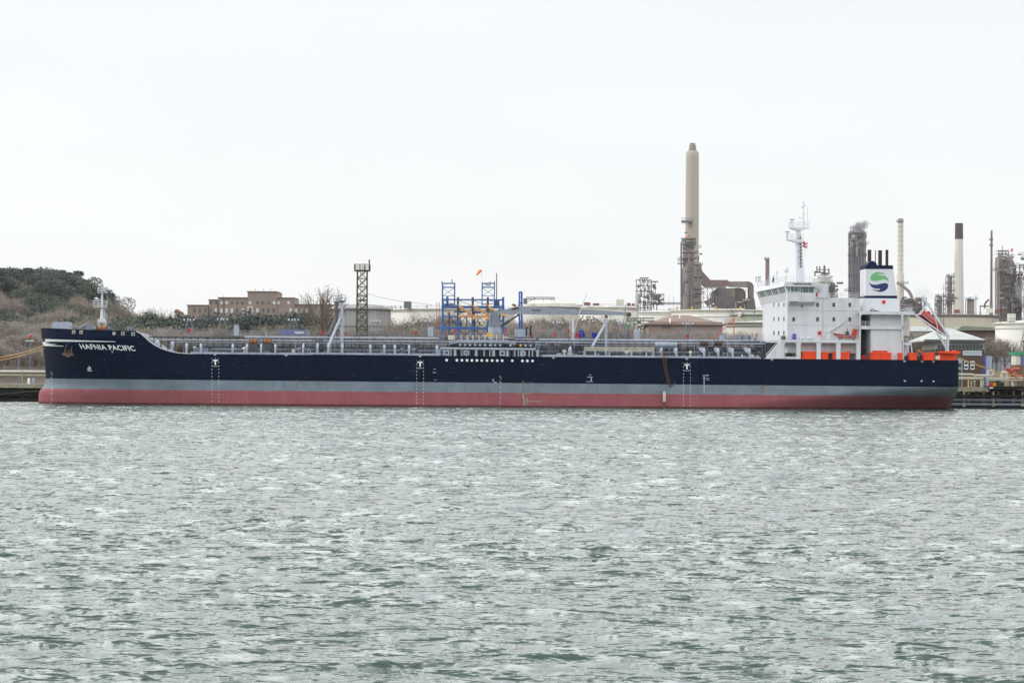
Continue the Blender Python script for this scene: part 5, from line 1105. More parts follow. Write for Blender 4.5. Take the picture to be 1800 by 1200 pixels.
for y in (522.5, 525.5): m.tube(at(925, y, 896), at(975, y + .3, 896), .25, n=4)
for x in (925, 940, 955, 970, 975): m.tube(at(x, 522.5, 896), at(x, 530, 896), .12, n=4)
m.tube(at(925, 532, 896), at(940, 524, 896), .2, n=4); m.obj('roof_platform', M_fsteel, dt)
tank(1021, 1122, 538.5, 960, 'storage_tank', 'white storage tank with small boxes on its rim beyond the crane tip', M_tankw, boxes=((1027, 1038, 531, 536, M_redb), (1043, 1054, 532.5, 536, M_redb), (1084, 1097, 526, 536, M_tankc), (1103, 1109, 532, 537, M_redb), (1111, 1116, 533, 537, M_redb)), bands=(543,), stair=(-1.35, -1.0))
tank(1124, 1190, 547, 1040, 'storage_tank', 'low white storage tank in front of the open grey steel structure', M_tankw, bands=(552,))
tank(1187, 1390, 543.5, 1000, 'storage_tank', 'broad white storage tank below the tall chimney, behind the brown-roofed building', M_tankw, bands=(548, 556), boxes=((1190, 1193, 538, 543, M_yellow), (1216, 1219, 538, 543, M_yellow), (1258, 1261, 538, 543, M_yellow), (1302, 1305, 538, 543, M_yellow)), stair=(-1.25, -1.6))
tank(1284, 1400, 565.5, 720, 'storage_tank', 'cream storage tank directly left of the white superstructure', M_tankc, bands=(573,))
tank(1290, 1380, 551.5, 860, 'storage_tank', 'pale green low tank peeping over the cream tank beside the bridge', mat('pale_green_tank', (178, 184, 164), .7, .1), rail=False, boxes=((1298, 1303, 548, 556, M_tankw), (1306, 1309, 549, 556, M_tankg), (1326, 1328, 546, 558, M_fdark)))
tank(1590, 1774, 552, 1000, 'storage_tank', 'wide beige storage tank with blue-grey rim behind the lifeboat and control building', mat('beige_tank_paint', (192, 184, 166), .7, .06, .05), bands=(556,), stair=(-1.5, -1.9), boxes=((1681, 1690, 543.5, 550, M_redb), (1736, 1749, 541, 549, M_tankw), (1753, 1760, 543.5, 550, M_redb)))
tank(1761, 1860, 565.5, 640, 'storage_tank', 'white storage tank with roof box and steep stair at the right edge', M_tankw, bands=(576,), boxes=((1775, 1787, 551, 565, M_tankc),), stair=(-2.2, -1.7))
tank(1340, 1420, 470 + 90, 640, 'storage_tank', 'storage tank hidden behind the superstructure', M_tankc) if False else None
# brick office block
def bpx(x0, x1, y0, y1, Y, d, m=None):
    m = m or MB(); a = at(x0, y1, Y); b = at(x1, y0, Y); m.box((a.x, Y, a.z), (b.x, Y + d, b.z)); return m
YB = 880
bb = thing('brick_building', base_at(450, YB), 'long flat-roofed brown brick office building with stepped centre tower above the trees', 'building')
m = MB(); bpx(328.5, 366, 536, 640, YB, 16, m); bpx(366, 382.8, 526.5, 640, YB - .5, 17, m); bpx(382.8, 518, 523, 640, YB - 1, 18, m); bpx(518, 600, 535, 640, YB, 16, m); bpx(434, 487, 512.3, 640, YB - 1.6, 20, m); m.obj('wall', M_brick, bb)
m = MB(); 
for x0, x1, y, o_ in ((328, 366, 535.6, .2), (365.6, 383, 526, .7), (382.4, 434, 522.6, 1.2), (487, 518.4, 522.8, 1.2), (518, 600, 534.8, .2), (433.6, 487.4, 511.8, 1.8)): bpx(x0, x1, y, y + 1.2, YB - o_ - .15, 17, m)
m.obj('parapet', mat('parapet_stone', (120, 108, 100), .9), bb)
M_blind = mat('pale_window_blind', (214, 220, 224), .4, .1); M_wdark = mat('far_window', (92, 92, 98), .4, .1)
rw = random.Random(2)
for y, L in ((532, (378, 412, 454, 489, 528, 567, 605, 660, 714, 752, 794, 835, 867, 940)), (545.8, (255, 296, 335, 373, 412, 453, 489, 528, 566, 606, 714, 754, 793, 832, 955, 994, 1033, 1072)), (559.5, (300, 340, 380, 453, 489, 528, 566, 714, 795, 860))):
    for X in L:
        x = 280 + X / 4.137; hh = 2.6 if y == 532 else 3.9; yo = YB - (1 if 382.8 < x < 518 else (.5 if 366 < x < 383 else 0)) - (.6 if 434 < x < 487 else 0) - .12
        o = bpx(x - 1.9, x + 1.9, y - hh, y + hh, yo, .5).obj('window', M_blind if rw.random() < .45 or X == 940 else M_wdark, bb); bpx(x - .2, x + .2, y - hh, y + hh, yo - .06, .1).obj('frame', M_brick, o)
m = MB(); bpx(434.5, 437.5, 538, 553, YB - 1.9, .6, m); bpx(442.5, 445, 538, 553, YB - 1.9, .6, m); bpx(434.5, 445, 538, 541, YB - 2, .6, m); o = m.obj('stone_surround', M_conc, bb); bpx(437.5, 442.5, 541, 554, YB - 1.8, .5).obj('tall_window', M_wdark, o)
m = MB()
for x in (393, 449, 463, 475): m.tube(at(x, 523 if x == 393 else 512, YB), at(x, 519 if x == 393 else 506, YB), .08, n=4)
m.tube(at(393, 523, YB - 1.3), at(393, 565, YB - 1.3), .2, n=4); m.obj('aerial', M_fdark, bb)
# distant white houses
for i, (x0, x1, y0, y1) in enumerate(((306, 313, 546.5, 553), (313, 318, 550, 556))):
    hx = thing('house', base_at((x0 + x1) / 2, 930), 'small distant pale house left of the brick building, ' + ('the taller one' if i == 0 else 'the lower one'), 'house'); bpx(x0, x1, y0 + 1.5, y1 + 60, 930, 8).obj('wall', M_conc, hx); a = at(x0 - .5, y0 + 1.6, 929.5); b = at(x1 + .5, y0 + 1.6, 929.5)
    m = MB(); m.prism([(a.x, a.z), (b.x, b.z), ((a.x + b.x) / 2, a.z + 1.2)], 929, 939); m.obj('roof', M_redb, hx)
# brown hipped warehouse
YW = 670; wh = thing('warehouse', base_at(1200, YW), 'brown hip-roofed warehouse behind the deck, between crane and superstructure', 'building')
bpx(1140, 1270, 566, 640, YW, 30).obj('wall', mat('mauve_brown_cladding', (146, 128, 122), .8, .06, .3, stretch=.1), wh)
def hip(m, x0, x1, ye, r0, r1, yr, Y, d, ov=0):
    a = at(x0, ye, Y); b = at(x1, ye, Y); p = at(r0, yr, Y); q = at(r1, yr, Y); ze = (a.z + b.z) / 2; A = [(a.x, Y - ov, ze), (b.x, Y - ov, ze), (b.x, Y + d, ze), (a.x, Y + d, ze), (p.x, Y + d / 2, p.z), (q.x, Y + d / 2, p.z)]
    A += [(x, y, z - .35) for x, y, z in A[:4]]
    m.add(A, [(0, 1, 5, 4), (1, 2, 5), (2, 3, 4, 5), (3, 0, 4), (6, 7, 1, 0), (7, 8, 2, 1), (8, 9, 3, 2), (9, 6, 0, 3), (9, 8, 7, 6)]); return m
m = MB(); hip(m, 1134, 1277, 569, 1192, 1218, 550.7, YW - 1, 32).obj('roof', mat('brown_roof_sheet', (134, 114, 106), .8, .08, .2), wh)
m = MB(); m.tube(at(1194.5, 552, YW + 8), at(1194.8, 560, YW + 3), .25, n=4); m.tube(at(1177, 560, YW + 3), at(1194.8, 560, YW + 3), .12, n=4); m.tube(at(1177.5, 560, YW + 3), at(1177.8, 568, YW - 1), .35, n=4); m.obj('roof_pipe', M_conc, wh)
m = MB(); bpx(1164, 1178, 571, 577, YW - .12, .3, m).obj('wall_louver', M_fdark, wh)
# pipe trestle left of the warehouse
pt = thing('pipe_trestle', base_at(1118, 640), 'grey-green steel pipe trestle between the crane tip and the brown warehouse', 'pipe rack'); m = MB()
M_ggreen = mat('grey_green_steel', (128, 134, 118), .7)
for x in (1102, 1108, 1114, 1120, 1126, 1131): m.tube(at(x, 558, 640), at(x, 625, 640), .2, n=4)
m.obj('post', M_ggreen, pt); m = MB()
for y in (559, 563.5): m.tube(at(1100, y, 640), at(1150, y, 640), .22, n=5)
m.obj('pipe', M_ggreen, pt)
# red conveyor-like ladder
m = MB()
for d_ in (0, 4): m.tube(at(1250 + d_, 596, 560), at(1288 + d_, 560, 560), .1, n=4)
for i in range(16): k = i / 15; m.tube(at(1250 + 38 * k, 596 - 36 * k, 560), at(1254 + 38 * k, 596 - 36 * k, 560), .05, n=4)
m.tube(at(1288, 560, 560), at(1300, 552, 560), .12, n=4); m.tube(at(1290, 560, 560), at(1290, 690, 560), .2, n=4); m.obj('inclined_boom', mat('faded_red_steel', (190, 100, 88), .7), label='thin faded red lattice boom slanting up between the warehouse and the cream tank', cat='boom')
# ---------------- refinery ----------------
YR = 1800
def vessel(px, w_, y0, y1, Y, mt, parent, name='vessel', dome=True, r1=None):
    p = at(px, y1, Y); q = at(px, y0, Y); r = w_ / 2 * Y / F; rt_ = (r1 or w_) / 2 * Y / F; H_ = q.z - p.z; m = MB()
    prof = [(r, 0), (rt_, H_ - (rt_ * .8 if dome else 0))] + ([(rt_ * math.cos(a * math.pi / 10), H_ - rt_ * .8 + rt_ * .8 * math.sin(a * math.pi / 10)) for a in range(1, 5)] + [(.05, H_)] if dome else [])
    m.lathe(p, prof, 24); return m.obj(name, mt, parent, smooth=True)
def ring_platform(px, w_, y, Y, parent, ext=4, mt=None):
    c = at(px, y, Y); r = w_ / 2 * Y / F; R_ = r + ext * Y / F; m = MB(); m.lathe(c, [(r, -.2), (R_, -.2), (R_, .15), (r, .15)], 16, False)
    for i in range(12):
        a = 2 * math.pi * i / 12; b = 2 * math.pi * (i + 1) / 12; p = c + Vector((R_ * math.cos(a), R_ * math.sin(a), .1)); q = c + Vector((R_ * math.cos(b), R_ * math.sin(b), .1))
        m.tube(p, p + Vector((0, 0, 1.3)), .12, n=4); m.tube(p + Vector((0, 0, 1.3)), q + Vector((0, 0, 1.3)), .1, n=4)
    m.obj('platform', mt or M_fdark, parent)
def pbox(m, x0, x1, y0, y1, Y, d): a = at(x0, y1, Y); b = at(x1, y0, Y); return m.box((a.x, Y, a.z), (b.x, Y + d, b.z))
def pt_(m, x0, y0, x1, y1, Y, r, n=6, dy=0): return m.tube(at(x0, y0, Y + dy), at(x1, y1, Y + dy), r, n=n)
def frame(x0, x1, y0, y1, Y, nx, ny, parent, mt=None, r=.35, depth=14, brace=.6, name='steel_frame'):
    m = MB(); rr = random.Random(int(x0 * 7 + y0))
    for dd in (0, depth):
        for i in range(nx + 1): x = x0 + (x1 - x0) * i / nx; pt_(m, x, y0, x, y1, Y + dd, r, 4)
        for j in range(ny + 1): y = y0 + (y1 - y0) * j / ny; pt_(m, x0, y, x1, y, Y + dd, r * 1.1, 4)
        for i in range(nx):
            for j in range(ny):
                if rr.random() < brace:
                    a, b = x0 + (x1 - x0) * i / nx, x0 + (x1 - x0) * (i + 1) / nx; c, d = y0 + (y1 - y0) * j / ny, y0 + (y1 - y0) * (j + 1) / ny
                    if rr.random() < .5: a, b = b, a
                    pt_(m, a, c, b, d, Y + dd, r * .6, 4)
    for i in range(nx + 1):
        for j in range(ny + 1): x = x0 + (x1 - x0) * i / nx; y = y0 + (y1 - y0) * j / ny; m.tube(at(x, y, Y), at(x, y, Y) + Vector((0, depth, 0)), r * .7, n=4)
    return m.obj(name, mt or M_fsteel, parent)
def clutter(x0, x1, y0, y1, Y, n, parent, mts, seed=1, big=.5):
    rr = random.Random(seed)
    for i in range(n):
        m = MB(); x = rr.uniform(x0, x1); y = rr.uniform(y0, y1); k = rr.random(); dd = rr.uniform(-6, 6)
        if k < .3: w_ = rr.uniform(1.5, 5) * big * 2; pbox(m, x, x + w_, y, y + rr.uniform(1, 5), Y + dd, 4); nm = 'equipment_box'
        elif k < .6: pt_(m, x, y, x, y + rr.uniform(5, 18), Y + dd, rr.uniform(.25, .7)); nm = 'riser_pipe'
        elif k < .8: pt_(m, x, y, x + rr.uniform(4, 14), y, Y + dd, rr.uniform(.25, .7)); nm = 'cross_pipe'
        else: w_ = rr.uniform(4, 9); pbox(m, x, x + w_, y, y + .7, Y + dd, 5); a = at(x, y, Y + dd); b = at(x + w_, y, Y + dd); m.rail(a, b, 1.5, 2, 2, .12); nm = 'walkway'
        m.obj(nm, rr.choice(mts), parent)
def refinery_thing(name, px, label, cat, Y=YR): return thing(name, base_at(px, Y), label, cat)
M_chim = mat('tan_concrete_chimney', (166, 160, 148), .9, .06, .03, dirt=(126, 116, 104), dirt_amt=.5, streak=True)  # refinery colours here are paled, with distance haze put into them
M_sooty = mat('sooty_brown_steel', (142, 132, 126), .9, .15, .08, dirt=(80, 66, 60), dirt_amt=.7, streak=True)
M_ductr = mat('brown_red_duct', (134, 116, 112), .9, .15, .08, dirt=(82, 70, 68), dirt_amt=.6)
# tall chimney
ch = refinery_thing('chimney', 1215, 'very tall tan concrete chimney with sooty rounded top, highest thing in the scene', 'chimney', 1900)
k = 1900 / F; b = at(1215, 640, 1900); tz = at(1215, 252, 1900).z - b.z; zz = lambda y: at(1215, y, 1900).z - b.z
m = MB(); m.lathe(b, [(12.4 * k, 0), (11.9 * k, zz(400)), (11.4 * k, zz(275)), (11.0 * k, zz(268.5)), (8.2 * k, zz(265))], 36); m.obj('shaft', M_chim, ch, smooth=True)
m = MB(); m.lathe(b, [(6.4 * k, zz(266)), (6.2 * k, zz(256.5)), (5.0 * k, zz(256)), (5.0 * k, zz(252))], 24); m.obj('flue_cap', M_sooty, ch)
m = MB(); m.lathe(b, [(7.6 * k, zz(266.5)), (7.6 * k, zz(264)), (6.3 * k, zz(263.8))], 24); m.obj('cap_ring', M_fdark, ch)
m = MB(); pbox(m, 1198.5, 1218, 387.5, 390.5, 1893 - 6, 8); a = at(1198.5, 387.5, 1887); b_ = at(1218, 387.5, 1887); m.rail(a, b_, 2, 2, 2, .15); pt_(m, 1199, 390.5, 1204, 395, 1888, .2, 4); pt_(m, 1203, 409, 1209, 409, 1888, .6, 4); m.obj('gantry', M_fsteel, ch)
# fractionating column group in front of it
fc = refinery_thing('distillation_column', 1210, 'cluster of stained distillation columns with platforms at the foot of the tall chimney', 'column')
vessel(1209, 20, 424, 640, YR, M_sooty, fc, 'column'); vessel(1200, 7, 470, 640, YR - 20, mat('pale_lagging', (164, 160, 152), .7), fc, 'column'); vessel(1226, 13, 463, 640, YR - 10, M_sooty, fc, 'column')
m = MB(); m.path([at(1197.5, 640, YR - 22), at(1197.5, 428, YR - 22), at(1199.5, 423.5, YR - 20), at(1205, 422.5, YR - 16)], .75, 8); m.path([at(1216.5, 640, YR - 26), at(1216.5, 480, YR - 26)], .8, 8); m.path([at(1220, 640, YR - 26), at(1220, 510, YR - 26), at(1217, 478, YR - 26)], .4, 6); m.obj('riser_pipe', M_fsteel, fc)
for px, w_, y, e in ((1210, 16, 421, 5), (1210, 18, 429, 4), (1209, 20, 436, 3), (1212, 22, 444, 5), (1212, 22, 454, 6), (1205, 18, 457, 5), (1200, 8, 464, 5), (1226, 13, 465, 3), (1226, 13, 477, 2), (1226, 13, 487, 3), (1226, 13, 508, 3), (1226, 13, 516, 5), (1226, 13, 532, 3)): ring_platform(px, w_, y, YR - (10 if px > 1220 else 0), fc, e)
frame(1201, 1223, 419, 430, YR - 8, 5, 2, fc, M_fdark, .35, 12, .6); clutter(1199, 1232, 430, 536, YR - 24, 46, fc, (M_fdark, M_fsteel, M_sooty), 5)
m = MB(); p = at(1211, 413.5, YR - 12); q = at(1206.5, 417.5, YR - 12); m.tube(p, q, 1.0, .5, 8); m.tube(at(1211, 420, YR - 12), at(1211.2, 412, YR - 12), .12, n=4); m.obj('windsock', mat('faded_windsock', (230, 120, 100), .8), label='small pink-orange windsock on top of the columns by the tall chimney', cat='windsock')
# ducts and boiler
du = refinery_thing('furnace_duct', 1280, 'brown flue ducts and rounded furnace casings between tall chimney and the ship bridge', 'furnace')
def duct(pts, mt, Y, d, nm='duct'):
    a = MB(); a.prism([(at(x, y, Y).x, at(x, y, Y).z) for x, y in pts], Y, Y + d); return a.obj(nm, mt, du)
duct(((1232, 474), (1249, 492), (1279, 492), (1282, 495), (1284, 500), (1278, 503.5), (1240, 504), (1233, 497)), M_ductr, YR, 12)
duct(((1282, 494.5), (1316, 494.5), (1322, 497), (1325, 502), (1325, 530), (1316.5, 530), (1316, 504.5), (1282, 503.5)), M_sooty, YR + 2, 9)
duct(((1262, 505), (1276, 505), (1276, 541), (1262, 541)), M_fdark, YR - 2, 14); duct(((1238, 530), (1255, 520), (1258, 530), (1246, 538)), M_sooty, YR, 8)
duct(((1251, 515), (1255, 510), (1262, 507), (1292, 506), (1292, 520), (1289, 521), (1289, 541), (1259, 541), (1259, 532), (1251, 530)), M_sooty, YR + 4, 16, 'furnace_casing')
duct(((1291, 506), (1300, 505.5), (1307, 508), (1311, 515), (1311, 541), (1292, 541)), mat('stained_cladding', (134, 118, 106), .9, .1, .1, dirt=(90, 78, 72), dirt_amt=.6), YR + 6, 16, 'furnace_casing')
duct(((1257, 521), (1292, 521), (1292, 542), (1257, 542)), M_fdark, YR - 6, 8, 'furnace_front'); duct(((1314, 524), (1326, 524), (1329, 544), (1312, 544)), M_fdark, YR - 3, 10)
for x in (1295, 1300, 1305, 1310): m = MB(); pt_(m, x, 508, x, 541, YR + 5, .3, 4); m.obj('seam', M_fdark, du)
frame(1236, 1260, 506, 540, YR + 22, 3, 2, du, M_fsteel, .25, 8, 1.); m = MB()
for i in range(7): pt_(m, 1240 + i * 3, 508, 1241.5 + i * 3, 505, YR, .25, 4)
m.obj('hanger', M_fdark, du); clutter(1240, 1325, 526, 541, YR - 10, 18, du, (M_fdark, M_fsteel, M_tankg), 8)
# open steel structure
os_ = refinery_thing('steel_structure', 1140, 'open grey steel process structure left of the tall chimney above the white tanks', 'process unit', 1500)
frame(1119, 1145, 492, 560, 1500, 4, 7, os_, M_fsteel, .32, 16, .6); frame(1145, 1152, 495, 515, 1500, 1, 2, os_, M_fsteel, .3, 10, 1.); frame(1140, 1167, 517, 535, 1500, 3, 2, os_, M_fsteel, .32, 14, .8)
for x in (1125, 1129, 1133, 1137): m = MB(); m.path([at(x, 495, 1495), at(x, 489, 1495), at(x + 2, 487.5, 1495), at(x + 3, 489.5, 1495)], .35, 6); m.obj('gooseneck_pipe', M_fsteel, os_)
vessel(1120, 7, 514, 560, 1490, mat('pale_vessel', (176, 178, 180), .6), os_); clutter(1117, 1150, 493, 535, 1492, 34, os_, (M_fsteel, M_fdark, M_tankg), 3); clutter(1146, 1164, 520, 532, 1492, 12, os_, (M_fsteel, M_fdark), 4)
m = MB(); m.prism([(at(x, y, 1498).x, at(x, y, 1498).z) for x, y in ((1148, 518), (1164, 518), (1158, 527), (1152, 527))], 1498, 1510); m.obj('hopper', M_fdark, os_)
m = MB()
for y in (532, 534.5): pt_(m, 1145, y, 1200, y, 1500, .3)
for x in (1176, 1184): pt_(m, x, 520, x, 545, 1500, .12, 4)
m.obj('pipe_bridge', M_fsteel, os_)
# rusty stack behind the bridge
st_ = refinery_thing('rusty_stack', 1348, 'short wavy rusty brown stack rising behind the ship bridge', 'stack', 1400); vessel(1348, 7.2, 455, 640, 1400, M_ductr, st_, 'shaft', False); ring_platform(1348, 7.4, 456.5, 1400, st_, .5)
# domed reactor behind house
dr = refinery_thing('domed_reactor', 1448, 'domed reactor vessel with pipework on top, between radar mast and funnel', 'process unit', 1500)
vessel(1449, 21, 485, 640, 1500, M_tankc, dr); vessel(1449, 4, 468, 486, 1500, M_fdark, dr, 'nozzle', False); m = MB()
for x, y0, y1 in ((1432.5, 477, 486), (1436, 468, 480), (1441, 468, 480), (1449, 466, 480), (1457, 472, 480)): pt_(m, x, y0, x, y1, 1494, .45)
pt_(m, 1432, 477.5, 1458, 481, 1494, .5); pt_(m, 1438, 474, 1456, 474, 1494, .25); pt_(m, 1443, 484, 1449, 478, 1494, .4); pt_(m, 1455, 484, 1449, 478, 1494, .4); m.obj('top_pipework', M_fdark, dr)
for y in (488, 496, 504, 512): ring_platform(1450, 22, y, 1500, dr, 2 + (y - 488) * .12)
vessel(1463, 9, 496, 640, 1500, M_fdark, dr); clutter(1450, 1472, 492, 520, 1490, 16, dr, (M_fdark, M_fsteel), 6)
# dark tower with steaming top
M_hazy = mat('hazed_grey_tower', (138, 134, 138), .9, .12, .05, dirt=(84, 80, 84), dirt_amt=.6, streak=True)  # tower grey has painted haze in it, beneath the streaks
tw = refinery_thing('process_tower', 1506, 'dark grey process tower with steaming pointed top directly left of the funnel', 'tower', 1900)
vessel(1507, 29, 410, 640, 1900, M_hazy, tw, 'shell', False); m = MB(); c = at(1507, 410, 1900); k = 1900 / F; m.lathe(c, [(15.5 * k, -1), (14 * k, 2 * k), (9 * k, 7.5 * k), (4 * k, 10 * k), (3 * k, 17 * k), (1.5 * k, 18 * k)], 20); m.obj('cone_top', M_hazy, tw)
m = MB(); 
for a in (-14.5, -11.5, -8, -3, 2, 6, 10, 13.5): pt_(m, 1507 + a, 412, 1507 + a, 560, 1900 - 14 * k * math.sqrt(max(0, 1 - (a / 15) ** 2)) - 1, .4 if int(a) % 2 else .7, 5)
m.obj('riser_pipe', M_fsteel, tw)
for y in (410.5, 416, 432, 448, 450, 462, 485, 508): ring_platform(1507, 30, y, 1900, tw, 1.6)
m = MB(); 
for x, y in ((1495.5, 398), (1500, 396), (1519, 391)): pt_(m, x, y, x, 412, 1890, .3, 4)
pt_(m, 1494, 401, 1504, 398, 1890, .3, 4); m.obj('vent_pipe', M_fdark, tw); clutter(1492, 1520, 412, 440, 1880, 22, tw, (M_hazy, M_fdark, M_tankg), 12)
ring_platform(1492, 8, 511, 1880, tw, 4)
# pale slim chimney right of funnel
c2 = refinery_thing('slim_chimney', 1582, 'slim pale banded chimney just right of the funnel, with a slanting duct', 'chimney')
k = YR / F; m = MB(); b = at(1582, 640, YR); z_ = lambda y: at(1582, y, YR).z - b.z; m.lathe(b, [(6.8 * k, 0), (6.4 * k, z_(482)), (5.3 * k, z_(480)), (4.9 * k, z_(392))], 24); m.obj('shaft', M_conc, c2, smooth=True)
m = MB(); m.lathe(b, [(4.7 * k, z_(392)), (4.6 * k, z_(384))], 20); m.obj('steel_tip', M_tankg, c2); m = MB()
for y in (391, 399, 407, 415, 424, 432.5, 441, 450, 458, 466, 474, 482): m.lathe(b, [(5.35 * k, z_(y + .15)), (5.4 * k, z_(y - .2))], 20, False)
m.obj('band', M_fdark, c2); ring_platform(1582, 10, 390, YR, c2, 1.2); ring_platform(1588, 6, 498, YR, c2, 6, M_fsteel)
m = MB(); m.path([at(1577, 496, YR - 8), at(1584, 500, YR - 8), at(1598, 512, YR - 6), at(1603, 522, YR - 4), at(1604, 545, YR - 4)], 1.25, 12); m.obj('slanting_duct', mat('pale_sooty_duct', (156, 148, 142), .9, .1, .1), c2)
un = refinery_thing('process_unit', 1605, 'low dark heap of process plant and pipes behind the lifeboat ramp', 'process unit', 1700)
frame(1584, 1625, 526, 560, 1700, 6, 3, un, M_fdark, .4, 14, .7); clutter(1582, 1628, 522, 548, 1690, 44, un, (M_fdark, M_sooty, M_fsteel), 9, .9); m = MB(); m.prism([(at(x, y, 1705).x, at(x, y, 1705).z) for x, y in ((1580, 548), (1590, 528), (1600, 524), (1612, 530), (1630, 550))], 1705, 1730); m.obj('plant_block', M_fdark, un)
# slender columns 1645-1675, white chimney, thin stack
for (px, w_, y, lab, tx) in ((1650.5, 10, 519, 'squat grey column with side platforms behind the top of the lifeboat ramp', M_tankg), (1669, 9, 484, 'tall narrow stained column with platforms directly left of the black-topped chimney', M_sooty), (1706, 13, 524, 'short brown column with wide pale top platform right of the black-topped chimney', M_sooty)):
    o = refinery_thing('column', px, lab, 'column', 1600); vessel(px, w_, y, 640, 1600, tx, o, 'shell')
    for j in range(0, 5 if px < 1700 else 1): ring_platform(px + 2, w_, y + 2 + j * (12 if px > 1660 else 8), 1600, o, 3.2 if px < 1700 else 5, M_fdark if px < 1700 else mat('pale_blue_steel', (150, 164, 184), .6))
    m = MB(); pt_(m, px - w_ / 2 - 2, y + 4, px - w_ / 2 - 2, 560, 1595, .3); pt_(m, px + w_ / 2 + 3, y - 5, px + w_ / 2 + 3, 560, 1595, .25); pt_(m, px - w_ / 2 - 2, y + 4, px, y - 2, 1595, .3); m.obj('riser_pipe', M_fdark, o)
    if px < 1700: clutter(px - 5, px + 7, y, y + 50, 1590, 18, o, (M_fdark, M_fsteel), int(px))
m = MB(); m.tube(at(1659, 600, 560), at(1659, 498, 560), .12, .05, 5); m.tube(at(1654, 507, 560), at(1662, 507, 560), .05, n=4); m.obj('flagpole', M_fdark, label='thin dark pole standing behind the lifeboat ramp', cat='pole')
c3 = refinery_thing('black_topped_chimney', 1684, 'smooth off-white chimney with broad black top, right of the lifeboat ramp', 'chimney'); b = at(1684.8, 640, YR); z_ = lambda y: at(1684.8, y, YR).z - b.z
m = MB(); m.lathe(b, [(9.2 * k, 0), (8.9 * k, z_(560)), (7.1 * k, z_(420))], 32); m.obj('shaft', mat('off_white_chimney', (206, 202, 194), .8, .03, .05), c3, smooth=True); m = MB(); m.lathe(b, [(7.25 * k, z_(420.5)), (6.9 * k, z_(392.5)), (5.8 * k, z_(392.3))], 32); m.obj('black_top', mat('chimney_black', (84, 78, 80), .9, .1, .1), c3, smooth=True)
c4 = refinery_thing('thin_stack', 1742, 'very thin dark brown steel stack standing left of the large refinery tower', 'stack'); vessel(1742.3, 4.6, 405, 600, YR, M_ductr, c4, 'shaft', False, 3.6)
for y in (422, 432): ring_platform(1742.3, 4, y, YR, c4, 1.2)
vessel(1742, 9, 528, 600, YR, M_sooty, c4, 'flared_base', False, 5); m = MB(); m.path([at(1731, 545, YR), at(1731, 534, YR), at(1738, 526, YR)], .7, 6); pt_(m, 1722, 538, 1738, 538, YR, .5); pt_(m, 1723, 538, 1723, 560, YR, .4); m.obj('side_duct', M_fdark, c4)
# large tower complex at right edge
tc_ = refinery_thing('refinery_tower', 1772, 'large dark refinery tower wrapped in platforms and pipes at the right edge', 'process unit')
m = MB(); duct_pts = ((1756, 640), (1756, 462), (1757, 452), (1762, 450), (1775, 452), (1781, 457), (1786, 470), (1787, 500), (1790, 560), (1792, 640)); m.prism([(at(x, y, YR).x, at(x, y, YR).z) for x, y in duct_pts], YR, YR + 16); m.obj('casing', M_sooty, tc_)
vessel(1771, 20, 452, 640, YR + 2, M_sooty, tc_, 'vessel'); vessel(1752.5, 4, 478, 640, YR - 5, M_tankg, tc_, 'vessel'); vessel(1791, 9, 486, 640, YR - 5, M_fdark, tc_, 'vessel'); m = MB(); pt_(m, 1757.5, 445, 1757.5, 560, YR - 10, 1.0); pt_(m, 1762, 432, 1762, 450, YR - 4, .3); m.obj('riser_pipe', M_ductr, tc_)
frame(1755, 1773, 440.5, 452, YR - 6, 3, 2, tc_, M_fdark, .4, 12, .5); frame(1757, 1786, 466, 560, YR - 12, 5, 9, tc_, M_sooty, .28, 10, .15); frame(1786, 1800, 484, 560, YR - 8, 3, 6, tc_, M_fdark, .4, 12, .5)
for x0, x1, y in ((1775, 1783, 451), (1781, 1791, 466), (1746, 1755, 474.5), (1762, 1790, 506), (1764, 1792, 482), (1760, 1792, 495), (1760, 1796, 522), (1764, 1800, 538)): m = MB(); pbox(m, x0, x1, y, y + .8, YR - 14, 5); m.rail(at(x0, y, YR - 14), at(x1, y, YR - 14), 1.8, 2, 2, .14); m.obj('walkway', M_fdark, tc_)
clutter(1758, 1800, 446, 550, YR - 14, 90, tc_, (M_fdark, M_fsteel, M_sooty, M_sooty, M_tankg), 14, .9)
m = MB(); m.tube(at(1779.5, 437, YR), at(1777.5, 442.5, YR), 1.0, .6, 8); m.tube(at(1780, 451, YR), at(1780, 436, YR), .12, n=4); m.obj('windsock', mat('faded_windsock', (230, 120, 100), .8), label='small pink-orange windsock beside the top of the right-edge refinery tower', cat='windsock')
# ---------------- control building, sheds ----------------
YC = 545; cb = thing('control_building', base_at(1686, YC), 'two-storey control building with pale hipped roof and dark window band behind the stern', 'building')
bpx(1645, 1730, 612, 700, YC, 18).obj('lower_wall', M_brickd, cb); bpx(1644.6, 1730.4, 598, 613.5, YC - .1, 18.2).obj('fascia', mat('grey_fascia', (160, 164, 160), .7, .06), cb)
m = MB(); a = at(1645, 700, YC + .05); b = at(1645, 598, YC + .05); s_ = at(1631, 598, YC + 20).x; m.add([(a.x - .02, YC, a.z), (s_ + .2, YC + 17, a.z), (s_ + .2, YC + 17, b.z), (b.x - .02, YC, b.z)], [(0, 3, 2, 1)]); m.add([(a.x - .02, YC + 17.2, a.z), (s_ + .2, YC + 17, a.z), (s_ + .2, YC + 17, b.z), (b.x - .02, YC + 17.2, b.z)], [(0, 1, 2, 3)]); m.obj('end_wall', M_tankc, cb)
hip(MB(), 1625, 1736, 597.6, 1672, 1684, 574.0, YC - 2, 22).obj('roof', mat('pale_roof_sheet', (178, 184, 180), .7, .05, .3, dirt=(132, 132, 116), dirt_amt=.75, streak=False), cb)
m = MB(); pbox(m, 1625, 1736, 597.2, 598.8, YC - 2.2, .4); m.obj('gutter', M_dgrey, cb)
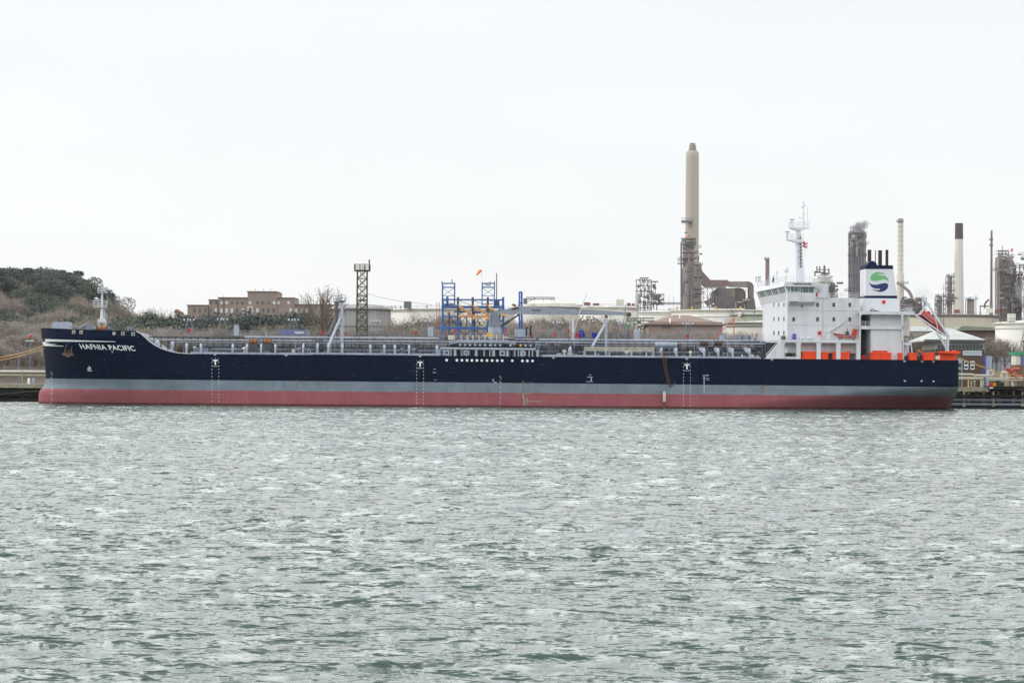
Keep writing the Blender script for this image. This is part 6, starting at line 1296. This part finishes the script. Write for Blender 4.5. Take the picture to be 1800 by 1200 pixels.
for i in range(13): x = 1651 + i * 6.15; o = bpx(x - 2.3, x + 2.3, 606.2, 613, YC - .25, .3).obj('window', M_glass, cb)
m = MB(); 
for i in range(14): x = 1648 + i * 6.15; pbox(m, x - .35, x + .35, 606, 613.2, YC - .32, .2)
m.obj('window_mullion', mat('grey_fascia', (124, 128, 124)), cb)
M_sign = mat('pale_sign_board', (196, 204, 214), .6, .05, 1.); o = bpx(1692.5, 1726, 616, 624.6, YC - .3, .25).obj('sign_board', M_sign, cb)
m = MB(); rs = random.Random(3)
for r_ in range(3):
    x = 1694.5
    while x < 1724: w_ = rs.uniform(1, 3); pbox(m, x, x + w_, 617.6 + r_ * 2.3, 618.5 + r_ * 2.3, YC - .34, .03); x += w_ + .8
m.obj('sign_lettering', mat('faint_lettering', (150, 160, 176), .6), o)
for x in (1698.5, 1709.5):
    o = bpx(x - 3.6, x + 3.6, 634.5, 649.3, YC - .2, .2).obj('sash_window', M_mark, cb)
    for y in (636.2, 643): bpx(x - 2.6, x + 2.6, y, y + 4, YC - .26, .06).obj('pane', M_glass, o)
m = MB(); pbox(m, 1683, 1692, 630, 680, YC - .5, .3); o = m.obj('stair_glazing', M_lgrey, cb); m = MB(); 
for y in (638, 649, 660): pbox(m, 1685, 1690, y, y + 7, YC - .6, .1)
m.obj('pane', M_glass, o)
# grey corrugated store
gs = thing('grey_store', base_at(1775, 600), 'long pale grey corrugated store with white curved roof right of the control building', 'building')
bpx(1728, 1850, 619.5, 700, 600, 30).obj('wall', mat('grey_corrugated', (166, 172, 184), .7, .06, .6, dirt=(120, 112, 104), dirt_amt=.6, streak=True), gs); m = MB(); P_ = [(1727, 620.5), (1727, 609), (1745, 608.6), (1770, 609.8), (1800, 612.5), (1852, 619), (1852, 621)]; m.prism([(at(x, y, 599.5).x, at(x, y, 599.5).z) for x, y in P_], 599.5, 631); m.obj('roof', M_mark, gs)
m = MB(); pbox(m, 1740, 1850, 633.5, 634.5, 599.8, .2); 
for x in range(1732, 1850, 9): pbox(m, x, x + .5, 621, 690, 599.85, .15)
m.obj('seam', M_mgrey, gs); m = MB(); a = at(1730, 621, 598.5); b = at(1850, 621, 598.5); m.rail(a, b, 1.0, 2, 1.5, .04); m.obj('railing', M_mgrey, gs)
bc = thing('blue_cabin', base_at(1735, 535), 'tall grey cabin with bright blue end post beside the control building', 'cabin'); bpx(1733, 1744, 625.5, 690, 535, 1.5).obj('cabin_wall', M_lgrey, bc); bpx(1729.4, 1733, 625, 690, 534.8, .25).obj('end_panel', mat('bright_blue_panel', (36, 74, 160), .5), bc)
gh = thing('green_hut', base_at(1795, 530), 'cream hut with green eaves on a brown brick base at the right edge', 'hut'); bpx(1785.5, 1810, 621, 641, 530, 5).obj('wall', M_tankc, gh); bpx(1784, 1812, 618.7, 624, 529.6, 6).obj('eaves', mat('green_paint', (60, 150, 100), .5), gh); bpx(1794.5, 1800, 624, 640, 529.8, .3).obj('door', mat('hut_blue', (84, 104, 150), .6), gh); bpx(1786, 1812, 641, 700, 529.9, 6).obj('brick_base', mat('light_brown_brick', (120, 92, 68), .9, .1, 1.), gh)
for i, (x0, x1, y0, y1, mt, lab) in enumerate(((1598, 1664, 573, 590, M_mark, 'white-roofed shed behind the lifeboat, left of the control building'), (1688, 1764, 572.5, 600, M_brick, 'low brown building with green-grey flat roof between control building and white tank'))):
    s_ = thing('shed', base_at((x0 + x1) / 2, 690), lab, 'shed'); bpx(x0, x1, y0 + 8, 640, 690, 16).obj('wall', M_tankg if i == 0 else M_brickd, s_); m = MB(); P_ = ((x0 - 1, y0 + 9), (x0, y0 + 2), (x0 + 14, y0), (x1 - 8, y0 + 3), (x1 + 1, y0 + 9)) if i == 0 else ((x0 - 8, y0 + 8), (x0 + 4, y0), (x1, y0 + 4), (x1, y0 + 8)); m.prism([(at(x, y, 689).x, at(x, y, 689).z) for x, y in P_], 689, 707); m.obj('roof', mt if i == 0 else M_ggreen, s_)
# ---------------- jetties ----------------
M_wetc = mat('weathered_concrete', (158, 152, 132), .9, .12, .8, dirt=(86, 84, 62), dirt_amt=.7); M_darkw = mat('tarred_timber_and_shade', (30, 30, 26), .9, .3, 2.); M_olive = mat('olive_steel', (84, 80, 58), .8, .15, 1.); M_palep = mat('pale_pipe', (196, 194, 182), .5, .08, .6)
YJ = 488
def wj(x, y, Y=YJ): return at(x, y, Y)
jr = thing('jetty', wj(1740, 719), 'dark timber and steel jetty with pipes and pale rails behind the stern', 'jetty')
m = MB(); pbox(m, 1600, 1739, 680.5, 687.5, YJ, 9); m.obj('deck', M_wetc, jr); m = MB(); pbox(m, 1739, 1900, 679.5, 684, YJ - 1, 12); pbox(m, 1741, 1790, 684, 688, YJ + .5, 8); m.obj('jetty_head', M_darkw, jr)
for x in list(range(1690, 1900, 13)):
    m = MB(); m.tube(wj(x, 687), wj(x, 724), .3, n=8); m.tube(wj(x + 4, 687, YJ + 7), wj(x + 4, 724, YJ + 7), .3, n=8); m.obj('pile', M_olive if x % 2 else M_darkw, jr)
m = MB(); pbox(m, 1600, 1900, 686, 724, YJ + 11, .6); m.obj('underdeck_shade_wall', M_darkw, jr)  # back wall painted near black in place of the shadow under the deck
m = MB(); 
for y, r_ in ((702, .1), (704.3, .07), (709.5, .16), (711.5, .12)): m.tube(wj(1640, y - .5, YJ - 2), wj(1900, y + 1, YJ - 2), r_, n=5)
m.obj('waling_rail', M_mgrey, jr)
m = MB(); pbox(m, 1600, 1900, 713, 718, YJ - 1.8, .8); pbox(m, 1600, 1900, 695, 697, YJ - 1, .8); m.obj('fender_beam', M_darkw, jr)
for x in (1694, 1746, 1797): m = MB(); m.box(wj(x - 2, 714, YJ - 2.4), wj(x + 2, 709.5, YJ - 1.8) + Vector((0, .2, 0))); m.tube(wj(x, 712), wj(x, 688), .25, n=6); m.obj('fender_block', M_wetc, jr)
m = MB(); 
for a, b, y, r_ in ((1684, 1711, 657.6, .22), (1711, 1745, 659.5, .24), (1684, 1745, 662.6, .12), (1684, 1770, 665.2, .2), (1760, 1800, 664, .14), (1740, 1800, 668, .12)): m.tube(wj(a, y, YJ + 2), wj(b, y + .3, YJ + 2), r_, n=7)
m.obj('pipe', M_palep, jr)
m = MB()
for x in (1688, 1705, 1722, 1740, 1758, 1775, 1795): m.tube(wj(x, 657 if x < 1750 else 664, YJ + 2.4), wj(x, 681, YJ + 2.4), .14 if x != 1688 else .3, n=5)
m.rail(wj(1690, 680.5, YJ + .3), wj(1738, 680.8, YJ + .3), 1.0, 2, 2, .035); m.rail(wj(1742, 679.5, YJ - .5), wj(1800, 680, YJ - .5), 1.2, 3, 1.5, .04); m.obj('pipe_support', M_olive, jr)
M_lp = mat('loop_pipe_paint', (208, 206, 196), .5, .08)
for x, y in ((1741, 651.5), (1765, 654)): m = MB(); h = 10 if x > 1750 else 7; m.path([wj(x - 4.5, y + h, YJ + 2), wj(x - 4.5, y + 1.5, YJ + 2), wj(x - 3, y, YJ + 2), wj(x + 3, y, YJ + 2), wj(x + 4.5, y + 1.5, YJ + 2), wj(x + 4.5, y + h, YJ + 2)], .26, 8); m.obj('expansion_loop', M_lp, jr)
rr = random.Random(6)
for i in range(26):
    x = rr.uniform(1692, 1798); m = MB(); c = wj(x, 680, YJ + rr.uniform(1, 6)); h = rr.uniform(.4, 1.6); k_ = rr.random()
    if k_ < .5: m.box(c, c + Vector((rr.uniform(.3, 1.2), .6, h))); nm = 'deck_box'
    else: m.tube(c, c + Vector((0, 0, h + .6)), .09, n=5); m.tube(c + Vector((-.25, 0, h + .5)), c + Vector((.25, 0, h + .5)), .12, n=6); nm = 'valve'
    m.obj(nm, rr.choice((M_dgrey, M_mgrey, M_yellow, M_cream, M_black, M_olive)), jr)
lbx = thing('lifebuoy_cabinet', wj(1742.5, 681, YJ - 1), 'round red lifebuoy holder on a white base at the jetty edge', 'lifebuoy'); m = MB(); c = wj(1742.7, 675.8, YJ - 1.3); m.tube(c, c + Vector((0, .3, 0)), .4, n=16); m.obj('red_cover', M_red, lbx); m = MB(); m.box(wj(1740, 682.5, YJ - 1.4), wj(1745.5, 680.3, YJ - 1.2) + Vector((0, .2, 0))); m.obj('base', M_mark, lbx)
rp_ = MB(); 
for pts in (((1771, 662), (1768, 652), (1770, 647.5), (1775, 650), (1777, 657), (1786, 660.5), (1796, 662)), ((1775, 658), (1777, 652), (1783, 649), (1792, 648.5))): rp_.path([wj(x, y, 510) for x, y in pts], .38, 10)
rp_.obj('red_pipe', mat('red_oxide_pipe', (176, 84, 74), .6, .12, 1.), label='thick red-oxide curved pipes standing before the grey store', cat='pipe')
md = thing('earth_mound', wj(1765, 668, 560), 'sandy mound of earth at the foot of the pale grey store', 'mound'); m = MB(); m.lathe(at(1768, 690, 562), [(9, 0), (7, 2.5), (4, 4.6), (1, 5.4), (.1, 5.5)], 20); m.obj('mound', mat('sandy_earth', (150, 138, 114), .95, .12, .6), md, smooth=True)
lam = thing('jetty_lamp_post', wj(1799, 680, YJ), 'slim dark lamp post at the right edge of the jetty', 'lamp post'); m = MB(); m.tube(wj(1799.2, 684), wj(1799.2, 598), .13, .09, n=6); m.obj('pole', M_fdark, lam); m = MB(); m.box(wj(1797.8, 601.5), wj(1800.5, 598) + Vector((0, .4, 0))); m.obj('lamp_head', M_fdark, lam)
jl = thing('jetty', wj(30, 706), 'concrete jetty deck with two pale pipelines left of the bow', 'jetty')
m = MB(); m.add([tuple(wj(-120, 673, YJ)), tuple(wj(150, 675.5, YJ)), tuple(wj(150, 682.5, YJ)), tuple(wj(-120, 680, YJ))] + [tuple(Vector(p) + Vector((0, 10, 0))) for p in (wj(-120, 673, YJ), wj(150, 675.5, YJ), wj(150, 682.5, YJ), wj(-120, 680, YJ))], [(0, 3, 2, 1), (4, 5, 6, 7), (0, 1, 5, 4), (3, 7, 6, 2), (0, 4, 7, 3), (1, 2, 6, 5)]); m.obj('deck', M_wetc, jl)
m = MB()
m.tube(wj(-120, 651.6, YJ + 3), wj(150, 653.6, YJ + 3), .27, n=10); m.obj('upper_pipeline', M_palep, jl)
m = MB(); m.tube(wj(-120, 657.6, YJ + 3), wj(150, 659.8, YJ + 3), .22, n=10); m.obj('lower_pipeline', mat('tan_pipe', (172, 162, 138), .6, .1, .6), jl); m = MB(); m.tube(wj(-120, 655.2, YJ + 3.8), wj(150, 657.3, YJ + 3.8), .28, n=8); m.obj('pipe_gap_shadow', M_dgrey, jl)  # last tube is dark to stand in for shadow between the two pipelines
for x in (-60, -12, 39, 100): m = MB(); m.tube(wj(x, 652, YJ + 2.6), wj(x, 674, YJ + 2.6), .13, n=5); m.obj('pipe_support', M_wetc, jl)
m = MB(); pbox(m, -120, 150, 682, 700, YJ + 9, .5); m.obj('underdeck_shade_wall', M_darkw, jl)  # wall behind the piles; its black stands in for under-deck shade
m = MB(); pbox(m, -120, 150, 686, 688, YJ - .3, .6); pbox(m, -120, 150, 693, 694.5, YJ - .3, .6); pbox(m, -120, 150, 700.5, 704, YJ - .4, .8); m.obj('fender_beam', M_darkw, jl); m = MB(); m.tube(wj(-40, 696.5, YJ - .5), wj(75, 686, YJ - .5), .1, n=5); m.obj('diagonal_tie', M_olive, jl)
m = MB(); pbox(m, -10, 30, 689, 692.5, YJ + 4, 1); m.obj('blue_float', mat('dull_blue_float', (70, 84, 120), .7), jl)
for x in (-60, -11, 39.5, 92): m = MB(); m.tube(wj(x, 682), wj(x, 712), .42, n=8); m.box(wj(x - 2, 703), wj(x + 2, 699) + Vector((0, .6, 0))); m.obj('pile', M_darkw, jl)
m = MB(); m.tube(wj(17, 702), wj(17, 710), .1, n=5); m.obj('stake', M_darkw, jl)
for i, x in enumerate((50.8, 59.2)): bo = MB(); c = wj(x, 674.5, YJ + 1); bo.lathe(c, [(.28, 0), (.3, .9), (.26, 1.05), (.1, 1.25)], 12); bo.obj('bollard', M_mark if i == 0 else M_lgrey, org=c, label=('white bollard on the jetty deck left of the bow' if i == 0 else 'light grey bollard on the jetty deck, nearest the bow'), cat='bollard')
# shore floodlight masts and windsock at left
for x, y0, y1 in ((53, 600, 655), (32, 607, 655)):
    lm = thing('floodlight_mast', at(x, y1, 540), 'thin floodlight mast on the shore left of the bow, ' + ('with a red windsock above' if x == 53 else 'the plainer one further left'), 'lamp post'); m = MB()
    for s in (-1.6, 1.6): m.tube(at(x + s, y1 + 20, 540), at(x + s * .6, y0, 540), .06, n=4)
    for j in range(12): y = y0 + (y1 - y0) * j / 12; m.tube(at(x - 1.3, y, 540), at(x + 1.3, y + 4, 540), .03, n=4)
    m.obj('mast', M_mgrey, lm)
    if x == 53:
        for q in (-6, -2.5, 2, 5): m = MB(); c = at(x + q, y0 - .5, 540); m.lathe(c, [(.05, -.2), (.22, .0), (.22, .25)], 8); m.obj('lamp', M_white, lm)
        m = MB(); m.tube(at(x - 6.5, y0, 540), at(x + 5.5, y0, 540), .05, n=4); m.obj('crossbar', M_mgrey, lm); m = MB(); m.tube(at(55.5, 588.5, 540), at(51.3, 592.5, 540), .33, .2, 10); m.tube(at(55.5, 600, 540), at(55.5, 588, 540), .04, n=4); m.obj('windsock', M_boat, label='small red windsock above the floodlight mast left of the bow', cat='windsock')
# lattice tower
YL = 525; lt = thing('lattice_tower', at(636, 690, YL), 'olive lattice steel tower with railed top platform before the grey tank', 'tower')
c0 = at(636, 580, YL); wL = 18.5 * YL / F; m = MB(); m.lattice((c0.x, YL), wL * 1.06, wL, at(636, 700, YL).z, at(636, 474.5, YL).z, 15, .16, .09, .86); m.tube(at(634.5, 580, YL), at(634.5, 474, YL), .1, n=4); m.obj('lattice', M_olive, lt)
m = MB(); z = at(636, 474.5, YL).z; m.box((c0.x - 1.8, YL - 1.7, z - .3), (c0.x + 1.8, YL + 1.7, z)); tp = m.obj('top_platform', M_olive, lt); m = MB()
for s in (-1, 1): m.rail((c0.x - 1.75, YL + s * 1.65, z), (c0.x + 1.75, YL + s * 1.65, z), 1.3, 3, 1.2, .06); m.rail((c0.x + s * 1.75, YL - 1.65, z), (c0.x + s * 1.75, YL + 1.65, z), 1.3, 3, 1.2, .06)
m.tube(at(649, 474, YL), at(649.3, 456, YL), .12, n=5); m.tube(at(649.2, 462, YL), at(649.2, 458, YL), .2, n=5); m.obj('railing', M_olive, tp); m = MB(); z = at(636, 526.5, YL).z; m.box((c0.x - 1.25, YL - 1.3, z - .3), (c0.x + 1.25, YL + 1.3, z)); m.rail((c0.x - 1.2, YL - 1.25, z), (c0.x + 1.2, YL - 1.25, z), 1.1, 2, .8, .05); m.obj('middle_platform', M_olive, lt)
m = MB(); 
for dx in (-.25, .25): m.tube(at(639.5, 580, YL - 1.4) + Vector((dx, 0, 0)), at(639.5, 463, YL - 1.4) + Vector((dx, 0, 0)), .04, n=4)
for i in range(46): p = at(639.5, 580 - i * 2.5, YL - 1.4); m.tube(p - Vector((.25, 0, 0)), p + Vector((.25, 0, 0)), .03, n=4)
m.obj('ladder', M_olive, lt)
m = MB(); m.path([at(648, 516, YL), at(661, 521, YL), at(700, 529, YL), at(760, 536, 560)], .05, 4); m.obj('overhead_wire', M_fdark, label='thin overhead wire running right from the middle of the lattice tower', cat='wire')
# blue loading structure on the jetty behind the tanker
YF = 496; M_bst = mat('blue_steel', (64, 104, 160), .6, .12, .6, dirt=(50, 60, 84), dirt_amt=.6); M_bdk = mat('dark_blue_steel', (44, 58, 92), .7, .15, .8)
def f_(x, y, dy=0): return at(x, y, YF + dy)
lf = thing('loading_gantry', f_(830, 690), 'blue steel loading structure with two raised towers behind the manifold amidships', 'gantry')
for dy in (0, 7):
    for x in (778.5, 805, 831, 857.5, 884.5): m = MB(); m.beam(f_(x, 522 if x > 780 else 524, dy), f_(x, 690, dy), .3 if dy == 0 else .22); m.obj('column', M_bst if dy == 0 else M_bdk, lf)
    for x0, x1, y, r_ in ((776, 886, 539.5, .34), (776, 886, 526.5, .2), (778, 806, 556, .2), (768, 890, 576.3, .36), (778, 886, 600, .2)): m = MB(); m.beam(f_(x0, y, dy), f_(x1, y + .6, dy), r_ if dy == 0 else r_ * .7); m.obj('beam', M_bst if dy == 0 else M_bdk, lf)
m = MB()
for x0, x1 in ((779, 805), (805, 831), (831, 857), (858, 884)):
    for dy in (3, 7):
        m.tube(f_(x0, 541, dy), f_(x1, 575, dy), .09, n=4); m.tube(f_(x1, 541, dy), f_(x0, 575, dy), .09, n=4); m.tube(f_(x0, 577, dy), f_(x1, 600, dy), .09, n=4); m.tube(f_(x1, 577, dy), f_(x0, 600, dy), .09, n=4)
    m.tube(f_(x0, 527, 0), f_(x1, 538, 0), .07, n=4)
m.obj('cross_brace', M_bdk, lf)
rb_ = random.Random(8)
for i in range(34):
    m = MB(); x = rb_.uniform(780, 882); y = rb_.choice((541, 548, 556, 566)); yb = rb_.choice((556, 576, 600)); dd = rb_.uniform(1, 7)
    if rb_.random() < .55: m.tube(f_(x, y, dd), f_(x, max(yb, y + 8), dd), rb_.choice((.08, .12, .18)), n=5); nm = 'riser_pipe'
    else: m.beam(f_(x, y, dd), f_(min(884, x + rb_.uniform(8, 26)), y, dd), rb_.choice((.08, .14, .2))); nm = 'platform_beam'
    m.obj(nm, rb_.choice((M_bdk, M_bst, M_bst, M_mgrey, M_olive)), lf)
for a in ((792, 806, 565, 567), (834, 846, 548, 550), (862, 884, 562, 564), (868, 878, 528, 538)): m = MB(); pbox(m, *a, YF + 1, 2); m.obj('service_platform', M_bst, lf)
for x0, x1 in ((777.5, 799), (847.5, 869)):
    m = MB(); cx = (f_(x0, 500).x + f_(x1, 500).x) / 2; w_ = f_(x1, 500).x - f_(x0, 500).x
    for s in (-1, 1):
        for dy in (0, 3): m.beam((cx + s * w_ / 2, YF + dy, f_(x0, 538).z), (cx + s * w_ / 2, YF + dy, f_(x0, 496.5).z), .13)
    for y in (498, 505, 520, 534):
        for dy in (0, 3): m.beam(f_(x0, y, dy), f_(x1, y, dy), .16 if y < 510 else .08)
    for dy in (0, 3): m.tube(f_(x0, 506, dy), f_(x1, 520, dy), .07, n=4); m.tube(f_(x1, 506, dy), f_(x0, 520, dy), .07, n=4); m.tube(f_(x0, 504.5, dy), f_(x0 + 8, 498.5, dy), .07, n=4)
    m.obj('raised_tower', M_bst, lf)
m = MB(); m.box(f_(784, 541), f_(788.5, 521) + Vector((0, .6, 0))); m.box(f_(779, 536.5), f_(797, 534) + Vector((0, 1, 0))); m.obj('winch_housing', M_bst, lf); m = MB(); pbox(m, 854, 863, 499.5, 502.5, YF - .3, .3); m.obj('number_board', M_lgrey, lf); m = MB()
for x, y in ((777, 494), (794.5, 491), (869, 494), (861.5, 495)): m.tube(f_(x, 499), f_(x, y), .1, n=5); m.box(f_(x - .9, y + 1.6), f_(x + .9, y) + Vector((0, .2, 0)))
m.obj('beacon', M_olive, lf)
m = MB(); m.rail(f_(780, 538.5), f_(884, 539), 1.0, 2, 2, .03); m.rail(f_(768, 575), f_(890, 575.6), .9, 2, 2, .03); m.obj('railing', M_mgrey, lf)
m = MB(); m.tube(f_(873, 540), f_(873, 480), .12, .1, 6); m.tube(f_(873, 500), f_(869, 500), .05, n=4); m.obj('lightning_mast', M_olive, lf)
m = MB(); m.tube(f_(846.8, 498), f_(846.6, 472.5), .04, n=4); o = m.obj('windsock_pole', M_lgrey, lf)
ws = thing('windsock', f_(846.5, 474), 'bright orange windsock drooping left above the blue loading frame', 'windsock'); m = MB(); P1 = f_(845.2, 474.6); P2 = f_(837.5, 483.5); m.tube(P1, P1.lerp(P2, .5), .36, .29, 12, False); m.tube(P1.lerp(P2, .5), P2, .29, .17, 12, False); m.tube(P1, P1 + (P1 - P2).normalized() * .05, .38, n=12); m.obj('sock', mat('windsock_orange', (250, 140, 84), .8, .05), ws)
M_arm = mat('buff_yellow_paint', (206, 158, 108), .5, .12, 1., dirt=(130, 96, 66), dirt_amt=.6)
for i, pts in enumerate((((805.5, 537), (829, 551), (834, 555), (805, 556)), ((831, 537), (858, 551.5), (862, 556), (831, 556)), ((857, 537), (872, 547), (884, 552), (889, 554.5)))):
    m = MB(); m.tube(f_(pts[0][0], 524, -1.5), f_(pts[0][0], 560, -1.5), .22, n=8); la = m.obj('loading_arm', M_olive, lf, label='buff-yellow folded loading arm, ' + ('leftmost', 'middle', 'rightmost, partly behind the crane column')[i])
    m = MB(); m.tube(f_(*pts[0], -2), f_(*pts[1], -2), .2, n=8); m.tube(f_(pts[0][0] + 1, pts[0][1] + 4, -2), f_(pts[1][0] + 2, pts[1][1] + 3, -2), .1, n=6); m.obj('outer_arm', M_arm, la)
    m = MB(); m.tube(f_(*pts[3], -1.5), f_(*pts[2], -1.5), .3 if i < 2 else .2, n=8); m.obj('inner_arm', M_arm, la)
    m = MB(); cx, cy = ((834, 559), (857, 560), (883, 554))[i]; m.ball(f_(cx, cy, -2.2), .38); m.tube(f_(cx - 2, cy - 3, -2), f_(cx + 1, cy + 2, -2), .22, n=8); m.ball(f_(cx + 5 if i == 2 else cx - 2, cy + 1, -2.2), .3); m.obj('swivel_joint', M_arm, la)
m = MB(); L_ = [(835, 560), (838, 567), (842, 573), (847, 575.5), (852, 573), (855, 567), (857, 561)]; m.path([f_(x, y, -2.2) for x, y in L_], .1, 5); m.obj('hanging_hose', mat('pale_hose', (190, 180, 130), .8), label='pale hose hanging in a loop between two buff loading arms', cat='hose')
rl = MB()
for x in (767.5, 772.5): rl.tube(f_(x, 531), f_(x, 600), .07, n=4)
for i in range(18): rl.tube(f_(767.5, 533 + i * 3.4), f_(772.5, 533 + i * 3.4), .04, n=4)
rl.obj('red_ladder', mat('rust_red_steel', (168, 92, 76), .7), label='thin rust-red ladder frame left of the blue loading structure', cat='ladder')
bg_ = thing('blue_post_gantry', f_(915, 690), 'narrow bright blue twin-legged gantry post rising behind the crane jib', 'gantry'); m = MB(); M_bb = mat('bright_blue_steel', (44, 84, 160), .5, .1, .8)
for x in (912.6, 917.3): m.beam(f_(x, 690), f_(x + (.4 if x < 915 else -.4), 513), .2 if x < 915 else .26)
m.obj('leg', M_bb, bg_); m = MB(); 
for y in (513, 532, 549, 566, 583): m.beam(f_(912.6, y), f_(917.3, y), .16)
m.obj('crossbar', M_bb, bg_)
# blue trailer body on raised steel staging
bx = thing('blue_container', f_(514, 588, 10), 'blue container with pale patch on staging beyond the fore deck', 'container'); m = MB(); pbox(m, 490.5, 537.5, 579.5, 588.5, YF + 10, 2.5); m.obj('body', mat('dull_blue_container', (98, 112, 158), .6, .1, .4), bx); m = MB(); pbox(m, 520, 534, 583, 586.6, YF + 9.93, .1); pbox(m, 517.5, 519.5, 582.5, 586, YF + 9.93, .1); m.obj('pale_patch', M_tankc, bx)
m = MB(); 
for x in (492, 507, 522, 536): m.tube(f_(x, 589, 11), f_(x, 690, 11), .15, n=4)
m.obj('staging_leg', M_mgrey, bx)
# long grey jetty platform hidden behind the hull, carrying the structures
jm = MB(); a = wj(560, 684, YJ + 3); b = wj(960, 687, YJ + 3); jm.box((a.x, YJ, a.z), (b.x, YJ + 22, a.z + .8)); jo = jm.obj('loading_jetty', M_wetc, label='concrete loading jetty hidden behind the middle of the tanker', cat='jetty')
# ---------------- steam ----------------
def steam(name, px, py, Y, rx, rz, dens, col, label, seed, lean=0.):
    m = bpy.data.materials.new(name); m.use_nodes = True; t = m.node_tree; t.nodes.clear(); N = t.nodes.new; L = t.links.new
    o = N('ShaderNodeOutputMaterial'); v = N('ShaderNodeVolumePrincipled'); v.inputs['Color'].default_value = (*col, 1); L(v.outputs[0], o.inputs['Volume'])
    tc = N('ShaderNodeTexCoord'); ln = N('ShaderNodeVectorMath'); ln.operation = 'LENGTH'; L(tc.outputs['Object'], ln.inputs[0]); n = N('ShaderNodeTexNoise'); n.inputs['Scale'].default_value = 2.2; n.inputs['Detail'].default_value = 4
    mp = N('ShaderNodeMapping'); mp.inputs['Location'].default_value = (seed, 0, 0); L(tc.outputs['Object'], mp.inputs[0]); L(mp.outputs[0], n.inputs['Vector'])
    a = N('ShaderNodeMath'); a.operation = 'SUBTRACT'; L(n.outputs[0], a.inputs[0]); b = N('ShaderNodeMath'); b.operation = 'MULTIPLY'; b.inputs[1].default_value = .55; L(ln.outputs[1], b.inputs[0]); L(b.outputs[0], a.inputs[1])
    c = N('ShaderNodeMapRange'); c.inputs[1].default_value = .0; c.inputs[2].default_value = .4; c.inputs[3].default_value = 0; c.inputs[4].default_value = dens; L(a.outputs[0], c.inputs[0]); L(c.outputs[0], v.inputs['Density'])
    mb = MB(); mb.ball((0, 0, 0), 1, 1, 20); ob = mb.obj(name, m, org=(0, 0, 0), kind='stuff', label=label); k = Y / F; ob.location = at(px, py, Y); ob.scale = (rx * k, rx * k * .8, rz * k); ob.rotation_euler = (0, lean, 0)
steam('steam_plume', 1512, 397, 1885, 22, 11, .3, (.62, .62, .65), 'smoky steam blowing off the dark process tower left of the funnel', 1, -.3)
steam('steam_plume', 1622, 516, 1760, 26, 17, .04, (.8, .83, .88), 'faint steam cloud behind the lifeboat ramp', 5, .3)
steam('steam_plume', 1795, 512, 1760, 15, 22, .08, (.9, .92, .95), 'steam cloud in front of the right-edge refinery tower', 9)
# ---------------- haze ----------------
def haze():
    m = bpy.data.materials.new('haze_air'); m.use_nodes = True; t = m.node_tree; t.nodes.clear(); o = t.nodes.new('ShaderNodeOutputMaterial'); v = t.nodes.new('ShaderNodeVolumePrincipled')
    v.inputs['Color'].default_value = (.93, .95, 1, 1); v.inputs['Density'].default_value = 0.000028; v.inputs['Anisotropy'].default_value = .2; t.links.new(v.outputs[0], o.inputs['Volume'])
    b = MB(); b.box((-1200, -60, -5), (1200, 3400, 260)); b.obj('haze', m, org=(0, 0, 0), kind='stuff', label='thin pale haze in the air over the water and refinery')
haze()
